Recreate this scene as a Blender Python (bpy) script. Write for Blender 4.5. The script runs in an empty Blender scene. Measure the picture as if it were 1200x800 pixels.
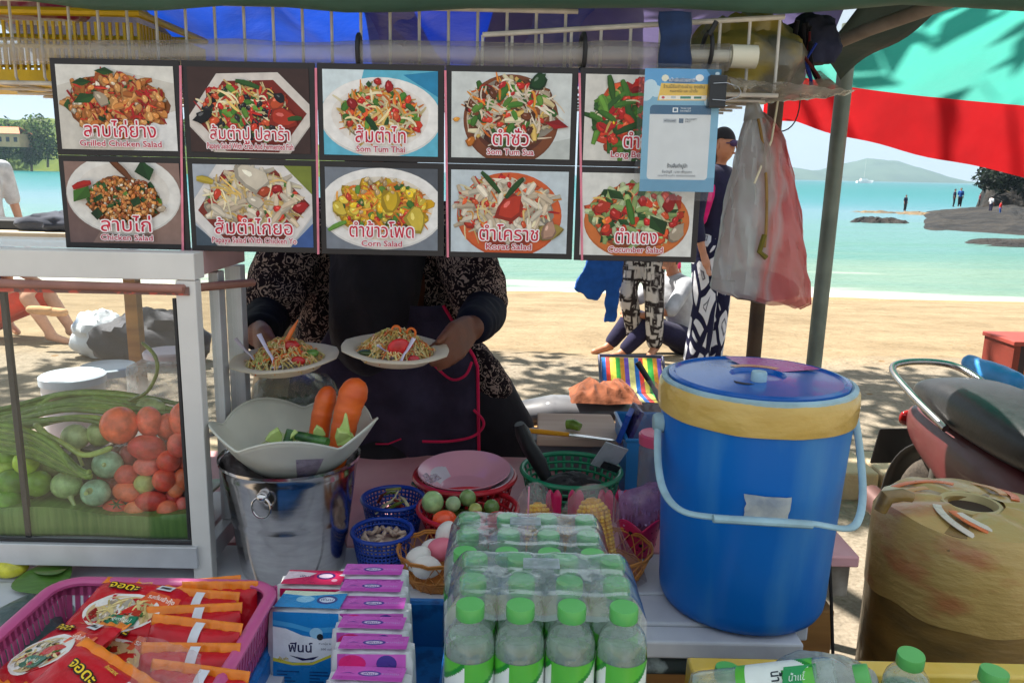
import bpy, math, random
from mathutils import Vector as V, Matrix, noise, Euler
R = math.radians; pi = math.pi
sc = bpy.context.scene
C = sc.collection
# ---------------------------------------------------------------- camera
CAM_H = 1.35; PITCH = R(11.72); ROLL = R(1.2); FPX = 950.0
_F = V((0, math.cos(PITCH), -math.sin(PITCH))); _R0 = V((1, 0, 0)); _U0 = V((0, math.sin(PITCH), math.cos(PITCH)))
_R = _R0*math.cos(ROLL) + _U0*math.sin(ROLL); _U = _U0*math.cos(ROLL) - _R0*math.sin(ROLL)
cam = bpy.data.cameras.new('camera'); cam_ob = bpy.data.objects.new('camera', cam); C.objects.link(cam_ob)
cam.sensor_width = 36; cam.lens = FPX/1200*36; cam.clip_start = .02; cam.clip_end = 30000
cam_ob.matrix_world = Matrix(((_R.x, _U.x, -_F.x, 0), (_R.y, _U.y, -_F.y, 0), (_R.z, _U.z, -_F.z, CAM_H), (0, 0, 0, 1)))
sc.camera = cam_ob
# ---------------------------------------------------------------- sky, sun, exposure
SUN_EL, SUN_AZ = 58, -64           # azimuth from +Y towards +X
w = bpy.data.worlds.new('World'); sc.world = w; w.use_nodes = True
nt = w.node_tree; bg = nt.nodes['Background']
sky = nt.nodes.new('ShaderNodeTexSky'); sky.sky_type = 'NISHITA'; sky.sun_disc = False
sky.sun_elevation = R(SUN_EL); sky.sun_rotation = R(SUN_AZ); sky.air_density = 1.0; sky.dust_density = .2; sky.ozone_density = 1.0
bw = nt.nodes.new('ShaderNodeRGBToBW'); pw_ = nt.nodes.new('ShaderNodeMath'); pw_.operation = 'POWER'; pw_.inputs[1].default_value = -.2     # sky levels reshaped: horizon dimmed, zenith raised to lift the shade
tn = nt.nodes.new('ShaderNodeMix'); tn.data_type = 'RGBA'; tn.blend_type = 'MULTIPLY'; tn.inputs[0].default_value = 1; tn.inputs[6].default_value = (.85, .96, 1.05, 1)
nt.links.new(sky.outputs[0], bw.inputs[0]); nt.links.new(bw.outputs[0], pw_.inputs[0]); nt.links.new(pw_.outputs[0], tn.inputs[7]); nt.links.new(tn.outputs[2], bg.inputs[0]); bg.inputs[1].default_value = .15
sun = bpy.data.lights.new('sun', 'SUN'); sun.energy = 2.0; sun.angle = R(.55); sun.color = (1, .95, .86)
sun_ob = bpy.data.objects.new('sun', sun); C.objects.link(sun_ob)
_sd = V((math.sin(R(SUN_AZ))*math.cos(R(SUN_EL)), math.cos(R(SUN_AZ))*math.cos(R(SUN_EL)), math.sin(R(SUN_EL))))
sun_ob.rotation_euler = _sd.to_track_quat('Z', 'Y').to_euler(); sun_ob.location = (0, 0, 20)
sc.view_settings.view_transform = 'Standard'; sc.view_settings.look = 'None'; sc.view_settings.gamma = 1
sc.view_settings.use_curve_mapping = False
sc.view_settings.exposure = 2.85
sc.render.engine = 'CYCLES'
cy = sc.cycles; cy.max_bounces = 10; cy.diffuse_bounces = 4; cy.glossy_bounces = 4; cy.transmission_bounces = 8
cy.transparent_max_bounces = 40; cy.caustics_reflective = False; cy.caustics_refractive = False; cy.use_denoising = True
cy.sample_clamp_indirect = 4
rnd = random.Random(7)
# ---------------------------------------------------------------- design-time surveying: where a sight line meets a depth or a height
def _ray(x, y):
    return _F + _R*((x-600)/FPX) - _U*((y-400)/FPX)
def P(x, y, Y):
    d = _ray(x, y); return V((0, 0, CAM_H)) + d*(Y/d.y)
def PZ(x, y, z):
    d = _ray(x, y); return V((0, 0, CAM_H)) + d*((z-CAM_H)/d.z)
def S(r, g, b):
    f = lambda c: (c/255/12.92) if c/255 <= .04045 else ((c/255+.055)/1.055)**2.4
    return (f(r), f(g), f(b))
# ---------------------------------------------------------------- mesh helper
class MB:
    def __init__(s): s.v = []; s.f = []; s.c = []; s.col = (1, 1, 1)
    def add(s, vs, fs, col=None):
        o = len(s.v); s.v += [V(p) for p in vs]
        col = col or s.col
        for f in fs: s.f.append([i+o for i in f]); s.c.append(col)
        return s
    def box(s, c, d, col=None, rot=None):
        c = V(c); M = rot if rot is not None else Matrix.Identity(3)
        if not isinstance(M, Matrix): M = Euler(M).to_matrix()
        vs = [c + M @ V((x*d[0]/2, y*d[1]/2, z*d[2]/2)) for x in (-1, 1) for y in (-1, 1) for z in (-1, 1)]
        return s.add(vs, [(0, 1, 3, 2), (4, 6, 7, 5), (0, 4, 5, 1), (2, 3, 7, 6), (0, 2, 6, 4), (1, 5, 7, 3)], col)
    def tube(s, pts, r, n=8, col=None, closed=False, cap=True, flat=1.0):
        pts = [V(p) for p in pts]; m = len(pts); vs = []
        up = None
        for i, p in enumerate(pts):
            if closed: t = pts[(i+1) % m]-pts[i-1]
            else: t = pts[min(i+1, m-1)]-pts[max(i-1, 0)]
            if t.length < 1e-9: t = V((0, 0, 1))
            t.normalize()
            if up is None:
                up = V((0, 0, 1)) if abs(t.z) < .9 else V((1, 0, 0))
            a = up - t*up.dot(t)
            if a.length < 1e-6: a = V((1, 0, 0)) - t*t.x
            a.normalize(); b = t.cross(a); up = a
            rr = r[i] if isinstance(r, (list, tuple)) else r
            for k in range(n):
                g = 2*pi*k/n; vs.append(p + a*(math.cos(g)*rr*flat) + b*(math.sin(g)*rr))
        fs = []
        for i in range(m if closed else m-1):
            j = (i+1) % m
            for k in range(n):
                l = (k+1) % n; fs.append((i*n+k, i*n+l, j*n+l, j*n+k))
        if cap and not closed: fs += [tuple(range(n))[::-1], tuple((m-1)*n+k for k in range(n))]
        return s.add(vs, fs, col)
    def lathe(s, prof, n=32, c=(0, 0, 0), M=None, col=None, cap0=False, cap1=False, cols=None, a0=0, a1=2*pi):
        c = V(c); full = abs(a1-a0-2*pi) < 1e-6; N = n if full else n+1
        vs = []
        for (r, z) in prof:
            for k in range(N):
                g = a0+(a1-a0)*k/n; p = V((r*math.cos(g), r*math.sin(g), z)); vs.append(c + (M @ p if M is not None else p))
        o = len(s.v); s.v += vs; m = len(prof)
        for i in range(m-1):
            cc = (cols[i] if cols else col) or s.col
            for k in range(n):
                l = (k+1) % N
                s.f.append([o+i*N+k, o+i*N+l, o+(i+1)*N+l, o+(i+1)*N+k]); s.c.append(cc)
        if cap0: s.f.append([o+k for k in range(N)][::-1]); s.c.append(col or s.col)
        if cap1: s.f.append([o+(m-1)*N+k for k in range(N)]); s.c.append(col or s.col)
        return s
    def ell(s, c, r, nu=16, nv=10, col=None, M=None, fn=None):
        c = V(c); r = (r, r, r) if not isinstance(r, (tuple, list)) else r
        vs = []; 
        for j in range(nv+1):
            t = pi*j/nv
            for k in range(nu):
                g = 2*pi*k/nu; p = V((math.sin(t)*math.cos(g)*r[0], math.sin(t)*math.sin(g)*r[1], math.cos(t)*r[2]))
                if fn: p = fn(p)
                vs.append(c + (M @ p if M is not None else p))
        fs = []
        for j in range(nv):
            for k in range(nu):
                l = (k+1) % nu
                q = (j*nu+k, (j+1)*nu+k, (j+1)*nu+l, j*nu+l)
                if j == 0: q = (q[0], q[1], q[2])
                elif j == nv-1: q = (q[0], q[1], q[3])
                fs.append(q)
        return s.add(vs, fs, col)
    def grid(s, fn, nu, nv, col=None, colfn=None, wrap=False):
        vs = [fn(i/nu, j/nv) for j in range(nv+1) for i in range(nu+1)]
        o = len(s.v); s.v += [V(p) for p in vs]
        for j in range(nv):
            for i in range(nu):
                a = o+j*(nu+1)+i; s.f.append([a, a+1, a+nu+2, a+nu+1])
                s.c.append(colfn((i+.5)/nu, (j+.5)/nv) if colfn else (col or s.col))
        return s
    def poly(s, pts, col=None): return s.add(pts, [tuple(range(len(pts)))], col)
    def prism(s, pts, d, col=None):
        d = V(d); n = len(pts); pts = [V(p) for p in pts]
        return s.add(pts+[p+d for p in pts], [tuple(range(n))[::-1], tuple(range(n, 2*n))]+[(i, (i+1) % n, n+(i+1) % n, n+i) for i in range(n)], col)
    def jitter(s, a, sc_=20):
        for p in s.v:
            q = noise.noise_vector(p*sc_); p += q*a
        return s
    def xf(s, M):
        s.v = [M @ p for p in s.v]; return s
    def build(s, name, mat, parent=None, smooth=True, bevel=0, subd=0, solid=0, local=False, bseg=2, merge=False):
        me = bpy.data.meshes.new(name)
        off = V((0, 0, 0))
        if parent is not None and not local:
            q = parent
            while q is not None: off += q.location; q = q.parent
        elif parent is None and not local and s.v:
            xs = [p.x for p in s.v]; ys = [p.y for p in s.v]; zs = [p.z for p in s.v]
            off = V(((min(xs)+max(xs))/2, (min(ys)+max(ys))/2, min(zs)))
        me.from_pydata([tuple(p-off) for p in s.v], [], s.f)
        me.polygons.foreach_set('use_smooth', [smooth]*len(me.polygons))
        if any(c != (1, 1, 1) for c in s.c):
            at = me.color_attributes.new('Col', 'FLOAT_COLOR', 'CORNER')
            buf = []
            for f, c in zip(s.f, s.c): buf += [c[0], c[1], c[2], 1.0]*len(f)
            at.data.foreach_set('color', buf)
        me.materials.append(mat)
        o = bpy.data.objects.new(name, me); C.objects.link(o)
        if parent is not None: o.parent = parent
        elif not local: o.location = off
        if solid: md = o.modifiers.new('s', 'SOLIDIFY'); md.thickness = solid; md.offset = 0
        if bevel: md = o.modifiers.new('b', 'BEVEL'); md.width = bevel; md.segments = bseg; md.limit_method = 'ANGLE'; md.angle_limit = R(35)
        if subd: md = o.modifiers.new('d', 'SUBSURF'); md.levels = subd; md.render_levels = subd
        if smooth and not subd:
            try: me.set_sharp_from_angle(angle=R(42))
            except Exception: pass
        return o
def tag(o, label=None, cat=None, group=None, kind=None):
    if label: o['label'] = label
    if cat: o['category'] = cat
    if group: o['group'] = group
    if kind: o['kind'] = kind
    return o
def thing(name, label, cat, loc=(0, 0, 0), rz=0, group=None):
    o = bpy.data.objects.new(name, None); C.objects.link(o); o.empty_display_size = .05
    o.location = loc; o.rotation_euler = (0, 0, rz); return tag(o, label, cat, group)
def kids(o): return [c for c in bpy.data.objects if c.parent == o]
def copy_tree(o, parent=None):
    c = o.copy(); C.objects.link(c)
    if parent is not None: c.parent = parent
    for ch in kids(o): copy_tree(ch, c)
    return c
_tc = {}
def text_mb(mb, body, size, origin, ux, uy, col, width=None, grow=0, bold=0, align='CENTER', lift=None):
    """append lettering to mb: origin = centre of the baseline, ux / uy = writing and up directions"""
    if (body, bold) not in _tc:
        c = bpy.data.curves.new('lettering', 'FONT'); c.body = body; c.size = 1; c.resolution_u = 2; c.offset = bold
        o = bpy.data.objects.new('lettering', c); C.objects.link(o)
        me = bpy.data.meshes.new_from_object(o.evaluated_get(bpy.context.evaluated_depsgraph_get()))
        _tc[(body, bold)] = ([v.co.copy() for v in me.vertices], [list(p.vertices) for p in me.polygons])
        bpy.data.objects.remove(o); bpy.data.curves.remove(c); bpy.data.meshes.remove(me)
    vs, fs = _tc[(body, bold)]
    x0 = min(v.x for v in vs); x1 = max(v.x for v in vs)
    sx = size if width is None else width/(x1-x0)
    cx = (x0+x1)/2 if align == 'CENTER' else x0
    ux = V(ux).normalized(); uy = V(uy).normalized(); nn = ux.cross(uy)
    lift = nn*0 if lift is None else nn*lift
    offs = [(0, 0)] if not grow else [(grow*math.cos(2*pi*k/10), grow*math.sin(2*pi*k/10)) for k in range(10)]
    for i, (dx, dy) in enumerate(offs):
        mb.add([V(origin)+ux*((v.x-cx)*sx+dx)+uy*(v.y*size+dy)+lift+nn*(i*4e-6+((j*7919) % 101)*3e-7) for j, v in enumerate(vs)], fs, col)
    return (x1-x0)*sx
# ---------------------------------------------------------------- skin helper: one continuous surface grown along a skeleton
def skin_mesh(name, joints, edges, mat, parent=None, root=None, subd=1, local=False, fn=None, mats=None):
    """joints: {name: (co, radius or (rx, ry))}"""
    names = list(joints); idx = {n: i for i, n in enumerate(names)}
    me = bpy.data.meshes.new(name); me.from_pydata([tuple(joints[n][0]) for n in names], [(idx[a], idx[b]) for a, b in edges], [])
    o = bpy.data.objects.new(name, me); C.objects.link(o)
    o.modifiers.new('k', 'SKIN')
    for n in names:
        d = me.skin_vertices[0].data[idx[n]]; r = joints[n][1]
        d.radius = (r, r) if not isinstance(r, (tuple, list)) else r
        d.use_root = (n == (root or names[0]))
    md = o.modifiers.new('d', 'SUBSURF'); md.levels = subd; md.render_levels = subd
    ev = bpy.data.meshes.new_from_object(o.evaluated_get(bpy.context.evaluated_depsgraph_get()))
    bpy.data.objects.remove(o); bpy.data.meshes.remove(me)
    mb = MB(); mb.v = [v.co.copy() for v in ev.vertices]; mb.f = [list(p.vertices) for p in ev.polygons]; mb.c = [(1, 1, 1)]*len(mb.f)
    bpy.data.meshes.remove(ev)
    if fn: mb.v = [fn(p) for p in mb.v]
    return mb if mat is None else mb.build(name, mat, parent, local=local)
def fuse(mb, voxel, it=6, fac=.5):
    """weld overlapping limbs and masses into one continuous skin"""
    me = bpy.data.meshes.new('fuse'); me.from_pydata([tuple(p) for p in mb.v], [], mb.f); o = bpy.data.objects.new('fuse', me); C.objects.link(o)
    r = o.modifiers.new('r', 'REMESH'); r.mode = 'VOXEL'; r.voxel_size = voxel; r.use_smooth_shade = True
    sm = o.modifiers.new('s', 'SMOOTH'); sm.iterations = it; sm.factor = fac
    ev = bpy.data.meshes.new_from_object(o.evaluated_get(bpy.context.evaluated_depsgraph_get())); bpy.data.objects.remove(o); bpy.data.meshes.remove(me)
    q = MB(); q.v = [v.co.copy() for v in ev.vertices]; q.f = [list(p.vertices) for p in ev.polygons]; q.c = [(1, 1, 1)]*len(q.f); bpy.data.meshes.remove(ev); return q
def limb(mb, pts, rs, n=14):
    """tapered limb with round ends through the given joints"""
    pts = [V(p) for p in pts]; out = []; rr = []
    for i in range(len(pts)-1):
        k = 5
        for j in range(k): out.append(pts[i].lerp(pts[i+1], j/k)); rr.append(rs[i]+(rs[i+1]-rs[i])*j/k)
    out.append(pts[-1]); rr.append(rs[-1]); mb.tube(out, rr, n)
    for p, r in zip(pts, rs): mb.ell(p, r*.99, 12, 8)
# ---------------------------------------------------------------- materials
def _new(name):
    m = bpy.data.materials.new(name); m.use_nodes = True; n = m.node_tree
    return m, n, n.nodes['Principled BSDF'], n.nodes['Material Output']
def pm(name, col=None, rough=.5, var=.12, scale=12, bump=0, bscale=None, metal=0, spec=.5, coat=0, vc=False, col2=None, trans=0, sss=0, detail=4, lo=.35, hi=.65, stretch=(1, 1, 1), sheen=0, rvar=.15, coords='Object'):
    m, n, b, out = _new(name); L = n.links.new
    tc = n.nodes.new('ShaderNodeTexCoord'); mp = n.nodes.new('ShaderNodeMapping'); mp.inputs['Scale'].default_value = stretch
    L(tc.outputs[coords], mp.inputs[0])
    nz = n.nodes.new('ShaderNodeTexNoise'); nz.inputs['Scale'].default_value = scale; nz.inputs['Detail'].default_value = detail; L(mp.outputs[0], nz.inputs[0])
    mr = n.nodes.new('ShaderNodeMapRange'); mr.inputs[1].default_value = lo; mr.inputs[2].default_value = hi; L(nz.outputs['Fac'], mr.inputs[0])
    if vc:
        a = n.nodes.new('ShaderNodeAttribute'); a.attribute_name = 'Col'
        src = a.outputs['Color']
        hs = n.nodes.new('ShaderNodeHueSaturation'); L(src, hs.inputs['Color'])
        mv = n.nodes.new('ShaderNodeMapRange'); mv.inputs[3].default_value = 1-var; mv.inputs[4].default_value = 1+var; L(mr.outputs[0], mv.inputs[0]); L(mv.outputs[0], hs.inputs['Value'])
        res = hs.outputs[0]
    else:
        mx = n.nodes.new('ShaderNodeMix'); mx.data_type = 'RGBA'; L(mr.outputs[0], mx.inputs[0])
        c2 = col2 if col2 else tuple(min(1, c*(1+var)) for c in col); c1 = col if col2 else tuple(c*(1-var) for c in col)
        mx.inputs[6].default_value = (*c1, 1); mx.inputs[7].default_value = (*c2, 1); res = mx.outputs[2]
    L(res, b.inputs['Base Color'])
    b.inputs['Metallic'].default_value = metal; b.inputs['Specular IOR Level'].default_value = spec; b.inputs['Coat Weight'].default_value = coat
    if sheen: b.inputs['Sheen Weight'].default_value = sheen
    if sss: b.inputs['Subsurface Weight'].default_value = sss; b.inputs['Subsurface Radius'].default_value = (.01, .005, .003); b.inputs['Subsurface Scale'].default_value = .5
    rr = n.nodes.new('ShaderNodeMapRange'); rr.inputs[3].default_value = max(0, rough-rvar*rough); rr.inputs[4].default_value = min(1, rough+rvar*rough)
    L(nz.outputs['Fac'], rr.inputs[0]); L(rr.outputs[0], b.inputs['Roughness'])
    if bump:
        n2 = n.nodes.new('ShaderNodeTexNoise'); n2.inputs['Scale'].default_value = bscale or scale*3; n2.inputs['Detail'].default_value = 5; L(mp.outputs[0], n2.inputs[0])
        bp = n.nodes.new('ShaderNodeBump'); bp.inputs['Strength'].default_value = 1; bp.inputs['Distance'].default_value = bump; L(n2.outputs['Fac'], bp.inputs['Height']); L(bp.outputs[0], b.inputs['Normal'])
    if trans:
        tr = n.nodes.new('ShaderNodeBsdfTranslucent'); L(res, tr.inputs[0])
        ms = n.nodes.new('ShaderNodeMixShader'); ms.inputs[0].default_value = trans; L(b.outputs[0], ms.inputs[1]); L(tr.outputs[0], ms.inputs[2]); L(ms.outputs[0], out.inputs[0])
    return m
def film(name, tint=(1, 1, 1), milk=.1, rough=.12, milkcol=(.8, .8, .8), bump=.002, bscale=40, refl=1.0, vc=False):
    """thin clear plastic: mostly see-through, sharp wrinkle reflections, a little milky scatter"""
    m, n, b, out = _new(name); L = n.links.new; n.nodes.remove(b)
    tc = n.nodes.new('ShaderNodeTexCoord')
    n2 = n.nodes.new('ShaderNodeTexNoise'); n2.inputs['Scale'].default_value = bscale; n2.inputs['Detail'].default_value = 3; L(tc.outputs['Object'], n2.inputs[0])
    bp = n.nodes.new('ShaderNodeBump'); bp.inputs['Distance'].default_value = bump; L(n2.outputs['Fac'], bp.inputs['Height'])
    t = n.nodes.new('ShaderNodeBsdfTransparent'); t.inputs[0].default_value = (*tint, 1)
    d = n.nodes.new('ShaderNodeBsdfDiffuse'); d.inputs[0].default_value = (*milkcol, 1)
    tl = n.nodes.new('ShaderNodeBsdfTranslucent'); tl.inputs[0].default_value = (*milkcol, 1)
    if vc:
        a = n.nodes.new('ShaderNodeAttribute'); a.attribute_name = 'Col'; L(a.outputs['Color'], d.inputs[0]); L(a.outputs['Color'], tl.inputs[0])
    md = n.nodes.new('ShaderNodeMixShader'); md.inputs[0].default_value = .5; L(d.outputs[0], md.inputs[1]); L(tl.outputs[0], md.inputs[2])
    mk = n.nodes.new('ShaderNodeMixShader'); L(t.outputs[0], mk.inputs[1]); L(md.outputs[0], mk.inputs[2])
    mr = n.nodes.new('ShaderNodeMapRange'); mr.inputs[1].default_value = .3; mr.inputs[2].default_value = .7; mr.inputs[3].default_value = milk*.5; mr.inputs[4].default_value = min(1, milk*1.5); L(n2.outputs['Fac'], mr.inputs[0]); L(mr.outputs[0], mk.inputs[0])
    g = n.nodes.new('ShaderNodeBsdfGlossy'); g.inputs['Roughness'].default_value = rough; L(bp.outputs[0], g.inputs['Normal'])
    fr = n.nodes.new('ShaderNodeLayerWeight'); L(bp.outputs[0], fr.inputs['Normal'])
    pw = n.nodes.new('ShaderNodeMath'); pw.operation = 'POWER'; pw.inputs[1].default_value = 4; L(fr.outputs['Facing'], pw.inputs[0])
    mu = n.nodes.new('ShaderNodeMath'); mu.operation = 'MULTIPLY_ADD'; mu.inputs[1].default_value = .5*refl; mu.inputs[2].default_value = .035*refl; L(pw.outputs[0], mu.inputs[0])
    mg = n.nodes.new('ShaderNodeMixShader'); L(mu.outputs[0], mg.inputs[0]); L(mk.outputs[0], mg.inputs[1]); L(g.outputs[0], mg.inputs[2])
    L(mg.outputs[0], out.inputs[0]); return m
def ramp_nodes(n, stops, interp='LINEAR'):
    r = n.nodes.new('ShaderNodeValToRGB'); e = r.color_ramp; e.interpolation = interp
    while len(e.elements) < len(stops): e.elements.new(.5)
    for el, (p, c) in zip(e.elements, stops): el.position = p; el.color = (*c, 1)
    return r
def wood(name, c1, c2, scale=30, rough=.6, stretch=(.06, 1, 1), bump=.0006):
    return pm(name, c1, rough, col2=c2, scale=scale, stretch=stretch, bump=bump, bscale=scale*2, detail=8, lo=.3, hi=.7)
VC = pm('painted plastic', vc=True, rough=.4, var=.08, scale=30)
VCM = pm('matte print', vc=True, rough=.55, var=.07, scale=60, spec=.3)
VCG = pm('glossy print', vc=True, rough=.28, var=.06, scale=40, spec=.35, bump=.0008, bscale=60)
VEG = pm('vegetable skin', vc=True, rough=.26, var=.26, scale=55, bump=.0007, bscale=70, spec=.5)
CLOTH = pm('cloth', vc=True, rough=.9, var=.15, scale=30, bump=.002, bscale=25, spec=.1, sheen=.15)
def SHD(f): return f
# ================================================================ SETTING
def ground_z(x, y):
    z = 0.0
    if y > 6: z -= (y-6)*.1135
    if y > 24: z -= (y-24)*.02
    z = max(z, -5)
    if 2 < y < 40: z += .035*noise.noise(V((x*.5, y*.5, 3))) * min(1, (y-2)/2)
    if 3.6 < y < 30: z += .018*noise.noise(V((x*2.1, y*2.1, 7)))
    return z
def mat_sand():
    m, n, b, out = _new('beach sand'); L = n.links.new
    tc = n.nodes.new('ShaderNodeTexCoord')
    n1 = n.nodes.new('ShaderNodeTexNoise'); n1.inputs['Scale'].default_value = .9; n1.inputs['Detail'].default_value = 8; n1.inputs['Roughness'].default_value = .65; L(tc.outputs['Object'], n1.inputs[0])
    n2 = n.nodes.new('ShaderNodeTexNoise'); n2.inputs['Scale'].default_value = 60; n2.inputs['Detail'].default_value = 6; L(tc.outputs['Object'], n2.inputs[0])
    n3 = n.nodes.new('ShaderNodeTexNoise'); n3.inputs['Scale'].default_value = 5; n3.inputs['Detail'].default_value = 3; L(tc.outputs['Object'], n3.inputs[0])
    r1 = ramp_nodes(n, [(.3, S(118, 102, 79)), (.6, S(144, 127, 102))]); L(n1.outputs['Fac'], r1.inputs[0])
    r2 = ramp_nodes(n, [(.3, (.72, .7, .66)), (.65, (1.06, 1.05, 1.04))]); L(n2.outputs['Fac'], r2.inputs[0])
    mx = n.nodes.new('ShaderNodeMix'); mx.data_type = 'RGBA'; mx.blend_type = 'MULTIPLY'; mx.inputs[0].default_value = 1; L(r1.outputs[0], mx.inputs[6]); L(r2.outputs[0], mx.inputs[7])
    # packed grey cement-like ground close to the stalls, loose sand toward the water, wet sand at the edge
    sx = n.nodes.new('ShaderNodeSeparateXYZ'); L(tc.outputs['Object'], sx.inputs[0])
    ad = n.nodes.new('ShaderNodeMath'); ad.operation = 'MULTIPLY_ADD'; ad.inputs[1].default_value = 1.6; L(n1.outputs['Fac'], ad.inputs[0]); L(sx.outputs['Y'], ad.inputs[2])
    r3 = n.nodes.new('ShaderNodeMapRange'); r3.inputs[1].default_value = 6.4; r3.inputs[2].default_value = 7.2; L(ad.outputs[0], r3.inputs[0])
    gy = n.nodes.new('ShaderNodeMix'); gy.data_type = 'RGBA'; L(r3.outputs[0], gy.inputs[0]); L(mx.outputs[2], gy.inputs[7])
    gc = n.nodes.new('ShaderNodeMix'); gc.data_type = 'RGBA'; gc.blend_type = 'MULTIPLY'; gc.inputs[0].default_value = 1; gc.inputs[6].default_value = (*S(136, 126, 112), 1); L(r2.outputs[0], gc.inputs[7]); L(gc.outputs[2], gy.inputs[6])
    r4 = n.nodes.new('ShaderNodeMapRange'); r4.inputs[1].default_value = 20.6; r4.inputs[2].default_value = 22.4; L(ad.outputs[0], r4.inputs[0])
    wt = n.nodes.new('ShaderNodeMix'); wt.data_type = 'RGBA'; L(r4.outputs[0], wt.inputs[0]); L(gy.outputs[2], wt.inputs[6]); wt.inputs[7].default_value = (*S(150, 120, 88), 1)
    # scattered bits of leaf and shell
    vo = n.nodes.new('ShaderNodeTexVoronoi'); vo.inputs['Scale'].default_value = 3.4; L(tc.outputs['Object'], vo.inputs[0])
    lt = n.nodes.new('ShaderNodeMath'); lt.operation = 'LESS_THAN'; lt.inputs[1].default_value = .085; L(vo.outputs['Distance'], lt.inputs[0])
    li = n.nodes.new('ShaderNodeMix'); li.data_type = 'RGBA'; L(lt.outputs[0], li.inputs[0]); L(wt.outputs[2], li.inputs[6]); li.inputs[7].default_value = (*S(120, 92, 60), 1)
    L(li.outputs[2], b.inputs['Base Color']); b.inputs['Roughness'].default_value = .95; b.inputs['Specular IOR Level'].default_value = .15
    bp = n.nodes.new('ShaderNodeBump'); bp.inputs['Distance'].default_value = .09; bp.inputs['Strength'].default_value = .8; L(n3.outputs['Fac'], bp.inputs['Height'])
    b2 = n.nodes.new('ShaderNodeBump'); b2.inputs['Distance'].default_value = .004; L(n2.outputs['Fac'], b2.inputs['Height']); L(bp.outputs[0], b2.inputs['Normal']); L(b2.outputs[0], b.inputs['Normal'])
    return m
def ss(i, n, a, b, p): t = i/n; return a+(b-a)*(abs(2*t-1)**p*(1 if t > .5 else -1)+1)/2
g = MB()
def _gf(u, v):
    x = ss(u*100, 100, -420, 420, 3.2); y = -6 + 400*(v**3.2)
    return (x, y, ground_z(x, y))
g.grid(_gf, 160, 200)
ground = g.build('sand_ground', mat_sand(), local=True); tag(ground, kind='structure')
def mat_sea():
    m, n, b, out = _new('sea water'); L = n.links.new
    tc = n.nodes.new('ShaderNodeTexCoord'); sx = n.nodes.new('ShaderNodeSeparateXYZ'); L(tc.outputs['Object'], sx.inputs[0])
    lg = n.nodes.new('ShaderNodeMath'); lg.operation = 'LOGARITHM'; lg.inputs[1].default_value = 10; L(sx.outputs['Y'], lg.inputs[0])
    mp = n.nodes.new('ShaderNodeMapping'); mp.inputs['Scale'].default_value = (.05, .32, 1); L(tc.outputs['Object'], mp.inputs[0])
    nz = n.nodes.new('ShaderNodeTexNoise'); nz.inputs['Scale'].default_value = 1; nz.inputs['Detail'].default_value = 5; L(mp.outputs[0], nz.inputs[0])
    ma = n.nodes.new('ShaderNodeMath'); ma.operation = 'MULTIPLY_ADD'; ma.inputs[1].default_value = .4; ma.inputs[2].default_value = -.2; L(nz.outputs['Fac'], ma.inputs[0])
    ad = n.nodes.new('ShaderNodeMath'); ad.operation = 'ADD'; L(lg.outputs[0], ad.inputs[0]); L(ma.outputs[0], ad.inputs[1])
    mr = n.nodes.new('ShaderNodeMapRange'); mr.inputs[1].default_value = 1.27; mr.inputs[2].default_value = 3.2; L(ad.outputs[0], mr.inputs[0])
    rp = ramp_nodes(n, [(0, S(196, 196, 184)), (.035, S(180, 184, 172)), (.055, S(108, 132, 116)), (.16, S(78, 120, 112)), (.25, S(84, 122, 122)), (.33, S(86, 120, 132)), (.42, S(48, 110, 118)), (.55, S(12, 102, 104)), (1, S(8, 88, 94))])
    L(mr.outputs[0], rp.inputs[0]); L(rp.outputs[0], b.inputs['Base Color'])
    b.inputs['Roughness'].default_value = .3; b.inputs['Specular IOR Level'].default_value = .1
    m2 = n.nodes.new('ShaderNodeMapping'); m2.inputs['Scale'].default_value = (.5, 1.6, 1); L(tc.outputs['Object'], m2.inputs[0])
    w1 = n.nodes.new('ShaderNodeTexNoise'); w1.inputs['Scale'].default_value = 1.4; w1.inputs['Detail'].default_value = 6; w1.inputs['Roughness'].default_value = .6; L(m2.outputs[0], w1.inputs[0])
    bp = n.nodes.new('ShaderNodeBump'); bp.inputs['Distance'].default_value = .5; bp.inputs['Strength'].default_value = .7; L(w1.outputs['Fac'], bp.inputs['Height']); L(bp.outputs[0], b.inputs['Normal'])
    return m
SEA = -1.85
g = MB()
g.grid(lambda u, v: (ss(u*100, 100, -6600, 6600, 3), 12+4560*v**4, SEA+(0.03*noise.noise(V((u*900, v*90, 1))) if v < .35 else 0)), 60, 120)
tag(g.build('sea_water', mat_sea(), local=True), kind='structure')
# kerb and low concrete step behind the stalls
KERB = pm('worn concrete', S(172, 154, 126), .9, .2, 4, bump=.004, bscale=50)
k = MB()
for i in range(7): k.box((-5.4+i*2.0, 3.45, .055), (1.985, .3, .13))
tag(k.build('kerb', KERB, smooth=False, bevel=.012, local=True), kind='structure')
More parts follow.
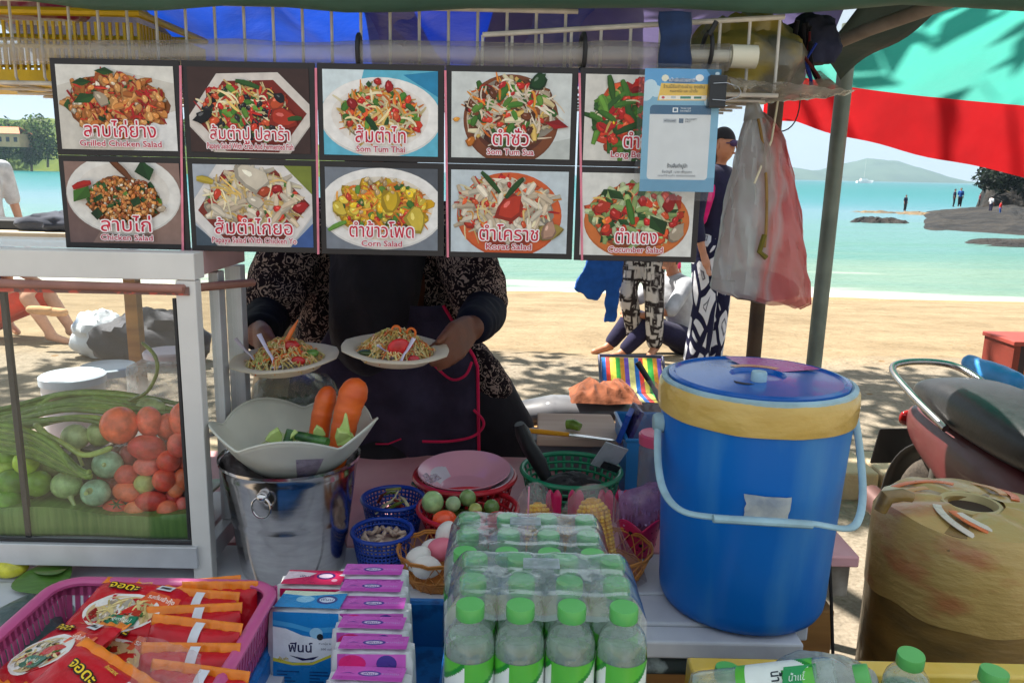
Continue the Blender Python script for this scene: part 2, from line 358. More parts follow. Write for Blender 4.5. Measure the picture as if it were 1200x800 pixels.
# far hills
def mat_hill(name, c1, c2, scale):
    return pm(name, c1, .95, col2=c2, scale=scale, detail=8, spec=.05, coords='Object')
def hill(name, x0, x1, prof, Y, depth, mat, zb=SEA-1):
    g = MB(); nu, nv = 90, 16
    def f(u, v):
        x = x0+(x1-x0)*u
        k = u*(len(prof)-1); i = min(int(k), len(prof)-2); h = prof[i]+(prof[i+1]-prof[i])*(k-i)
        a = math.sin(pi*v)**.8
        h2 = h*a*(1+.22*noise.fractal(V((x*7/abs(x1-x0), v*2.0, Y*.01)), 1, 2, 4))
        return (x, Y+depth*(v-.5), zb+h2+1)
    g.grid(f, nu, nv); return tag(g.build(name, mat, local=True), kind='structure')
def hz(x0, x1, y, Y):   # a hill's crest height from its sight line
    return P((x0+x1)/2, y, Y).z-SEA
YI = 3600
hp = [(900, 194), (915, 194), (935, 197), (965, 202), (985, 199), (1005, 194), (1030, 187.5), (1045, 187), (1060, 190), (1075, 197), (1090, 206), (1096, 212)]
hill('island_hill', P(880, 200, YI).x, P(1098, 200, YI).x, [P(880, 194, YI).z-SEA]+[max(3, P(a, b, YI).z-SEA) for a, b in hp], YI, 900, mat_hill('far island forest', S(44, 64, 44), S(62, 80, 58), .01))
hp = [(-120, 140), (-60, 138), (0, 136), (20, 140), (40, 142), (60, 146), (100, 152), (200, 158), (300, 168), (400, 176), (470, 190)]
YL = 420
hill('left_hill', P(-200, 200, YL).x, P(480, 200, YL).x, [max(2, P(a, b, YL).z-SEA) for a, b in hp], YL, 150, mat_hill('hillside scrub', S(50, 72, 30), S(96, 108, 52), .08))
def leaf_cloud(mb, c, r, n, size, rng, cols, droop=.3):
    c = V(c)
    for i in range(n):
        d = V((rng.gauss(0, 1), rng.gauss(0, 1), rng.gauss(0, 1))).normalized()
        p = c+V((d.x*r[0], d.y*r[1], d.z*r[2]))*(rng.random()**.45)
        a = V((rng.gauss(0, 1), rng.gauss(0, 1), rng.gauss(0, 1)-droop)).normalized()*size*rng.uniform(.6, 1.3)
        b = a.cross(V((rng.gauss(0, 1), rng.gauss(0, 1), rng.gauss(0, 1)))).normalized()*a.length*.42
        mb.add([p-a, p+b, p+a, p-b], [(0, 1, 2, 3)], cols[rng.randrange(len(cols))])
LEAF = pm('leaves', vc=True, rough=.55, var=.2, scale=3, trans=.45, spec=.3)
BARK = pm('grey bark', S(112, 100, 84), .95, .3, 9, bump=.02, bscale=22, stretch=(1, 1, .35), spec=.1)
# wooded shoreline on the left: trees one can tell apart in front of the hillside, plus the wood behind as one mass
rng = random.Random(3)
gcols = [S(46, 74, 28), S(60, 88, 36), S(78, 104, 48), S(92, 110, 58), S(50, 70, 40)]
mass = MB()
for i in range(70):
    px = rng.uniform(-60, 250); py = rng.uniform(146, 178); p = P(px, py, rng.uniform(350, 400))
    leaf_cloud(mass, p, (rng.uniform(4, 8), 4, rng.uniform(3, 6)), 130, 1.2, rng, gcols)
tag(mass.build('hillside_wood', LEAF, smooth=False, local=True), 'green wood covering the hillside above the far left shore', 'woodland', kind='stuff')
for i, (px, py, s_, lab) in enumerate([(4, 172, 5.5, 'round green tree on the far left shore under the orange roofed house'), (26, 160, 6, 'tall bushy tree beside the orange roofed house'), (44, 150, 6.5, 'highest round tree on the left hill skyline'), (55, 172, 6, 'pale green tree next to the menu board edge on the far shore'), (36, 178, 4.5, 'low tree at the waterline of the far left shore')]):
    base = P(px, py+12, 330); t = thing('shore_tree', lab, 'tree', (base.x, base.y, base.z-2), group='trees on the far left shore')
    cr = MB(); leaf_cloud(cr, (base.x, base.y, base.z+s_*.6), (s_, s_, s_*.85), 800, .8, rng, gcols[i % 3:i % 3+3]); cr.build('crown', LEAF, t, smooth=False)
    tr = MB(); tr.tube([(base.x, base.y, base.z-4), (base.x+.3, base.y, base.z-.5), (base.x, base.y, base.z+s_*.4)], [.5, .4, .2]); tr.build('trunk', BARK, t)
hb = P(10, 160, 325); t = thing('hillside_house', 'orange roofed house among trees on the far left hill', 'house', (hb.x, hb.y, hb.z-3))
hm = MB(); hm.box((hb.x, hb.y, hb.z-1.5), (13, 8, 5)); hm.build('wall', pm('stucco', S(205, 160, 120), .9, .1, .5), t, smooth=False)
hm = MB(); hm.prism([(hb.x-7.3, hb.y-4.6, hb.z+1), (hb.x+7.3, hb.y-4.6, hb.z+1), (hb.x+4.6, hb.y-4.6+4, hb.z+3.6), (hb.x-4.6, hb.y-4.6+4, hb.z+3.6)], (0, .01, 0)); hm.prism([(hb.x-7.3, hb.y+4.6, hb.z+1), (hb.x+7.3, hb.y+4.6, hb.z+1), (hb.x+4.6, hb.y+.6, hb.z+3.6), (hb.x-4.6, hb.y+.6, hb.z+3.6)], (0, -1, 0)); hm.build('roof', pm('clay roof', S(190, 108, 66), .8, .2, 1), t, smooth=False)
for dx in (-4, -1, 2, 5):
    q = MB(); q.box((hb.x+dx, hb.y-4.05, hb.z-1.2), (1.3, .12, 1.8)); q.build('window', pm('dark glass', (.03, .04, .05), .1), t, smooth=False)
# rocks on the right
ROCK = pm('wet dark rock', S(20, 20, 22), .85, .4, .5, bump=.6, bscale=1.0, col2=S(50, 46, 42), spec=.3, detail=8)
def rock(label, x0, x1, ybase, yt, zt, seed, nm='rock', mat=None, dep=None, st=.45):
    """rock at sea level whose foot is on the sight line ybase, crest height zt metres above the sea"""
    a = PZ(x0, ybase, SEA); b = PZ(x1, ybase, SEA); L_ = b.x-a.x; Y = a.y; g = MB(); D = dep or max(3, L_*.5)
    def f(u, v):
        e = min(1, 4*u*(1-u))**st*min(1, 4*v*(1-v))**.4
        h = zt*e*max(.02, min(1.1, .8+.45*noise.fractal(V((u*5+seed, v*4, seed*1.7)), .8, 2.1, 6)))
        return (a.x+L_*u+a.x/Y*D*v+.015*L_*noise.noise(V((v*5, seed, 2))), Y+D*v+.12*D*noise.noise(V((u*6, seed, 0))), SEA-.25+h)
    g.grid(f, 110, 40); return tag(g.build(nm, mat or ROCK), label, 'rock', 'rocks at the right end of the beach')
ROCKT = pm('tan rock', S(120, 98, 66), .85, .3, .8, bump=.2, bscale=2, col2=S(80, 70, 56))
rock('low tan rock reef reaching farthest left into the water', 985, 1050, 249, 246, .45, 1, mat=ROCKT)
rock('small dark low rock in front of the reef, off the main shelf', 992, 1056, 261, 256, .7, 2)
rock('tan rock tongue under the lone standing figure', 1030, 1110, 252, 247, .4, 3, mat=ROCKT, dep=12)
rock('broad dark rock shelf running to the right edge of the bay', 1076, 1420, 272, 240, 1.3, 4, dep=44)
rock('nearest dark rock slab by the water at the right edge', 1125, 1400, 289, 262, .7, 5, dep=6)
rock('high dark headland rock under the overhanging tree', 1146, 1450, 249, 190, 7.0, 6, dep=22, nm='headland_rock', st=.2)
p = P(1168, 212, 92); t = thing('headland_tree', 'dark leafy tree overhanging the headland rock at right', 'tree', (p.x+2, p.y, SEA+5))
cr = MB(); rng = random.Random(5)
for i in range(20): leaf_cloud(cr, (p.x+rng.uniform(-3.6, 9), p.y-3+rng.uniform(-2, 2), p.z+rng.uniform(-1.2, 2.6)), (1.7, 1.5, 1.1), 130, .34, rng, [S(26, 36, 24), S(34, 46, 28), S(24, 30, 26)])
cr.build('crown', LEAF, t, smooth=False)
tr = MB(); tr.tube([(p.x+4, p.y, SEA+4), (p.x+3, p.y, p.z-1), (p.x+1, p.y, p.z+1)], [.4, .3, .1]); tr.tube([(p.x+3, p.y, p.z-2), (p.x-2, p.y, p.z+.2)], [.25, .06]); tr.build('trunk', BARK, t)
# boat
WHITE = pm('white gel coat', (.8, .8, .8), .3, .03, 3)
p = PZ(1013, 214.5, SEA); t = thing('white_boat', 'white motor yacht anchored before the island', 'boat', (p.x, p.y, SEA))
L_ = 18*p.y/FPX
q = MB(); q.grid(lambda u, v: (p.x+L_*(u-.5), p.y+L_*.16*(2*v-1)*(1-(2*abs(u-.45))**3*.9), SEA-.3+L_*.13*(1-abs(2*v-1)**3*.0)+L_*.04*u), 14, 2); q.prism([(p.x-L_/2, p.y-L_*.15, SEA-.3), (p.x+L_*.42, p.y-L_*.15, SEA-.3), (p.x+L_*.55, p.y-L_*.05, SEA+L_*.17), (p.x-L_*.5, p.y-L_*.15, SEA+L_*.12)], (0, L_*.3, 0)); q.build('hull', WHITE, t, smooth=False)
q = MB(); q.prism([(p.x-L_*.3, p.y-L_*.1, SEA+L_*.12), (p.x+L_*.25, p.y-L_*.1, SEA+L_*.13), (p.x+L_*.1, p.y-L_*.1, SEA+L_*.28), (p.x-L_*.25, p.y-L_*.1, SEA+L_*.28)], (0, L_*.2, 0)); q.build('cabin', WHITE, t, smooth=False)
q = MB(); q.tube([(p.x-L_*.05, p.y, SEA+L_*.25), (p.x-L_*.05, p.y, SEA+L_*1.5)], .06); q.build('mast', WHITE, t)
# ---------------------------------------------------------------- shade tree beside the stall (trunk seen left of the vendor)
rng = random.Random(11)
tb = P(318, 330, 4.6); tb = V((tb.x, 4.6, 0))
t = thing('shade_tree', 'rough grey tree trunk behind the vendor shoulder, its crown shading the stall', 'tree', tb)
q = MB(); pts = [tb+V((.06*math.sin(i*.9), .05*math.cos(i*1.3), i*.42)) for i in range(9)]
q.tube(pts, [.16, .12, .1, .098, .095, .092, .09, .09, .085], 18); q.jitter(.03, 9); q.jitter(.012, 30)
for bx, by, bz in [(-1.6, -1.2, 4.6), (1.9, -.6, 4.9), (.4, -2.6, 4.7), (1.0, .5, 5.4), (3.1, -1.9, 4.4), (-.6, .6, 5.5)]:
    q.tube([pts[-1], pts[-1]*.5+(tb+V((bx, by, bz)))*.5+V((0, 0, .3)), tb+V((bx, by, bz))], [.09, .06, .02], 8)
q.build('trunk', BARK, t)
cr = MB(); cc = [S(58, 92, 34), S(70, 106, 40), S(48, 80, 32), S(86, 118, 50)]
SHADE = [(-1.0, 2.6), (.4, 3.4), (-1.4, 4.0), (1.9, 3.9), (2.9, 2.6), (3.0, 4.7), (.6, 5.0), (-.4, 5.6), (2.1, 5.6), (-2.8, 3.2), (3.9, 3.6), (3.2, 2.2), (-2.6, 5.2), (4.4, 5.4), (-3.8, 4.4)]
for x, y in SHADE:
    for j in range(3):
        h = rng.uniform(4.0, 5.2); k = (h-.4)/math.tan(R(SUN_EL)); leaf_cloud(cr, (x+rng.uniform(-.7, .7)+k*math.sin(R(SUN_AZ)), y+rng.uniform(-.6, .6)+k*math.cos(R(SUN_AZ)), h), (.75, .75, .35), 75, .13, rng, cc)
for x, y in [(-.5, .75), (-.2, .75), (.1, .8), (.4, .8), (.75, .75), (-.1, 1.0), (.3, 1.1), (.8, 1.1), (1.1, 1.5), (-.75, .95), (-.9, 1.3), (1.2, .9)]:  # extra leaf clumps out of view, added to keep sun off the front goods
    h = rng.uniform(3.6, 4.6); k = (h-.8)/math.tan(R(SUN_EL)); leaf_cloud(cr, (x+k*math.sin(R(SUN_AZ)), y+k*math.cos(R(SUN_AZ)), h), (.34, .34, .3), 110, .11, rng, cc)
cr.build('crown', LEAF, t, smooth=False)
# ---------------------------------------------------------------- the air: far things fade to pale blue
m, n, b, out = _new('haze air'); n.nodes.remove(b); pv = n.nodes.new('ShaderNodeVolumePrincipled'); pv.inputs['Color'].default_value = (.60, .8, 1, 1); pv.inputs['Density'].default_value = 1.5e-4; pv.inputs['Anisotropy'].default_value = .2; n.links.new(pv.outputs[0], out.inputs['Volume'])
q = MB(); q.box((0, 2260, 120), (14000, 4680, 252)); tag(q.build('haze', m, smooth=False, local=True), 'pale sea haze over the bay', 'haze', kind='stuff')
# ================================================================ STALL STRUCTURE
TZ = .63
WPAINT = pm('worn white paint', S(205, 208, 214), .55, .1, 7, bump=.0006, bscale=60, col2=S(178, 180, 190), detail=8)
PINK = pm('faded pink sheet', S(205, 140, 146), .5, .1, 6, bump=.0008, bscale=40, col2=S(226, 170, 172))
BOXWOOD = wood('brown plank', S(120, 82, 42), S(176, 128, 70), 16, stretch=(.15, .15, 1.6), bump=.001)
METALD = pm('flaking dark green metal', S(46, 58, 58), .6, .3, 25, col2=S(150, 166, 168), lo=.56, hi=.66, bump=.001)
ALU = pm('aluminium profile', S(200, 202, 206), .38, .06, 20, metal=.35, bump=.0002, bscale=80)
ALUW = pm('white coated aluminium', S(216, 214, 210), .45, .06, 8, bump=.0002, bscale=60)
cart = thing('food_cart', 'wooden food cart with pink sheet top and white plank shelf in front', 'food cart', (0, 1.6, 0))
q = MB(); q.box((-.29, 1.735, TZ-.012), (1.96, .53, .024)); q.build('pink_top', PINK, cart, bevel=.004)
q = MB(); q.box((-.29, 1.745, TZ-.06), (1.94, .52, .07), S(190, 184, 176)); q.build('top_rim', pm('grimy rim', S(176, 168, 156), .9, .3, 14, col2=S(96, 84, 70), bump=.002), cart, smooth=False, bevel=.003)
q = MB(); q.box((-.29, 1.75, .30), (1.9, .5, .40)); q.build('body', BOXWOOD, cart, smooth=False)
q = MB()
for z in (.16, .3, .44): q.box((-.29, 1.494, z), (1.9, .012, .125))
q.build('plank_front', BOXWOOD, cart, smooth=False, bevel=.003)
def shelf_plank(y0, y1, x0, x1, z, th):
    q = MB(); q.box(((x0+x1)/2, (y0+y1)/2, z-th/2), (x1-x0, y1-y0-.003, th)); q.build('shelf_plank', WPAINT, cart, smooth=False, bevel=.004)
shelf_plank(1.31, 1.468, -1.35, .5, TZ, .028); shelf_plank(1.215, 1.31, -1.35, .5, TZ-.001, .028); shelf_plank(1.165, 1.215, -1.35, .475, TZ-.004, .03)
q = MB(); q.tube([(-1.3, 1.2, TZ-.062), (.46, 1.2, TZ-.062)], .018, 12); q.build('support_beam', METALD, cart)
for x in (-1.2, -.1, .36):
    q = MB(); q.tube([(x, 1.2, TZ-.06), (x, 1.22, 0)], .016, 10); q.build('leg', METALD, cart)
for x in (-1.1, .5):
    q = MB(); q.lathe([(.0, -.02), (.2, -.02), (.22, 0), (.2, .02), (0, .02)], 24, c=(x, 1.95, .22), M=Matrix.Rotation(pi/2, 3, 'Y')); q.build('wheel', pm('black rubber', (.02, .02, .02), .8), cart)
# ---- posts
POST = pm('scuffed green grey post', S(104, 112, 100), .5, .15, 14, col2=S(126, 134, 120), metal=.2, bump=.0008)
POSTB = pm('weathered brown post', S(86, 66, 48), .8, .25, 18, bump=.002)
px0 = P(963, 330, 2.08)
t = tag(MB().tube([(px0.x-.012, 2.08, 0), (px0.x, 2.08, .8), (px0.x+.008, 2.08, 1.72)], .0195, 20).build('pole', POST), 'grey green metal pole standing right of the red striped hanging bag', 'pole')
px1 = P(884, 380, 2.3)
tag(MB().tube([(px1.x, 2.3, 0), (px1.x+.01, 2.3, 1.74)], .021, 16).build('post', POSTB), 'dark brown post directly behind the hanging plastic bag', 'post')
# ---- roof tarp with rolled front edge
TARP = pm('green tarpaulin', S(70, 104, 90), .5, .15, 5, bump=.004, bscale=12, trans=.15)
t = thing('tarp_roof', 'green tarpaulin roof with its front edge rolled above the wire racks', 'canopy', (0, 1.9, 1.6))
q = MB(); pts = []
for i in range(25):
    u = i/24; x = -1.45+2.35*u
    pts.append((x, 1.36+.012*math.sin(u*17), P(600+480*x, 0, 1.36).z+.040+(-.012)*math.sin(u*pi)+.004*math.sin(u*31)))
q.tube(pts, [.044+.004*math.sin(i*1.7) for i in range(25)], 14); q.build('rolled_edge', TARP, t)
q = MB(); q.grid(lambda u, v: (-1.5+2.5*u, 1.36+.55*v, 1.70+.12*v+.03*math.sin(u*9)*math.sin(v*pi)), 30, 8); q.build('tarp_sheet', TARP, t)
STICK = wood('grey stick', S(120, 108, 96), S(150, 138, 124), 20)
q = MB(); a = P(962, 58, 1.7); b = P(1080, 14, 1.45); q.tube([a, (a+b)/2+V((0, 0, .004)), b+(b-a)*.4], .013, 10); q.build('roof_stick', STICK, t)
q = MB(); a = P(985, 93, 1.9); b = P(1112, 2, 1.62); c_ = P(1060, -40, 1.5); d_ = P(955, 60, 1.8)
q.grid(lambda u, v: (a*(1-u)+b*u)*(1-v)+(d_*(1-u)+c_*u)*v+V((0, 0, .01*math.sin(u*7+v*3))), 12, 8); q.build('tarp_corner', pm('dark green tarp edge', S(52, 72, 68), .7, .2, 8, bump=.003), t, solid=.003)
# ---- menu board: ten printed cards, hung in five strips
BLACKC = pm('black card border', S(34, 28, 28), .45, .2, 14, bump=.0004, bscale=60)
PRINT = pm('laminated print', vc=True, rough=.38, var=.1, scale=70, spec=.35, lo=.3, hi=.7, detail=6)
PRINT2 = pm('poster print', vc=True, rough=.35, var=.03, scale=40, spec=.35)
def bez(p0, p1, p2, n):
    return [tuple((1-t)**2*a+2*t*(1-t)*b+t*t*c for a, b, c in zip(p0, p1, p2)) for t in [i/n for i in range(n+1)]]
class Print:
    """flat printed picture: shapes on one panel, each ink layer a hair above the last"""
    def __init__(s, O, ux, uz, w, h):
        s.O = V(O); s.ux = V(ux).normalized(); s.uz = V(uz).normalized(); s.n = s.ux.cross(s.uz)   # n faces the viewer
        s.w = w; s.h = h; s.k = 0; s.mb = MB()
    def pt(s, x, z): return s.O+s.ux*(x*s.w)+s.uz*(z*s.h)+s.n*(s.k*3e-6)
    def clipped(s, pts):   # trims to the panel
        def cut(ps, ax, lim, sg):
            o = []
            for i in range(len(ps)):
                a, b = ps[i-1], ps[i]; ia = sg*a[ax] <= sg*lim; ib = sg*b[ax] <= sg*lim
                if ia != ib:
                    t = (lim-a[ax])/(b[ax]-a[ax]); o.append((a[0]+(b[0]-a[0])*t, a[1]+(b[1]-a[1])*t))
                if ib: o.append(b)
            return o
        for ax, lim, sg in ((0, 1, 1), (0, 0, -1), (1, 1, 1), (1, 0, -1)):
            if len(pts) < 3: return []
            pts = cut(pts, ax, lim, sg)
        return pts
    def poly(s, pts, col):
        pts = s.clipped(list(pts))
        if len(pts) < 3: return
        s.k += 1; s.mb.poly([s.pt(*p) for p in pts], col)
    def ell(s, cx, cz, rx, rz, col, n=22, rot=0, wob=0, rng=rnd):
        ph = rng.random()*9
        ps = []
        for i in range(n):
            g = 2*pi*i/n; r = 1+wob*math.sin(3*g+ph)+wob*.7*math.sin(5*g+2*ph)
            x = rx*r*math.cos(g); z = rz*r*math.sin(g)*1.0
            # rotate in true units
            X = x*s.w; Z = z*s.h; c, d = math.cos(rot), math.sin(rot)
            ps.append((cx+(X*c-Z*d)/s.w, cz+(X*d+Z*c)/s.h))
        s.poly(ps, col)
    def strand(s, p0, p1, p2, wd, col, n=5):
        c = bez(p0, p1, p2, n); a = []; b = []
        for i, p in enumerate(c):
            q = c[min(i+1, n)]; o = c[max(i-1, 0)]; dx = (q[0]-o[0])*s.w; dz = (q[1]-o[1])*s.h; L_ = math.hypot(dx, dz) or 1
            ww = wd*(.35+.65*math.sin(pi*(i+.5)/(n+1)))
            a.append((p[0]-dz/L_*ww/s.w, p[1]+dx/L_*ww/s.h)); b.append((p[0]+dz/L_*ww/s.w, p[1]-dx/L_*ww/s.h))
        s.poly(a+b[::-1], col)
    def bowl(s, cx, cz, rx, rz, rim, inner, shape='round'):
        if shape == 'round':
            s.ell(cx, cz, rx, rz, tuple(c*.82 for c in rim), 40); s.ell(cx, cz+.012, rx*.985, rz*.97, rim, 40); s.ell(cx, cz+.01, rx*.8, rz*.78, inner, 36, wob=.015)
        else:
            hexa = lambda k, dz=0: [(cx+rx*k*math.cos(a), cz+dz+rz*k*math.sin(a)) for a in (0.1, 1.15, 2.1, 3.25, 4.2, 5.2)]
            s.poly(hexa(1), tuple(c*.8 for c in rim)); s.poly(hexa(.985, .012), rim); s.poly(hexa(.82, .01), inner)
    def mound(s, rng, cx, cz, rx, rz, kinds, n):
        """kinds: list of (weight, kind, colours, size)"""
        tot = sum(k[0] for k in kinds)
        for i in range(n):
            r = rng.random()*tot
            for kd in kinds:
                r -= kd[0]
                if r <= 0: break
            a = rng.random()*2*pi; q = math.sqrt(rng.random())
            x = cx+rx*q*math.cos(a); z = cz+rz*q*math.sin(a)-.02*q
            col = kd[2][rng.randrange(len(kd[2]))]; f = rng.uniform(.62, 1.12)*(.75+.25*i/n); col = tuple(min(1, c*f) for c in col); S_ = kd[3]
            if kd[1] == 'strand':
                L_ = S_*rng.uniform(.6, 1.4); g = rng.uniform(0, 2*pi) if rng.random() < .6 else rng.gauss(-.9, .5); dx, dz = math.cos(g)*L_, math.sin(g)*L_*1.3
                s.strand((x-dx/2, z-dz/2), (x+rng.uniform(-.06, .06), z+rng.uniform(-.05, .1)), (x+dx/2, z+dz/2), rng.uniform(.0012, .0022), col)
            elif kd[1] == 'stick':
                L_ = S_*rng.uniform(.8, 1.2); g = rng.uniform(0, 2*pi); dx, dz = math.cos(g)*L_, math.sin(g)*L_*1.3
                s.strand((x-dx/2, z-dz/2), (x, z+.02), (x+dx/2, z+dz/2), rng.uniform(.0042, .0062), tuple(c*.7 for c in col), 3); s.strand((x-dx/2, z-dz/2+.006), (x, z+.03), (x+dx/2, z+dz/2+.006), .0032, col, 3)
            elif kd[1] == 'blob':
                rr = S_*rng.uniform(.7, 1.3); ro = rng.uniform(0, 3)
                s.ell(x, z, rr, rr*rng.uniform(.7, 1.2), tuple(c*.55 for c in col), 9, ro, .12, rng); s.ell(x+rr*.06, z+rr*.12, rr*.86, rr*.8, col, 9, ro, .12, rng)
                s.ell(x-rr*.2, z+rr*.38, rr*.3, rr*.2, tuple(min(1, c*1.5+.12) for c in col), 6, ro, .1, rng)
            elif kd[1] == 'leaf':
                L_ = S_*rng.uniform(.7, 1.3); g = rng.uniform(0, 2*pi); dx, dz = math.cos(g)*L_, math.sin(g)*L_*1.3; px, pz = -dz*.38, dx*.3
                s.poly([(x-dx/2, z-dz/2), (x+px*.8, z+pz*.8), (x+dx/2, z+dz/2), (x-px, z-pz)], tuple(c*.7 for c in col)); s.poly([(x-dx/2, z-dz/2), (x+px*.8, z+pz*.8), (x+dx/2, z+dz/2)], col)
RED = [S(205, 40, 30), S(224, 66, 40), S(180, 28, 30)]; TOM = [S(226, 66, 36), S(238, 96, 48), S(214, 40, 34)]
PALE = [S(236, 214, 160), S(244, 230, 190), S(226, 190, 120), S(240, 200, 110)]; GRN = [S(76, 130, 44), S(110, 160, 60), S(54, 100, 40)]; GRD = [S(34, 78, 34), S(50, 96, 40)]
ORG = [S(240, 140, 40), S(236, 120, 36), S(246, 168, 60)]; BRN = [S(120, 62, 30), S(90, 44, 26), S(140, 80, 40)]; NUT = [S(226, 190, 140), S(240, 214, 170)]
LARB = [S(206, 120, 52), S(226, 146, 72), S(180, 90, 40), S(232, 166, 96)]; YEL = [S(250, 206, 40), S(244, 186, 20), S(252, 220, 80)]; CRM = [S(240, 226, 204), S(226, 204, 176)]; BLK = [S(30, 26, 30), S(46, 40, 44)]
TXT = S(200, 26, 58)
def paper(*c): return S(*c)
SALAD = [(6, 'strand', PALE, .22), (3, 'strand', ORG, .18), (2, 'blob', TOM, .05), (1.2, 'stick', GRN, .12), (1, 'blob', RED, .025)]
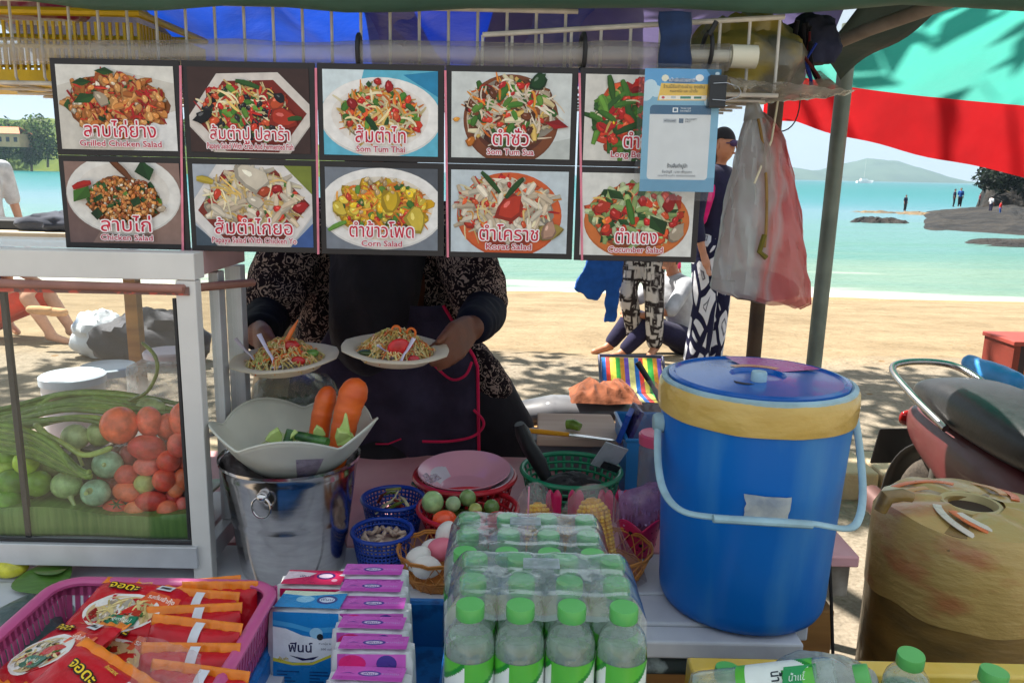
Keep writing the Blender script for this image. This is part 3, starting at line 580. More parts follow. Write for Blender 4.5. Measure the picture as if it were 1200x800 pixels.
MENU = [
 # col,row, thai, english, label, painter
 (0, 0, 'ลาบไก่ย่าง', 'Grilled Chicken Salad', 'menu card of grilled chicken salad with prawn and mint, top left corner of the board',
  dict(bg=S(206, 200, 190), extra=[([(0, .75), (.5, .95), (1, .8), (1, 1), (0, 1)], S(222, 218, 210)), ([(.62, 0), (1, 0), (1, .48), (.8, .4)], S(226, 224, 222))], m=(.5, .56, .42, .34), k=[(5, 'blob', LARB, .05), (3, 'strand', RED, .16), (2, 'stick', LARB, .14), (1, 'leaf', GRD, .1), (1, 'blob', CRM, .04)], n=150,
       top=[('leaf', .22, .8, .16, GRN), ('leaf', .24, .62, .2, GRD), ('blob', .38, .62, .09, CRM), ('leaf', .42, .94, .16, GRN)])),
 (1, 0, 'ส้มตำปู ปลาร้า', 'Papaya Salad With Crab And Fermented Fish', 'menu card of papaya salad with crab and fermented fish, hexagonal plate on dark wood',
  dict(bg=S(64, 44, 40), bowl=(.52, .42, .56, .58, S(216, 206, 198), S(120, 34, 22), 'hex'), m=(.46, .5, .36, .3), k=[(4, 'strand', PALE, .2), (2, 'blob', TOM, .06), (2, 'stick', GRN, .13), (2.2, 'blob', BLK, .05), (2, 'strand', RED, .2)], n=130, top=[('blob', .12, .42, .12, BLK), ('blob', .74, .62, .09, TOM), ('blob', .78, .42, .1, TOM), ('stick', .88, .42, .14, GRN), ('stick', .5, .82, .2, GRN), ('blob', .76, .68, .05, BLK)])),
 (2, 0, 'ส้มตำไท', 'Som Tum Thai', 'menu card of thai som tum on a white plate over turquoise cloth',
  dict(bg=S(96, 180, 206), extra=[([(0, .62), (.3, .7), (.36, 1), (0, 1)], S(214, 226, 230)), ([(.7, .95), (1, .7), (1, 1)], S(40, 132, 176))], bowl=(.5, .45, .53, .47, S(238, 234, 230), S(230, 222, 214), 'round'), m=(.5, .5, .34, .3), k=SALAD, n=150, top=[('blob', .48, .88, .05, RED), ('blob', .58, .82, .05, RED), ('blob', .26, .62, .045, RED), ('blob', .82, .32, .04, RED), ('stick', .42, .4, .14, GRD), ('leaf', .4, .84, .08, GRD)])),
 (3, 0, 'ตำซั่ว', 'Som Tum Sua', 'menu card of som tum sua, brown noodle salad in a round dish on white',
  dict(bg=S(208, 212, 210), extra=[([(.2, 0), (1, 0), (1, .25)], S(188, 192, 188))], bowl=(.5, .45, .4, .53, S(122, 66, 36), S(92, 46, 28), 'round'), m=(.5, .55, .36, .36), k=[(5, 'strand', CRM, .2), (2, 'stick', GRN, .16), (2, 'blob', RED, .05), (2, 'strand', ORG, .16), (2.4, 'blob', BRN, .06), (1, 'stick', PALE, .2)], n=150, top=[('blob', .72, .9, .1, GRD), ('blob', .16, .2, .05, ORG), ('leaf', .88, .42, .24, RED), ('blob', .04, .46, .03, ORG)])),
 (4, 0, 'ตำถั่ว', 'Long Bean Salad', 'menu card of long bean salad, half hidden by the payment poster',
  dict(bg=S(214, 210, 202), m=(.48, .5, .38, .4), k=[(4, 'stick', GRN, .26), (3, 'blob', TOM, .07), (2, 'strand', PALE, .2), (2, 'stick', RED, .16), (1, 'blob', YEL, .03)], n=110, top=[('stick', .4, .4, .34, GRN), ('stick', .22, .86, .2, GRN), ('blob', .5, .95, .04, RED)])),
 (0, 1, 'ลาบไก่', 'Chicken Salad', 'menu card of minced chicken salad with mint on a white plate, bottom left corner',
  dict(bg=S(140, 112, 102), extra=[([(0, .5), (.3, .2), (.2, 0), (0, 0)], S(112, 88, 84))], bowl=(.5, .6, .5, .5, S(226, 222, 216), S(220, 214, 206), 'round'), m=(.5, .55, .32, .28), k=[(8, 'blob', LARB, .03), (2, 'blob', CRM, .022), (.6, 'leaf', GRD, .1), (.4, 'leaf', GRN, .08)], n=240, top=[('leaf', .15, .62, .2, GRN), ('leaf', .72, .92, .26, GRD), ('leaf', .62, .54, .13, GRD), ('stick', .16, .72, .2, RED), ('stick', .5, .94, .3, BRN), ('blob', .84, .44, .035, CRM), ('leaf', .28, .38, .12, GRD)])),
 (1, 1, 'ส้มตำไก่ยอ', 'Papaya Salad With Chicken Yo', 'menu card of papaya salad with chicken sausage on a square plate of red sauce',
  dict(bg=S(170, 176, 186), extra=[([(.6, .7), (1, .6), (1, 1), (.6, 1)], S(120, 130, 50)), ([(0, 0), (.2, .0), (0, .25)], S(70, 84, 96)), ([(.8, 0), (1, 0), (1, .3)], S(60, 90, 150))], bowl=(.5, .48, .58, .62, S(222, 216, 212), S(124, 42, 30), 'hex'), m=(.5, .58, .4, .32), k=[(5, 'stick', CRM, .22), (4, 'strand', PALE, .26), (2, 'blob', RED, .06), (1, 'blob', GRN, .04)], n=120, top=[('blob', .5, .86, .13, CRM), ('blob', .9, .5, .08, RED), ('blob', .52, .56, .09, CRM), ('stick', .1, .82, .16, YEL), ('blob', .2, .66, .05, RED), ('blob', .6, .7, .06, TOM)])),
 (2, 1, 'ตำข้าวโพด', 'Corn Salad', 'menu card of yellow corn salad topped with peanuts',
  dict(bg=S(120, 126, 136), extra=[([(.4, 1), (1, .6), (1, 1)], S(86, 90, 98))], bowl=(.5, .5, .56, .5, S(236, 232, 228), S(226, 214, 196), 'round'), m=(.5, .54, .4, .28), k=[(4, 'blob', YEL, .06), (4, 'strand', ORG, .2), (1.4, 'blob', TOM, .05), (1, 'stick', GRN, .12), (1.5, 'blob', NUT, .025)], n=130, top=[('blob', .12, .5, .09, YEL), ('blob', .58, .62, .09, YEL), ('blob', .8, .38, .1, YEL), ('stick', .1, .3, .16, GRN)]+[('blob', .34+.032*i, .8+.05*((i*7) % 4-1.5), .026, NUT) for i in range(11)])),
 (3, 1, 'ตำโคราช', 'Korat Salad', 'menu card of korat noodle salad with a round fried slice, bottom row',
  dict(bg=S(196, 206, 212), bowl=(.5, .46, .45, .52, S(208, 92, 44), S(150, 50, 28), 'round'), m=(.46, .56, .4, .34), k=[(6, 'stick', CRM, .2), (3, 'strand', PALE, .24), (2, 'strand', RED, .18), (1.4, 'blob', TOM, .05), (1, 'strand', ORG, .2)], n=130, top=[('blob', .5, .56, .11, RED), ('stick', .34, .86, .26, GRN), ('stick', .54, .8, .22, GRD), ('blob', .84, .28, .13, [S(196, 170, 84)]), ('blob', .84, .29, .085, [S(226, 176, 150)]), ('blob', .08, .42, .03, ORG)])),
 (4, 1, 'ตำแตง', 'Cucumber Salad', 'menu card of cucumber salad with tomato wedges under the payment poster',
  dict(bg=S(222, 220, 214), bowl=(.5, .42, .47, .46, S(206, 112, 52), S(142, 70, 36), 'round'), m=(.5, .52, .4, .34), k=[(3, 'stick', [S(170, 196, 120), S(206, 220, 170)], .2), (3, 'blob', TOM, .07), (2, 'leaf', GRD, .16), (1, 'strand', PALE, .2), (1, 'blob', ORG, .03)], n=110, top=[('leaf', .3, .76, .22, GRD), ('blob', .18, .6, .09, RED), ('blob', .3, .52, .08, RED), ('stick', .44, .55, .24, GRN), ('blob', .78, .66, .1, TOM), ('blob', .86, .3, .08, CRM), ('leaf', .68, .4, .24, GRD)])),
]
BY = 1.36
CX = [(57, 210), (211.5, 369), (370.5, 521), (522.5, 678.5), (680, 831)]     # sight lines of the strips at their top edges
def card_frame(col, row):
    xa, xb = CX[col]
    sl = lambda x: (68+(x-57)*.0185, 290+(x-80)*.0245)             # board top / bottom sight lines
    a = P(xa, sl(xa)[0], BY); b = P(xb, sl(xb)[0], BY); xm = (xa+xb)/2
    zt = (a.z+b.z)/2; zb = P(xm, sl(xm)[1], BY).z
    return a.x, b.x, zt, zb
import itertools
board_slant = [.012, .004, 0, -.003, -.002]
for ci, ri, th, en, lab, d in MENU:
    x0, x1, zt, zb = card_frame(ci, ri); zm = (zt+zb)/2
    z1, z0 = (zt, zm+.0003) if ri == 0 else (zm-.0003, zb)
    wd = x1-x0-.001; h = z1-z0; sh = board_slant[ci]
    t = thing('menu_card', lab, 'menu card', ((x0+x1)/2, BY, z0), group='printed menu cards of the hanging board')
    q = MB(); q.box(((x0+x1)/2, BY+.002, (z0+z1)/2), (wd, .004, h)); q.build('border', BLACKC, t, smooth=False, bevel=.0008)
    bw = .0095; rng = random.Random(ci*7+ri+1)
    W_, H_ = wd-2*bw, h-2*bw
    pr = Print((x0+bw, BY-.0012, z0+bw), (1, 0, 0), (0, 0, 1), W_, H_)
    pr.poly([(0, 0), (1, 0), (1, 1), (0, 1)], d['bg'])
    for e, c in d.get('extra', []): pr.poly(e, c)
    if 'bowl' in d: pr.bowl(*d['bowl'])
    cx, cz, rx, rz = d['m']
    base = d['k'][0][2]
    pr.ell(cx, cz-.02, rx*1.02, rz*1.02, tuple(c*.30 for c in base[0]), 26, 0, .06, rng)
    pr.mound(rng, cx, cz, rx, rz, [(a, b, c, e*1.1) for a, b, c, e in d['k']], int(d['n']*.9)); pr.mound(rng, cx, cz+.02, rx*.94, rz*.9, [(a, b, c, e*.66) for a, b, c, e in d['k']], int(d['n']*2.6))
    for kind, x, z, s_, cols in d.get('top', []):
        pr.mound(rng, x, z, .004, .004, [(1, kind, cols, s_)], 1)
    pr.mb.build('picture', PRINT, t, smooth=False)
    tx = MB(); wth = min(.62, .068*len([c for c in th if c not in 'ิีึืุู่้๊๋์ั็ำ'])+.1)
    if ci == 1: wth = .66
    zt_ = .015+.19*H_; O = V((x0+bw+W_*(.5 if ci not in (0,) else .52), BY-.0012-pr.k*3e-6-.0003, z0+bw+zt_*.0+.155*H_)); O2 = O+V((0, 0, -.112*H_))
    hgt = .235*H_*(.86 if len(th) > 11 else 1)
    lw = W_*wth
    ew = min(W_*.72, W_*.031*len(en)+.01)
    text_mb(tx, th, hgt, O, (1, 0, 0), (0, 0, 1), S(246, 236, 236), width=lw, grow=.0022); text_mb(tx, en, .1*H_, O2, (1, 0, 0), (0, 0, 1), S(240, 228, 228), width=ew, grow=.0014)
    O = O+V((0, -.0003, 0)); O2 = O2+V((0, -.0003, 0))
    text_mb(tx, th, hgt, O, (1, 0, 0), (0, 0, 1), TXT, width=lw, bold=.006); text_mb(tx, en, .1*H_, O2, (1, 0, 0), (0, 0, 1), S(196, 60, 84), width=ew, bold=.012)
    tx.build('lettering', PRINT, t, smooth=False)
# pink cord between strips, clear tape along the top, torn lower edge
CORD = pm('pink raffia', S(226, 130, 150), .6, .15, 40)
for i in range(4):
    xa = (CX[i][1]+CX[i+1][0])/2; a = P(xa, 74+(xa-57)*.0185, BY-.004); b = P(xa+3, 291+(xa-80)*.0245, BY-.004)
    q = MB(); q.box((a+b)/2+V((0, .002, 0)), (.0036, .0012, a.z-b.z), rot=(0, math.atan2(a.x-b.x, a.z-b.z), 0)); o = q.build('cord', CORD, smooth=False)
    tag(o, ['pink raffia cord between the first and second menu columns', 'pink raffia cord between the som tum thai and crab salad columns', 'pink raffia cord between the som tum thai and som tum sua columns', 'pink raffia cord left of the long bean and cucumber salad cards'][i], 'cord', 'pink cords tying the menu strips')
# ---- wire racks under the roof
WIRE = pm('white coated wire', S(208, 202, 192), .45, .15, 30, bump=.0003)
def wire_rack(label, x0, x1, y, zt0, zt1, zb, depth, pitch, legs=()):
    t = thing('wire_rack', label, 'wire rack', ((x0+x1)/2, y, zb), group='white wire racks above the menu board')
    L_ = x1-x0; n = int(L_/pitch)
    zt = lambda x: zt0+(zt1-zt0)*(x-x0)/L_
    q = MB(); q.tube([(x0, y, zt(x0)), (x1, y, zt(x1))], .0042, 8); q.tube([(x0, y, zb), (x1, y, zb)], .0036, 8); q.build('front_rail', WIRE, t)
    q = MB()
    for i in range(n+1):
        x = x0+i*pitch; dz = .002*math.sin(i*2.1)
        q.tube([(x, y+.003, zt(x)), (x+.0, y+.003, zb+.01), (x, y+.012, zb+dz), (x, y+depth, zb+dz+.004)], .0026, 6)
    q.build('front_wires', WIRE, t)
    q = MB()
    for j in range(1, 6): q.tube([(x0, y+depth*j/5, zb-.003), (x1, y+depth*j/5, zb-.003)], .0024, 6)
    q.build('floor_wires', WIRE, t); return t
zA0 = P(0, -2, 1.42).z; zA1 = P(690, 14, 1.42).z; zB = P(300, 96, 1.42).z
wire_rack('long white wire rack above the left part of the menu board', P(-60, 0, 1.42).x, P(678, 0, 1.42).x, 1.42, zA0, zA1, P(20, 97, 1.42).z, .42, .0485)
wire_rack('shorter white wire rack overlapping at right, behind the payment poster', P(566, 0, 1.40).x, P(921, 0, 1.40).x, 1.40, P(566, 41, 1.40).z, P(921, 20, 1.40).z, P(900, 112, 1.40).z, .36, .0485)
# clear rolled rain curtain on a pipe
CURT = film('clear curtain roll', milk=.26, rough=.12, milkcol=S(214, 206, 196), bump=.006, bscale=14, refl=1.2)
a = P(-40, 61, 1.385); b = P(853, 66, 1.385); cc_ = P(886, 67, 1.385)
t = thing('rain_curtain', 'clear plastic rain curtain rolled on a pipe above the menu cards', 'rolled curtain', (0, 1.385, a.z))
q = MB(); q.tube([a+(b-a)*(i/30)+V((0, 0, .002*math.sin(i*.8))) for i in range(31)], [.0205+.0012*math.sin(i*1.3) for i in range(31)], 16); q.build('rolled_film', CURT, t)
q = MB(); q.tube([a+(b-a)*(i/30)+V((0, -.001, .001*math.sin(i*.8+1))) for i in range(31)], .014, 12); q.build('inner_roll', film('inner curtain wrap', milk=.2, rough=.16, milkcol=S(200, 194, 188), bump=.005, bscale=20), t)
q = MB(); q.tube([P(800, 65, 1.385), cc_], .0095, 12); q.tube([b+V((0.004, 0, 0)), cc_], .0185, 14); q.build('pipe', pm('cream plastic pipe', S(214, 208, 186), .4, .08, 10), t)
ROPE = pm('black tie', (.012, .012, .014), .6)
for x, y0, y1 in ((418, 50, 74), (680, 26, 96), (826, 42, 76)):
    c = P(x, (y0+y1)/2, 1.385); q = MB(); q.tube([c+V((.006*math.sin(g*.5), .026*math.cos(g), .028*math.sin(g))) for g in [i*2*pi/16 for i in range(16)]], .0038, 6, closed=True)
    if x == 826: q.tube([c+V((.0, -.024, .02)), c+V((.01, -.026, .04))], .004, 6)
    q.build('tie', ROPE, t)
# dark blue strap over the pipe
NAVY = pm('navy webbing', S(20, 44, 82), .85, .2, 40, bump=.0012, bscale=90, sheen=.1)
q = MB(); a = P(791, 14, 1.355); 
def _st(u, v):
    z = a.z-(a.z-P(791, 80, 1.355).z)*v; return (a.x+(u-.5)*.05*(1+.06*math.sin(v*9))+.004*v, 1.352+.004*math.cos(u*6)+.003*math.sin(v*12)-.006*math.sin(pi*v), z)
q.grid(_st, 10, 18); tag(q.build('strap', NAVY, solid=.003), 'dark navy cloth strap hanging over the curtain pipe above the poster', 'strap')
# ---- things stored on the racks
YCR = pm('yellow crate plastic', S(226, 186, 20), .4, .1, 12)
def slatted_tray(name, mat, label, c, d, cat, group=None, slots=True):
    cx, cy, cz = c; wx, wy, h = d; t = thing(name, label, cat, (cx, cy, cz), group=group)
    q = MB(); q.box((cx, cy, cz+.003), (wx, wy, .006))
    q.build('bottom', mat, t, smooth=False)
    for sx, sy, ln in ((0, -1, wx), (0, 1, wx), (-1, 0, wy), (1, 0, wy)):
        q = MB(); n = max(3, int(ln/.012))
        for i in range(n+1):
            u = -ln/2+ln*i/n
            p = (cx+u, cy+sy*wy/2, cz+h*.46) if sy else (cx+sx*wx/2, cy+u, cz+h*.46)
            q.box(p, (.0045, .004, h*.8) if sy else (.004, .0045, h*.8))
        for zz, hh in ((cz+h*.08, h*.16), (cz+h*.5, .006)):
            q.box((cx, cy+sy*wy/2, zz), (wx, .0035, hh)) if sy else q.box((cx+sx*wx/2, cy, zz), (.0035, wy, hh))
        q.build('side', mat, t, smooth=False)
    q = MB(); r = .012
    q.tube([(cx-wx/2, cy-wy/2, cz+h), (cx+wx/2, cy-wy/2, cz+h), (cx+wx/2, cy+wy/2, cz+h), (cx-wx/2, cy+wy/2, cz+h)], r, 8, closed=True, flat=.6); q.build('rim', mat, t)
    return t
zr = P(20, 97, 1.42).z+.008
slatted_tray('plastic_crate', YCR, 'yellow slatted plastic crate on the wire rack at top left', (P(70, 60, 1.62).x, 1.62, zr), (.44, .3, .115), 'crate')
BLUEP = pm('shiny blue tarp', S(22, 70, 190), .25, .18, 5, bump=.012, bscale=9, coat=.2)
def lump(name, label, cat, mat, c, r, seed, amp=.25, nu=40, nv=24, flatten=True, group=None, fr=3.0):
    q = MB(); q.ell((0, 0, 0), r, nu, nv)
    for p in q.v:
        d = p.normalized(); k = 1+amp*noise.noise(V((d.x*fr*.6+seed, d.y*fr*.6, d.z*fr*.6)))+amp*.5*noise.noise(V((d.x*fr*1.7, d.y*fr*1.7+seed, d.z*fr*1.7)))+amp*.35*abs(noise.noise(V((d.x*fr*4, d.y*fr*4, d.z*fr*4+seed))))
        p *= k
        if flatten: p.z = max(p.z, -r[2]*.72)
    lo = min(p.z for p in q.v)
    q.v = [p+V(c)-V((0, 0, lo)) for p in q.v]
    return tag(q.build(name, mat), label, cat, group)
BLUET = pm('translucent blue tarp', S(14, 56, 150), .4, .3, 5, bump=.014, bscale=9, trans=.5); GREYT = pm('translucent purple grey tarp', S(92, 84, 120), .5, .18, 4, bump=.01, bscale=8, trans=.5)
def hung(label, xa, xb, mt, seed, Y=1.78, yt=-45, yb=100):
    a = P(xa, yt, Y); b = P(xb, yb, Y+.75); q = MB()
    q.grid(lambda u, v: (a.x+(b.x-a.x)*(u+.4*v*(u-.5)), Y+.75*v+.02*math.sin(u*19+seed), a.z+(b.z-a.z)*v+.018*math.sin(u*(xb-xa)/24+seed)+.03*noise.noise(V((u*6+seed, v*3, 0)))), 60, 14)
    tag(q.build('hanging_tarp', mt), label, 'tarpaulin', 'tarps hung behind the racks')
hung('bright blue tarp hung behind the wire rack at left', 120, 500, BLUET, 1); hung('darker blue tarp hung behind the middle of the wire rack', 420, 700, pm('translucent deep blue tarp', S(14, 36, 120), .35, .2, 4, bump=.01, bscale=8, trans=.5), 3, 1.80); hung('purple grey tarp hung behind the navy strap', 600, 880, GREYT, 5, 1.76)
hung('dark grey plastic hung behind the yellow crate', -120, 260, pm('dark hung plastic', S(56, 56, 70), .35, .3, 6, bump=.01, bscale=10, trans=.3), 8, 1.82)
lump('plastic_bag', 'pink and white printed plastic pack above the yellow crate', 'bag', pm('pink pack', S(220, 190, 200), .3, .2, 14, col2=S(196, 60, 110), lo=.5, hi=.6), (P(30, 8, 1.6).x, 1.6, zr+.12), (.12, .08, .05), 3)
lump('plastic_bag', 'clear bag of yellow packets at the right end of the wire rack', 'bag', pm('yellow packets', S(170, 150, 70), .3, .3, 9, col2=S(120, 116, 104), lo=.45, hi=.6, bump=.006, bscale=18), (P(872, 66, 1.56).x, 1.56, P(900, 112, 1.40).z+.004), (.105, .12, .085), 14)
q = MB(); a = P(845, 112, 1.38); b = P(985, 100, 1.46)
def _sag(u, v):
    p = a*(1-u)+b*u; return p+V((0, .30*(v-.3), .02*math.sin(v*5+u*4)+.045*(1-v)*math.sin(pi*u)*-.4+.03*v+.006*noise.noise(V((u*14, v*9, 0)))))
q.grid(_sag, 36, 14); tag(q.build('plastic_sheet', film('dusty clear sheet', milk=.7, rough=.22, milkcol=S(168, 160, 146), bump=.008, bscale=20)), 'dusty clear plastic sheet drooping under the right wire rack above the hanging bag', 'sheet')
# knotted dark cords and cloth at the pole top
q = MB(); rng = random.Random(4)
for i in range(9):
    a = P(rng.uniform(925, 965), rng.uniform(20, 60), 1.5); b = P(rng.uniform(918, 975), rng.uniform(75, 108), 1.55); m_ = (a+b)/2+V((rng.uniform(-.02, .02), rng.uniform(-.02, .02), -.01)); q.tube(bez(tuple(a), tuple(m_), tuple(b), 8), rng.uniform(.002, .005), 6, [S(24, 24, 30), S(40, 60, 150), S(90, 30, 34), S(20, 20, 24)][i % 4])
tag(q.build('rope_knot', CLOTH), 'tangled black, blue and red cords knotted around the pole top', 'rope')
lump('rag', 'dark blue and black rag stuffed beside the pole top', 'rag', pm('dark rag', S(36, 40, 62), .9, .4, 14, bump=.004), (P(950, 40, 1.56).x, 1.56, P(950, 75, 1.56).z), (.05, .04, .05), 21)
# ---- payment poster (its code block is left out) in a clear sleeve with a bulldog clip
def corner(x, y, Y=1.325): return P(x, y, Y)
t = thing('payment_poster', 'blue payment poster in a clear sleeve clipped over the menu board', 'poster', corner(795, 225))
O = corner(749, 224); wx = corner(836, 224).x-O.x; hz_ = corner(795, 80).z-corner(795, 224).z
pr = Print(O, (1, 0, .006), (-.002, 0, 1), wx, hz_)
pr.poly([(0, 0), (1, 0), (1, 1), (0, 1)], S(126, 178, 206)); pr.poly([(0, .0), (1, 0), (1, .12), (0, .1)], S(104, 156, 188)); pr.poly([(0, .78), (.3, .84), (.7, .8), (1, .86), (1, 1), (0, 1)], S(92, 162, 214))
rng = random.Random(2)
for x, z, r in ((.08, .86, .09), (.16, .82, .08), (.02, .8, .1), (.9, .8, .09), (.98, .76, .08), (.86, .74, .06)): pr.ell(x, z, r, r*.6, S(196, 222, 234), 14)
pr.poly([(.8, 1), (1, 1), (1, .9), (.9, .92)], S(24, 104, 140)); pr.ell(.95, .965, .03, .014, S(220, 236, 240), 10)
pr.poly([(.18, .745), (.82, .75), (.88, .88), (.22, .885)], S(238, 196, 84)); pr.poly([(.2, .752), (.82, .757), (.83, .79), (.21, .785)], S(244, 238, 226))
pr.ell(.255, .77, .022, .011, S(206, 80, 90), 10); pr.poly([(.48, .762), (.62, .763), (.62, .782), (.48, .781)], S(60, 140, 120)); pr.poly([(.66, .763), (.76, .764), (.76, .782), (.66, .781)], S(70, 130, 110)); pr.poly([(.36, .763), (.42, .763), (.42, .782), (.36, .782)], S(190, 200, 206))
pr.ell(.27, .925, .05, .028, S(236, 232, 206), 8); pr.ell(.72, .93, .055, .028, S(244, 244, 240), 14); pr.ell(.49, .905, .2, .02, S(70, 110, 150), 18)
rr = lambda x0, z0, x1, z1, r, n=5: [(x1-r+r*math.sin(a), z1-r*.6+r*.6*math.cos(a)) for a in [pi/2*i/n for i in range(n+1)]]+[(x1-r+r*math.cos(a), z0+r*.6-r*.6*math.sin(a)) for a in [pi/2*i/n for i in range(n+1)]]+[(x0+r-r*math.sin(a), z0+r*.6-r*.6*math.cos(a)) for a in [pi/2*i/n for i in range(n+1)]]+[(x0+r-r*math.cos(a), z1-r*.6+r*.6*math.sin(a)) for a in [pi/2*i/n for i in range(n+1)]]
pr.poly(rr(.09, .1, .9, .71, .05), S(216, 220, 222)); pr.poly([(x, max(z, .635)) for x, z in rr(.09, .5, .9, .71, .05)], S(56, 98, 132))
pr.poly([(.39, .652), (.46, .652), (.46, .69), (.39, .69)], S(226, 232, 236)); pr.poly([(.405, .66), (.445, .66), (.445, .682), (.405, .682)], S(56, 98, 132)); pr.poly([(.27, .565), (.45, .565), (.45, .6), (.27, .6)], S(190, 196, 202)); pr.poly([(.48, .565), (.54, .565), (.54, .603), (.48, .603)], S(90, 110, 130))
pr.mb.build('print', PRINT2, t, smooth=False)
tx = MB(); U_, Zd = V((1, 0, .006)), V((-.002, 0, 1))
def pt_(x, z): return O+U_*(x*wx)+Zd*(z*hz_)+V((0, -.0012, 0))
text_mb(tx, 'เป๋าเงินช่วยชาติ', .0075, pt_(.49, .898), U_, Zd, S(236, 240, 244), width=wx*.34); text_mb(tx, 'ร้านนี้รับชำระผ่าน ถุงเงิน', .0072, pt_(.52, .845), U_, Zd, S(70, 54, 40), width=wx*.54); text_mb(tx, 'คนละครึ่ง และ เป๋าตัง', .006, pt_(.52, .812), U_, Zd, S(70, 54, 40), width=wx*.36)
text_mb(tx, 'พร้อมเพย์', .005, pt_(.36, .575), U_, Zd, S(60, 66, 76), width=wx*.15); text_mb(tx, 'PROMPT', .004, pt_(.64, .588), U_, Zd, S(60, 66, 76), width=wx*.15); text_mb(tx, 'PAY', .004, pt_(.6, .57), U_, Zd, S(60, 66, 76), width=wx*.07)
text_mb(tx, 'ร้านส้มตำปูม้า', .008, pt_(.49, .2), U_, Zd, S(40, 46, 56), width=wx*.27, bold=.015); text_mb(tx, 'ชื่อบัญชี : นาง เพ็ญนภา', .0055, pt_(.49, .155), U_, Zd, S(60, 66, 76), width=wx*.4); text_mb(tx, 'เลขที่ร้านค้า 0000000000', .004, pt_(.49, .125), U_, Zd, S(110, 116, 126), width=wx*.5)
text_mb(tx, 'THAI QR', .004, pt_(.56, .677), U_, Zd, S(220, 230, 236), width=wx*.14); text_mb(tx, 'PAYMENT', .004, pt_(.56, .655), U_, Zd, S(220, 230, 236), width=wx*.14)
tx.build('lettering', PRINT, t, smooth=False)
SLV = film('clear sleeve', milk=.05, rough=.08, bump=.0015, bscale=30, refl=.9)
q = MB(); a, b = corner(742, 234, 1.321), corner(845, 76, 1.321); q.grid(lambda u, v: (a.x+(b.x-a.x)*u, 1.321+.002*math.sin(u*5+v*3), a.z+(b.z-a.z)*v), 8, 10); q.build('sleeve', SLV, t)
t2 = thing('bulldog_clip', 'black bulldog clip gripping the right edge of the payment poster', 'clip', corner(840, 125, 1.315))
q = MB(); a = corner(840, 108, 1.317); q.prism([a+V((-.013, -.006, -.024)), a+V((.014, -.006, -.024)), a+V((.014, -.006, .025)), a+V((-.013, -.006, .025))], (0, .016, 0)); q.build('jaw', pm('black steel', (.02, .02, .022), .35), t2, smooth=False, bevel=.002)
q = MB()
for dz in (-.012, .012): q.tube([a+V((-.008, -.008, dz)), a+V((.012, -.01, dz*1.1)), a+V((.032, -.006, dz*.6)), a+V((.036, -.006, 0))], .0009, 6)
q.build('wire_handle', pm('steel wire', S(190, 190, 190), .25, metal=1), t2)
# ---- glass display cabinet
GX = P(240, 500, 1.32).x; GY0, GY1 = 1.315, 1.565; GZ0, GZ1 = TZ, 1.212; GL = -1.12
cab = thing('display_cabinet', 'aluminium framed glass cabinet full of vegetables at the left of the stall', 'display cabinet', ((GX+GL)/2, (GY0+GY1)/2, GZ0))
wl = .033
def bar(name, a, b, mat=ALUW): 
    q = MB(); a, b = V(a), V(b); q.box((a+b)/2, tuple(abs(c) for c in (b-a))); return q.build(name, mat, cab, smooth=False, bevel=.0015)
bar('front_post', (GX-wl, GY0, GZ0), (GX, GY0+.025, GZ1-.045)); bar('back_post', (GX-.03, GY1-.03, GZ0), (GX, GY1, GZ1-.045), ALU)
bar('front_post', (GL, GY0, GZ0), (GL+wl, GY0+.025, GZ1-.045)); bar('back_post', (GL, GY1-.03, GZ0), (GL+.03, GY1, GZ1-.045), ALU)
bar('top_rail', (GL, GY0-.002, GZ1-.044), (GX+.001, GY0+.04, GZ1)); bar('side_rail', (GX-.04, GY0+.041, GZ1-.04), (GX+.0005, GY1, GZ1), pm('faded pink panel', S(176, 140, 140), .5, .12, 9))
BR = P(100, 648, GY0).z
bar('bottom_rail', (GL, GY0-.008, BR-.021), (GX-.022, GY0+.02, BR+.019), ALU); bar('side_bottom_rail', (GX-.024, GY0+.026, BR-.02), (GX-.002, GY1-.031, BR+.016), ALU)
bar('floor_panel', (GL, GY0+.021, BR+.005), (GX-.03, GY1, BR+.017), ALU)
bar('mid_post', (GX-.022, 1.43, BR+.017), (GX-.004, 1.462, GZ1-.045), ALU)
q = MB(); q.box(((GL+GX)/2, GY0-.001, GZ1-.062), (GX-GL-.02, .004, .014)); q.build('tape_edge', pm('brown and red tape', S(120, 90, 84), .5, .3, 60, col2=S(200, 96, 80), lo=.52, hi=.6), cab, smooth=False)
a = V((GX-.02, GY0-.004, GZ1-.058)); b = P(296, 331, 1.5); q = MB(); q.tube([(GL, GY0-.006, GZ1-.052), a, b], .0075, 10); q.build('brown_pipe', pm('brown pipe', S(150, 104, 92), .5, .15, 20), cab)
q = MB(); q.tube([(GX-wl-.004, GY0+.004, BR+.03), (GX-wl-.004, GY0+.004, GZ1-.075)], .004, 6); q.tube([(GL, GY0+.004, BR+.022), (GX-wl, GY0+.004, BR+.022)], .004, 6); q.build('rubber_seal', pm('rubber seal', (.02, .02, .022), .6), cab)
GLASS = film('cabinet glass', (.97, .985, .98), milk=.022, rough=.03, milkcol=S(180, 186, 180), bump=.0003, bscale=6, refl=1.0)
q = MB(); q.box(((GL+GX)/2-.01, GY0+.010, (BR+GZ1)/2-.01), (GX-GL-.05, .004, GZ1-BR-.07)); q.build('front_glass', GLASS, cab, smooth=False)
q = MB(); q.box((GX-.012, 1.44, (BR+GZ1)/2-.01), (.004, .21, GZ1-BR-.07)); q.build('side_glass', GLASS, cab, smooth=False)
pl = P(3, 380, GY0+.012).x
bar('dark_post', (pl-.006, GY0+.02, BR+.018), (pl+.004, GY0+.03, GZ1-.06), pm('dark bar', (.02, .02, .025), .5))
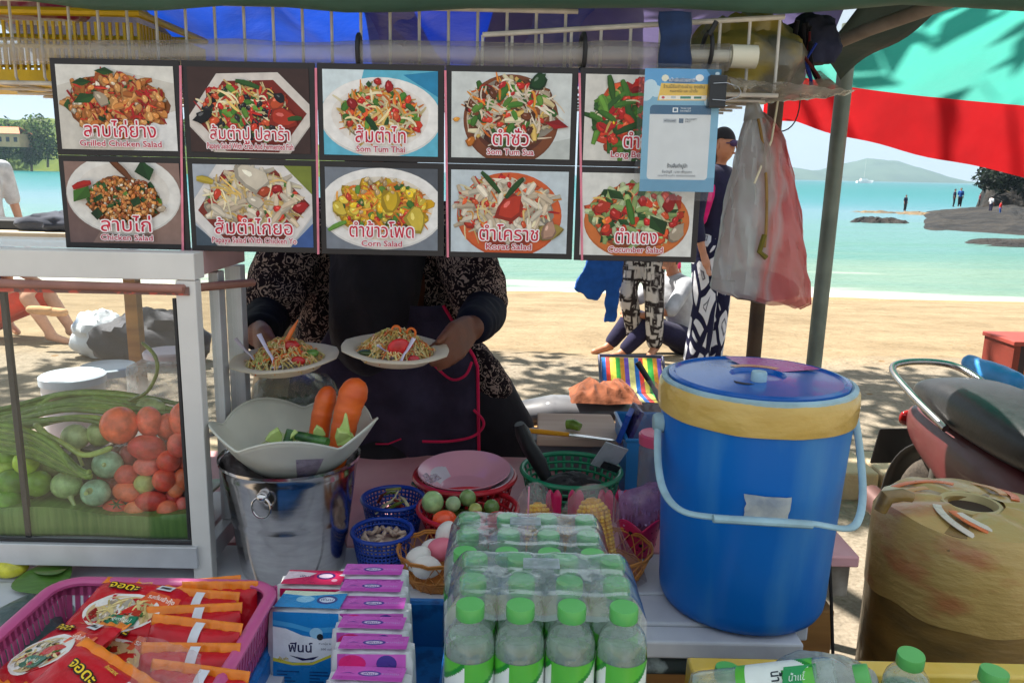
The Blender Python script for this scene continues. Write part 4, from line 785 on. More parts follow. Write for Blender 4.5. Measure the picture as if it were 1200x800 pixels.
bar('top_panel', (GL, GY0+.041, GZ1-.006), (GX-.041, GY1, GZ1-.001), GLASS)
# ---- umbrella
UT = pm('teal canopy cloth', S(38, 166, 150), .75, .12, 3, bump=.006, bscale=9, trans=.45, sheen=.1); UR = pm('red canopy cloth', S(226, 4, 22), .7, .12, 5, bump=.004, bscale=9, trans=.6)
C0 = P(903, 86, 3.0); B0 = P(1245, 128, 2.0); ed = (B0-C0); ctr = (C0+B0)/2; nrm = V((-ed.y, ed.x, 0)).normalized()
if nrm.x < 0: nrm = -nrm
Lh = V((ed.x, ed.y, 0)).length; Rr = Lh/(2*math.sin(pi/6)); ap = Rr*math.cos(pi/6); uc = ctr+nrm*ap
apex = V((uc.x, uc.y, ctr.z+.62))
t = thing('beach_umbrella', 'large teal umbrella with a red valance shading the right side', 'umbrella', (uc.x, uc.y, 0))
a0 = math.atan2(B0.y-uc.y, B0.x-uc.x); rims = []
for k in range(6):
    g = a0+k*pi/3; rims.append(V((uc.x+Rr*math.cos(g), uc.y+Rr*math.sin(g), 0)))
gx = (B0.z-C0.z)/Lh; e_ = V((ed.x, ed.y, 0)).normalized()
for r in rims: r.z = ctr.z+gx*(r-ctr).dot(e_)
for k in range(6):
    A_, B_ = rims[k], rims[(k+1) % 6]; q = MB()
    def cf(u, v):
        p = (A_*(1-u)+B_*u)*(1-v)+apex*v; sg = -.012*math.sin(pi*u)*(1-v); return p+V((0, 0, sg*(1-v)+.05*math.sin(pi*v)))+V((0, 0, .012*noise.noise(V((p.x*4, p.y*4, k)))))
    q.grid(cf, 16, 12); q.build('canopy_panel', UT, t)
    q = MB()
    def vf(u, v):
        p = A_*(1-u)+B_*u; o = (V((p.x-uc.x, p.y-uc.y, 0))).normalized()
        return p+V((0, 0, -.012*math.sin(pi*u)-(.135+.035*u)*v+.003*math.sin(u*19+k)*v))+o*(.012+.004*math.sin(u*13+k*2)*v)
    q.grid(vf, 24, 5); q.build('valance', UR, t)
q = MB()
for r in rims: q.tube([r+V((0, 0, -.01)), r*.5+apex*.5+V((0, 0, -.0)), apex], .007, 6)
q.build('rib_frame', pm('white steel rib', S(190, 190, 190), .4, metal=.5), t)
q = MB(); q.tube([(uc.x, uc.y, 0), (uc.x, uc.y, apex.z+.06)], .022, 12); q.build('shaft', POST, t)
# ---- hanging plastic bag with strings
t = thing('hanging_bag', 'crumpled red and white striped plastic bag hanging from the rack', 'plastic bag', P(890, 345, 1.5))
m, n, b, out = _new('striped bag film'); L = n.links.new
tc = n.nodes.new('ShaderNodeTexCoord'); sx = n.nodes.new('ShaderNodeSeparateXYZ'); L(tc.outputs['Object'], sx.inputs[0])
nz = n.nodes.new('ShaderNodeTexNoise'); nz.inputs['Scale'].default_value = 7; nz.inputs['Detail'].default_value = 5; mp = n.nodes.new('ShaderNodeMapping'); mp.inputs['Scale'].default_value = (1.6, 1, .5); L(tc.outputs['Object'], mp.inputs[0]); L(mp.outputs[0], nz.inputs[0])
ma = n.nodes.new('ShaderNodeMath'); ma.operation = 'MULTIPLY_ADD'; ma.inputs[1].default_value = 9; L(sx.outputs['X'], ma.inputs[0]); L(nz.outputs['Fac'], ma.inputs[2])
rp = ramp_nodes(n, [(.2, S(206, 206, 204)), (.38, S(200, 192, 188)), (.50, S(226, 140, 134)), (.62, S(214, 176, 172)), (.74, S(224, 116, 112)), (1, S(222, 124, 120))]); L(ma.outputs[0], rp.inputs[0]); L(rp.outputs[0], b.inputs['Base Color']); b.inputs['Roughness'].default_value = .35
tr = n.nodes.new('ShaderNodeBsdfTranslucent'); L(rp.outputs[0], tr.inputs[0]); ms = n.nodes.new('ShaderNodeMixShader'); ms.inputs[0].default_value = .5; L(b.outputs[0], ms.inputs[1]); L(tr.outputs[0], ms.inputs[2])
tp = n.nodes.new('ShaderNodeBsdfTransparent'); m3 = n.nodes.new('ShaderNodeMixShader'); m3.inputs[0].default_value = .2; L(ms.outputs[0], m3.inputs[1]); L(tp.outputs[0], m3.inputs[2]); L(m3.outputs[0], out.inputs[0])
n2 = n.nodes.new('ShaderNodeTexNoise'); n2.inputs['Scale'].default_value = 16; n2.inputs['Detail'].default_value = 6; L(mp.outputs[0], n2.inputs[0]); bp = n.nodes.new('ShaderNodeBump'); bp.inputs['Distance'].default_value = .008; L(n2.outputs['Fac'], bp.inputs['Height']); L(bp.outputs[0], b.inputs['Normal'])
BAGM = m
top = P(884, 132, 1.5); L0 = P(832, 335, 1.5); R0_ = P(951, 338, 1.5); bt = P(905, 352, 1.5)
q = MB()
def bagf(u, v):
    g = 2*pi*u; w_ = min(1, .10+.90*v**.54)
    xl = top.x+(L0.x-top.x)*w_; xr = top.x+(R0_.x-top.x)*w_; c = (xl+xr)/2; hw = (xr-xl)/2
    vv = v; z = top.z+(bt.z-top.z)*vv+(.012*math.cos(g)*-1 if v > .9 else 0)
    if v > .97: hw *= 1-(v-.97)*8
    k = 1+.14*math.sin(g*7+v*3)*(1-v*.7)+.05*noise.noise(V((g*2, v*7, 1)))
    return (c+hw*math.cos(g)*(1+.03*noise.noise(V((g*3, v*8, 4)))), 1.5+hw*.55*math.sin(g)*k+.022*noise.noise(V((g*3, v*6, 9)))+.008*noise.noise(V((g*8, v*14, 2))), z+.006*noise.noise(V((g*2, 3, v))))
q.grid(bagf, 64, 34); q.build('bag_body', BAGM, t)
q = MB(); c = P(885, 346, 1.5); q.ell((c.x+.008, 1.5, c.z+.02), (.062, .032, .03), 24, 10); q.jitter(.016, 22); q.build('rubbish', pm('mixed scraps', S(150, 140, 128), .7, .3, 16, col2=S(96, 92, 84)), t)
q = MB(); q.tube(bez(tuple(P(884, 120, 1.5)), tuple(P(905, 200, 1.46)), tuple(P(896, 290, 1.455)), 10), .0028, 6, S(150, 120, 70)); q.tube([P(896, 275, 1.452), P(890, 295, 1.45), P(898, 302, 1.45)], .005, 6, S(110, 100, 40)); q.tube([P(912, 116, 1.5), P(904, 165, 1.48), P(884, 215, 1.46)], .002, 6, S(230, 220, 190)); q.build('string', CLOTH, t)
q = MB(); q.tube([P(884, 100, 1.5), P(882, 122, 1.5), P(884, 140, 1.5)], [.004, .012, .02], 10); q.build('knot', BAGM, t)
tag(MB().tube(bez(tuple(P(938, 108, 1.5)), tuple(P(938, 165, 1.5)), tuple(P(898, 152, 1.5)), 10), .0012, 6).build('wire', ROPE), 'thin black wire looping above the hanging bag', 'wire')
# ================================================================ GOODS ON THE CART
def zat(x, y, Y): return P(x, y, Y).z
# ---- blue drink cooler
BLU = pm('scuffed blue plastic', S(2, 100, 186), .36, .1, 7, bump=.0006, bscale=26, col2=S(70, 136, 190), stretch=(1, 1, .2), detail=9, lo=.5, hi=.72, rvar=.35, spec=.28)
LBL = pm('pale blue plastic', S(150, 180, 190), .55, .2, 16, bump=.0006, bscale=50)
TAPE = pm('crinkled buff tape', S(188, 152, 72), .3, .14, 9, bump=.004, bscale=22, col2=S(204, 172, 96), coat=.2, stretch=(1, 1, 2))
cc = P(866, 700, 1.31); cx, cy = cc.x, 1.31
cl = thing('drink_cooler', 'large blue drink cooler with taped rim on the right end of the cart', 'drink cooler', (cx, cy, TZ))
q = MB(); q.lathe([(0, 0), (.124, 0), (.134, .004), (.139, .014), (.141, .03), (.1435, .1), (.1475, .2), (.153, .31), (.1555, .345)], 64, c=(cx, cy, TZ)); q.build('body', BLU, cl)
q = MB(); q.lathe([(.1555, .340), (.159, .3405), (.1605, .350), (.1612, .372), (.160, .385), (.156, .391)], 72, c=(cx, cy, TZ))
for p in q.v:
    g = math.atan2(p.y-cy, p.x-cx); p.z += .0022*noise.noise(V((g*2.2, p.z*30, 1))); k = 1+.006*noise.noise(V((g*5, p.z*25, 2))); p.x = cx+(p.x-cx)*k; p.y = cy+(p.y-cy)*k
q.build('tape_band', TAPE, cl)
q = MB(); q.lathe([(.157, .385), (.157, .394), (.150, .3965), (.146, .394)], 64, c=(cx, cy, TZ)); q.build('rim', LBL, cl)
q = MB(); q.lathe([(.1455, .39), (.1455, .399), (.138, .401), (.134, .3975), (.09, .3995), (.046, .402), (.043, .3965), (.0, .3965)], 64, c=(cx, cy, TZ)); lid = q.build('lid', pm('glossy blue lid', S(10, 92, 176), .22, .1, 6, coat=.15), cl)
q = MB(); q.lathe([(.0, .004), (.011, .004), (.0125, .001), (.0125, -.012)], 20, c=(cx-.012, cy-.045, TZ+.4135)); q.build('spout_cap', LBL, lid)
q = MB(); zz = TZ+.4022
def fan(r0, r1, g0, g1, col, z):
    n = 16; q.poly([(cx+r0*math.cos(g0+(g1-g0)*i/n), cy+r0*math.sin(g0+(g1-g0)*i/n), z) for i in range(n+1)]+[(cx+r1*math.cos(g1-(g1-g0)*i/n), cy+r1*math.sin(g1-(g1-g0)*i/n), z) for i in range(n+1)], col)
fan(.048, .128, R(20), R(100), S(170, 62, 150), zz); fan(.050, .066, R(40), R(120), S(206, 140, 84), zz+.0004)
q.build('worn_sticker', VCG, lid, smooth=False)
q = MB(); q.lathe([(.0, 0), (.018, 0)], 20, c=(cx-.035, cy-.05, TZ+.4008)); q.build('drink_hole', pm('dark hole', (.01, .01, .015), .6), lid)
hp = [P(771, 492, cy), P(771, 540, cy-.05), P(778, 575, cy-.12), P(797, 597, 1.13), P(830, 605, 1.118), P(890, 609, 1.112), P(950, 613, 1.118), P(993, 619, 1.13), P(1007, 606, 1.16), P(1011, 575, cy-.1), P(1008, 530, cy-.04), P(1001, 480, cy)]
sm = []
for i in range(len(hp)-1):
    p0, p1, p2, p3 = hp[max(i-1, 0)], hp[i], hp[i+1], hp[min(i+2, len(hp)-1)]
    for j in range(5):
        t_ = j/5; sm.append(.5*((2*p1)+(p2-p0)*t_+(2*p0-5*p1+4*p2-p3)*t_*t_+(3*p1-p0-3*p2+p3)*t_**3))
sm.append(hp[-1])
q = MB(); q.tube(sm, .0062, 10, flat=.6); q.build('bail_handle', LBL, cl)
q = MB(); q.tube([P(835, 606, 1.113)+V((0, -.004, 0)), P(950, 613, 1.113)+V((0, -.004, 0))], .0082, 10, flat=.7); q.build('handle_grip', LBL, cl)
for sx in (-1, 1):
    q = MB(); q.lathe([(0, .016), (.013, .016), (.016, .01), (.017, 0)], 18, c=(cx+sx*.153, cy, TZ+.315), M=Matrix.Rotation(sx*pi/2, 3, 'Y')); q.build('handle_pivot', LBL, cl)
q = MB(); rng = random.Random(6); n = 26; pts = []
for i in range(n):
    g = 2*pi*i/n; k = 1+.28*noise.noise(V((math.cos(g)*2, math.sin(g)*2, 5))); pts.append((.034*k*max(-1, min(1, 1.4*math.cos(g))), .021*k*max(-1, min(1, 1.5*math.sin(g)))))
g0 = math.atan2(P(900, 612, 1.15).y-cy, P(900, 612, 1.15).x-cx)
q.poly([(cx+.1515*math.cos(g0+a/.15), cy+.1515*math.sin(g0+a/.15), TZ+.226+b_) for a, b_ in pts]); q.v = [V((cx+(p.x-cx)*1.004, cy+(p.y-cy)*1.004, p.z)) for p in q.v]
q.build('torn_label', pm('torn sticker', S(186, 190, 190), .6, .2, 40, col2=S(150, 158, 170), bump=.0006), cl, smooth=False)
# ---- steel bucket
STEEL = pm('brushed steel', S(200, 196, 196), .16, .08, 30, metal=1, bump=.0003, bscale=9, stretch=(1, 1, 4), rvar=.3)
bc = P(345, 640, 1.40); bx, by = bc.x, 1.395
bk = thing('steel_bucket', 'shiny steel ice bucket with ring handles holding a grey dish of vegetables', 'bucket', (bx, by, TZ))
BH = .212
q = MB(); q.lathe([(0, .004), (.088, .003), (.092, 0), (.0935, .006), (.101, .06), (.1055, .1), (.1065, .104), (.1065, .112), (.108, .116), (.1185, .19), (.1195, .193), (.1195, .198), (.1205, .202), (.1225, BH), (.1255, BH+.003), (.1255, BH-.002), (.1215, BH-.004), (.118, .19), (.09, .006), (0, .006)], 64, c=(bx, by, TZ)); q.build('body', STEEL, bk)
for g in (-pi/2-.12, pi/2-.12):
    dr = V((math.cos(g), math.sin(g), 0)); c = V((bx, by, TZ+.182))+dr*.119; lug = MB(); lug.ell(c+dr*.004, (.0105, .0105, .0085), 16, 8); l_ = lug.build('handle_lug', STEEL, bk)
    q = MB(); tn = V((-dr.y, dr.x, 0)); q.tube([c+dr*.009+tn*(.0165*math.cos(a))+V((0, 0, -.0175+.0185*math.sin(a))) for a in [2*pi*i/28 for i in range(28)]], .0021, 8, closed=True); q.build('handle_ring', STEEL, l_)
# ---- petal dish on the bucket
GRYP = pm('pale grey plastic', S(206, 206, 192), .4, .1, 9, bump=.0003, bscale=70, col2=S(186, 188, 178))
dz = TZ+BH-.012; dcx, dcy = P(346, 525, 1.375).x, 1.385
t = thing('petal_dish', 'pale grey petal edged plastic dish sitting in the steel bucket', 'dish', (dcx, dcy, dz))
def dish(u, v, off=0):
    g = 2*pi*u; k = abs(math.cos(2.5*g+.4)); r0, r1 = .074, .142
    r = r0+(r1-r0)*v; z = .072*v**1.15
    if v > .5: z += .026*((v-.5)*2)**1.2*(k-.35); r += .006*(k-.5)*(v-.5)*2
    return (dcx+(r-off)*math.cos(g), dcy+(r-off)*math.sin(g), dz+z+off*.4)
q = MB(); q.grid(dish, 100, 12); q.grid(lambda u, v: (dcx+.074*v*math.cos(2*pi*u), dcy+.074*v*math.sin(2*pi*u), dz), 60, 3); q.build('bowl', GRYP, t, solid=.0022)
q = MB(); q.tube([dish(i/100, 1) for i in range(100)], .0021, 6, closed=True); q.build('rim', GRYP, t)
q = MB(); q.grid(lambda u, v: V(dish(.79+.06*u, .08+.6*v))+(V(dish(.79+.06*u, .08+.6*v))-V((dcx, dcy, dz+.03)))*.02, 6, 6); q.build('clear_sticker', film('violet clear label', (.9, .85, .95), .35, .1, S(160, 140, 170), .001, 60), t)
ORGC = pm('carrot skin', S(226, 104, 34), .42, .12, 20, bump=.0008, bscale=30, col2=S(206, 84, 24), stretch=(1, 1, 3), sss=.1)
def carrot(label, a, b, r0, r1):
    a, b = V(a), V(b); n = 40; pts = []; rr = []
    for i in range(n+1):
        u = i/n; pts.append(a+(b-a)*u+V((.002*math.sin(u*7), 0, 0)))
        r = r0+(r1-r0)*u; e = min(1, (1-u)/.2); r *= math.sqrt(max(.004, 1-(1-e)**2.2)); rr.append(r*(1+.02*math.sin(u*33)+.015*math.sin(u*71)))
    q = MB(); q.tube(pts, rr, 24); return tag(q.build('carrot', ORGC), label, 'carrot', 'carrots standing in the grey dish')
carrot('smaller carrot standing behind left of the bigger carrot', P(365, 545, 1.42), P(386, 452, 1.45), .017, .0195)
carrot('bigger carrot leaning right in the grey petal dish', P(389, 550, 1.385), P(420, 443, 1.42), .0185, .0275)
PALEG = pm('cabbage flesh', S(190, 206, 130), .45, .2, 25, col2=S(150, 178, 84), sss=.1)
CUC = pm('cucumber skin', S(30, 70, 34), .35, .3, 40, col2=S(80, 130, 60), lo=.4, hi=.7)
def wedge(label, c, s_, rot, name='cabbage_wedge', mat=None, cat='cabbage'):
    q = MB(); q.prism([(-.5*s_, 0, -.3*s_), (.5*s_, 0, -.3*s_), (.36*s_, 0, .3*s_), (.02*s_, 0, .62*s_), (-.34*s_, 0, .2*s_)], (0, .4*s_, 0)); q.jitter(.08*s_, 40/s_*.02)
    q.xf(Matrix.Translation(V(c)) @ Euler(rot).to_matrix().to_4x4()); return tag(q.build(name, mat or PALEG, smooth=True, bevel=.0015), label, cat, 'cut cabbage in the grey dish')
dY = 1.345
wedge('pale cabbage wedge at the left of the grey dish', P(322, 514, dY), .03, (.2, .3, .4)); wedge('small cabbage piece beside the cucumber stub', P(345, 512, dY+.01), .02, (.6, .1, 1.2)); wedge('small cabbage wedge before the smaller carrot', P(373, 508, 1.36), .024, (.1, -.2, .2)); wedge('pale cabbage wedge below the bigger carrot', P(403, 515, dY), .034, (.5, -.5, .2))
q = MB(); a, b = P(399, 522, 1.345), P(404, 488, 1.35); q.prism([a+V((-.006, 0, 0)), a+V((.016, 0, .0)), a+V((.019, 0, .012)), b+V((.003, 0, .004)), b+V((0, 0, .006)), b+V((-.004, 0, -.01)), a+V((-.01, 0, .016))], (0, .006, 0)); tag(q.build('cabbage_leaf', PALEG, bevel=.001), 'pointed green cabbage leaf standing against the bigger carrot', 'cabbage', 'cut cabbage in the grey dish')
for lab, a, b, r in (('dark cucumber piece lying between the cabbage and carrots', P(348, 510, 1.36), P(384, 518, 1.335), .0085), ('short cucumber stub standing at the back of the dish', P(341, 503, 1.36), P(336, 522, 1.35), .008)):
    q = MB(); q.tube([V(a)+(V(b)-V(a))*i/6 for i in range(7)], [r*.92, r, r*1.02, r, r*1.01, r, r*.92], 16); tag(q.build('cucumber_piece', CUC, bevel=.0006), lab, 'cucumber', 'cucumbers in the grey dish')
lv = MB(); rng = random.Random(22); leaf_cloud(lv, (dcx, dcy, dz+.034), (.07, .055, .014), 150, .011, rng, [S(206, 216, 170), S(176, 200, 120), S(220, 222, 196)], 0); tag(lv.build('shredded_cabbage', LEAF, smooth=False), 'pale shredded cabbage lying under the carrots in the grey dish', 'cabbage', kind='stuff')
# ---- cabinet contents
LIN = pm('banana leaf', S(74, 114, 48), .32, .16, 40, bump=.0006, bscale=60, stretch=(3, .2, .2), col2=S(104, 142, 70))
zf = BR+.018
def leafline(u, v):
    x = GL+.02+(GX-.045-GL-.02)*u; z0 = zf+.002; h = P(100, 597, 1.34).z-zf
    if v < .5: return (x, 1.341+.003*math.sin(x*23), z0+h*(v/.5)*(1+.05*math.sin(x*17)-.18*u))
    return (x, 1.341+.2*(v-.5)/.5, z0+h*(1-.18*u)-.012*(v-.5)/.5+.006*math.sin(x*21))
q = MB(); q.grid(leafline, 60, 14); tag(q.build('banana_leaf', LIN, solid=.0015), 'folded green banana leaf lining the cabinet under the vegetables', 'leaf')
proto = {}
def veg(kind, label, c, r, col, group, rot=(0, 0, 0), fn=None, stem=None, cat=None):
    if kind == 'tomato': col = (min(1, col[0]*1.3), col[1]*1.16, col[2]*1.25); r = tuple(k*1.1 for k in r) if 'cabinet' in group else r
    q = MB(); q.ell((0, 0, 0), (1, 1, 1), 20, 12, col, fn=fn)
    if fn is None:
        cols = []
        for i, f in enumerate(q.f):
            zc = sum(q.v[k].z for k in f)/len(f); w_ = .5+.5*noise.noise(V((q.v[f[0]].x*1.6+c[0]*40, q.v[f[0]].y*1.6, q.v[f[0]].z*1.6)))
            cols.append(tuple(cc_*(1-.25*w_)+(.25*w_)*d_ for cc_, d_ in zip(col, VEGALT.get(kind, col))))
        q.c = cols
    q.xf(Matrix.Translation(V(c)) @ Euler(rot).to_matrix().to_4x4() @ Matrix.Diagonal((r[0], r[1], r[2], 1)))
    o = q.build(kind, VEG, subd=0)
    tag(o, label, cat or kind.replace('_', ' '), group); return o
VEGALT = {'tomato': S(226, 140, 90), 'lime': S(150, 180, 40), 'eggplant': S(196, 214, 160)}
T1, T2, T3, T4, T5 = S(196, 60, 40), S(208, 88, 58), S(178, 40, 44), S(220, 124, 84), S(206, 100, 90)
# sight x, sight y, width px, height px, colour, depth shift, wording
TOMS = [(140, 498, 40, 40, S(214, 96, 56), .0, 'big round orange tomato at the top left of the tomato heap'), (175, 494, 27, 34, S(216, 100, 72), .01, 'upright orange tomato at the top, right of the big round one'), (196, 500, 24, 30, T2, .02, 'tomato half hidden behind the tomato in the top right corner'), (213, 491, 26, 36, T2, -.0, 'tomato in the top right corner of the heap'),
 (172, 524, 40, 27, S(172, 30, 40), -.01, 'large deep red tomato lying under the upright orange one'), (210, 521, 25, 27, S(196, 84, 70), -.01, 'dusky tomato against the cabinet post, below the corner one'), (152, 533, 22, 24, S(150, 60, 66), .01, 'dull purple red tomato left of the deep red one'),
 (172, 546, 30, 21, T5, -.01, 'pink tomato with a pale scar in the middle of the heap'), (198, 540, 26, 24, T1, -.012, 'red orange tomato right of the scarred pink one'), (148, 556, 25, 22, S(190, 76, 66), -.012, 'rosy tomato at the left flank of the heap above the orange oval'), (193, 562, 26, 25, T1, -.018, 'bright red tomato right of the pale green one'), (214, 562, 20, 26, S(206, 104, 60), -.01, 'orange tomato touching the post, middle height'), (217, 541, 16, 22, T2, 0, 'small tomato wedged against the post under the dusky one'),
 (148, 576, 33, 21, S(212, 108, 72), -.02, 'orange oval tomato low at the left of the heap'), (178, 587, 34, 22, S(184, 42, 44), -.024, 'glossy red oval tomato in the lower middle'), (206, 573, 18, 18, S(218, 130, 84), -.016, 'small orange tomato low by the post'), (203, 583, 20, 18, T3, -.012, 'dark red tomato behind the yellowish bottom one'), (134, 596, 28, 20, S(204, 70, 56), -.026, 'red tomato with its green calyx at the bottom left'), (158, 597, 24, 19, S(222, 136, 88), -.028, 'pale orange tomato in the bottom row, centre'), (197, 598, 24, 22, S(216, 116, 80), -.03, 'yellowish pink tomato in the bottom row, right'), (215, 595, 18, 24, T5, -.022, 'pink tomato in the bottom right corner'), (117, 592, 17, 15, S(190, 80, 76), -.02, 'small pink tomato leftmost in the bottom row'), (165, 565, 18, 20, S(190, 60, 56), .004, 'red tomato half buried behind the pale green one'), (185, 576, 16, 18, T2, .0, 'orange tomato buried in the centre of the heap'), (135, 568, 16, 16, S(180, 70, 60), .0, 'red tomato half buried at the left edge of the heap'), (180, 605, 20, 12, T3, -.024, 'dark red tomato at the very bottom behind the leaf')]
VY = 1.41
for x, y, wv, hv, col, dy, lab in TOMS:
    c = P(x, y, VY+dy*1.4); k = VY*1.03/FPX; r = (wv/2*k, min(wv, hv)/2*k, hv/2*k*1.02)
    veg('tomato', lab, c, r, col, 'tomatoes in the glass cabinet', (rnd.uniform(-.2, .2), rnd.uniform(-.15, .15), rnd.uniform(-.3, .3)))
c = P(169, 567, VY-.02); veg('green_tomato', 'unripe pale green tomato amid the red ones in the cabinet', c, (.0185, .0185, .0185), S(180, 192, 110), 'tomatoes in the glass cabinet', cat='tomato')
q = MB(); c = P(137, 590, VY-.055)
for i in range(6): g = i*2*pi/6; q.tube([c, c+V((.008*math.cos(g), -.003, .006*math.sin(g))), c+V((.015*math.cos(g), -.001, .011*math.sin(g)))], [.0016, .0015, .0005], 5)
q.tube([c, c+V((.002, -.008, .003))], .0012, 5); tag(q.build('tomato_calyx', pm('calyx green', S(60, 90, 40), .6)), 'green calyx star on the bottom left red tomato', 'stalk')
EG = [(88, 512, 33, 31, S(172, 190, 132), .01, 'upper pale green eggplant left of the tomatoes'), (117, 508, 32, 30, S(170, 188, 120), .02, 'pale eggplant tucked behind the big orange tomato'), (126, 544, 36, 32, S(150, 188, 150), -.01, 'mint green eggplant touching the tomatoes, upper one'), (78, 568, 36, 32, S(158, 190, 124), -.02, 'pale eggplant with a long stalk in the bottom row'), (112, 577, 34, 31, S(146, 186, 150), -.03, 'mint green eggplant in the bottom row beside the tomatoes'), (58, 545, 30, 28, S(160, 180, 110), .01, 'yellowish eggplant behind the bean tips'), (175, 478, 42, 26, S(150, 170, 108), .05, 'pale green eggplant at the back above the tomatoes')]
for i, (x, y, wv, hv, col, dy, lab) in enumerate(EG):
    c = P(x, y, VY-.0+dy*1.4); k = VY*1.03/FPX; t = thing('eggplant', lab, 'eggplant', c, group='round eggplants in the glass cabinet')
    q = MB(); q.ell(c, (wv/2*k, hv/2*k, hv/2*k*1.02), 20, 12, col); q.c = [tuple(a*(1+.25*noise.noise(V((q.v[f[0]].x*60, q.v[f[0]].y*60, q.v[f[0]].z*60)))) for a in col) for f in q.f]; q.build('fruit', VEG, t)
    if i in (0, 3, 4, 2):
        d = [V((.35, -.5, -.8)), 0, V((.2, -.85, .3)), V((.55, -.55, -.75)), V((0, -.8, .45))][i]; d = d.normalized(); s0 = c+d*hv/2*k*.95
        q = MB(); q.tube([s0-d*.004, s0+d*.006, s0+d*.018+V((.003, 0, -.004)), s0+d*.026+V((.006, 0, -.008))] if i != 2 else [s0-d*.003, s0+d*.006], [.008, .0045, .003, .0035] if i != 2 else [.006, .002], 8, S(170, 186, 120)); q.build('stalk', VEG, t)
LM = [(31, 541, 30, 29, S(150, 186, 36), -.02, 'bright yellow green lime on top of the limes'), (8, 531, 34, 30, S(96, 140, 44), 0, 'green lime at the left frame edge, top'), (13, 565, 35, 32, S(72, 118, 40), -.02, 'dark green lime in the middle at the left edge'), (44, 566, 33, 32, S(96, 140, 40), -.02, 'green lime beside the long stalked eggplant'), (10, 588, 32, 30, S(80, 132, 44), -.03, 'green lime at the bottom left corner'), (5, 547, 24, 18, S(150, 180, 70), -.01, 'yellow green lime wedged at the left frame edge'), (-20, 560, 34, 32, S(90, 130, 40), -.01, 'green lime just beyond the left frame edge'), (33, 588, 30, 27, S(44, 66, 38), -.01, 'green lime darkened for shade at the bottom')]  # last lime's green is darkened: its shade is put into the colour
for x, y, wv, hv, col, dy, lab in LM:
    col = tuple(min(1, a*1.35) for a in col); c = P(x, y, VY+dy*1.4); k = VY*1.03/FPX; veg('lime', lab, c, (wv/2*k, hv/2*k, hv/2*k), col, 'limes in the glass cabinet', (rnd.uniform(-.4, .4), rnd.uniform(-.4, .4), 0))
# filler heap under the visible layer so that the pile is solid
q = MB(); q.grid(lambda u, v: (GL+.03+(GX-.06-GL-.03)*u, 1.40+.13*v, zf+.02+(.0+.125*(u**1.3)+.085*(1-u))*min(1, v*2.2)*(1-.25*max(0, v-.6)) + .012*noise.noise(V((u*20, v*9, 1)))), 50, 14, colfn=lambda u, v: S(46, 62, 34) if u < .62 else S(120, 48, 40))
tag(q.build('vegetable_heap', VEG), 'deeper layer of vegetables under the sorted heap in the cabinet', 'vegetables', kind='stuff')
BEAN = [S(96, 130, 44), S(112, 144, 56), S(84, 118, 40), S(126, 152, 66), S(104, 128, 60)]
rng = random.Random(8)
def bean(label, pts, r, col):
    p = [V(a) for a in pts]; out = []
    for i in range(len(p)-1):
        p0, p1, p2, p3 = p[max(i-1, 0)], p[i], p[i+1], p[min(i+2, len(p)-1)]
        for j in range(6): t_ = j/6; out.append(.5*((2*p1)+(p2-p0)*t_+(2*p0-5*p1+4*p2-p3)*t_*t_+(3*p1-p0-3*p2+p3)*t_**3))
    out.append(p[-1]); n = len(out)
    q = MB(); q.tube(out, [r*(.45 if i in (0, n-1) else 1)*(1+.07*math.sin(i*1.9)) for i in range(n)], 8, col); return tag(q.build('long_bean', VEG), label, 'long bean', 'long beans in the glass cabinet')
for i in range(20):
    u = i/19; y0 = 478+22*u+rng.uniform(-3, 3); yy = 458+34*u+rng.uniform(-4, 4); Yb = 1.49-.07*u
    bean('long green bean in the upper bundle lying across the cabinet', [P(-60, y0+16, Yb), P(rng.uniform(0, 30), y0+2, Yb), P(rng.uniform(70, 100), yy+1, Yb), P(rng.uniform(135, 160), yy+1+8*u, Yb), P(min(232, rng.uniform(190, 228)), yy+14+rng.uniform(0, 8), Yb+.02)], .0048, BEAN[i % 5])
for i in range(12):
    u = i/11; y0 = 497+30*u
    bean('long green bean in the lower bundle drooping to the front', [P(-60, y0-6, 1.37), P(0, y0, 1.37), P(35+6*u, y0+8+rng.uniform(-2, 2), 1.36), P(66+8*u, y0+26-u*2, 1.355), P(88+8*u+rng.uniform(-4, 4), 548+u*9, 1.35), P(100+rng.uniform(-2, 9), 553+rng.uniform(-5, 7), 1.35)], .0048, BEAN[(i+1) % 5])
bean('long green bean ending between the eggplants and tomatoes', [P(48, 505, 1.37), P(75, 520, 1.37), P(100, 533, 1.36), P(132, 524, 1.36)], .005, S(150, 170, 84))
bean('single long bean curling up above the others against the glass', [P(150, 470, 1.46), P(172, 459, 1.45), P(184, 436, 1.44), P(181, 416, 1.44), P(166, 401, 1.44)], .0034, S(100, 120, 50))
bean('thick bean crossing down from the upper bundle', [P(40, 496, 1.38), P(56, 512, 1.375), P(68, 526, 1.37)], .006, S(150, 166, 96))
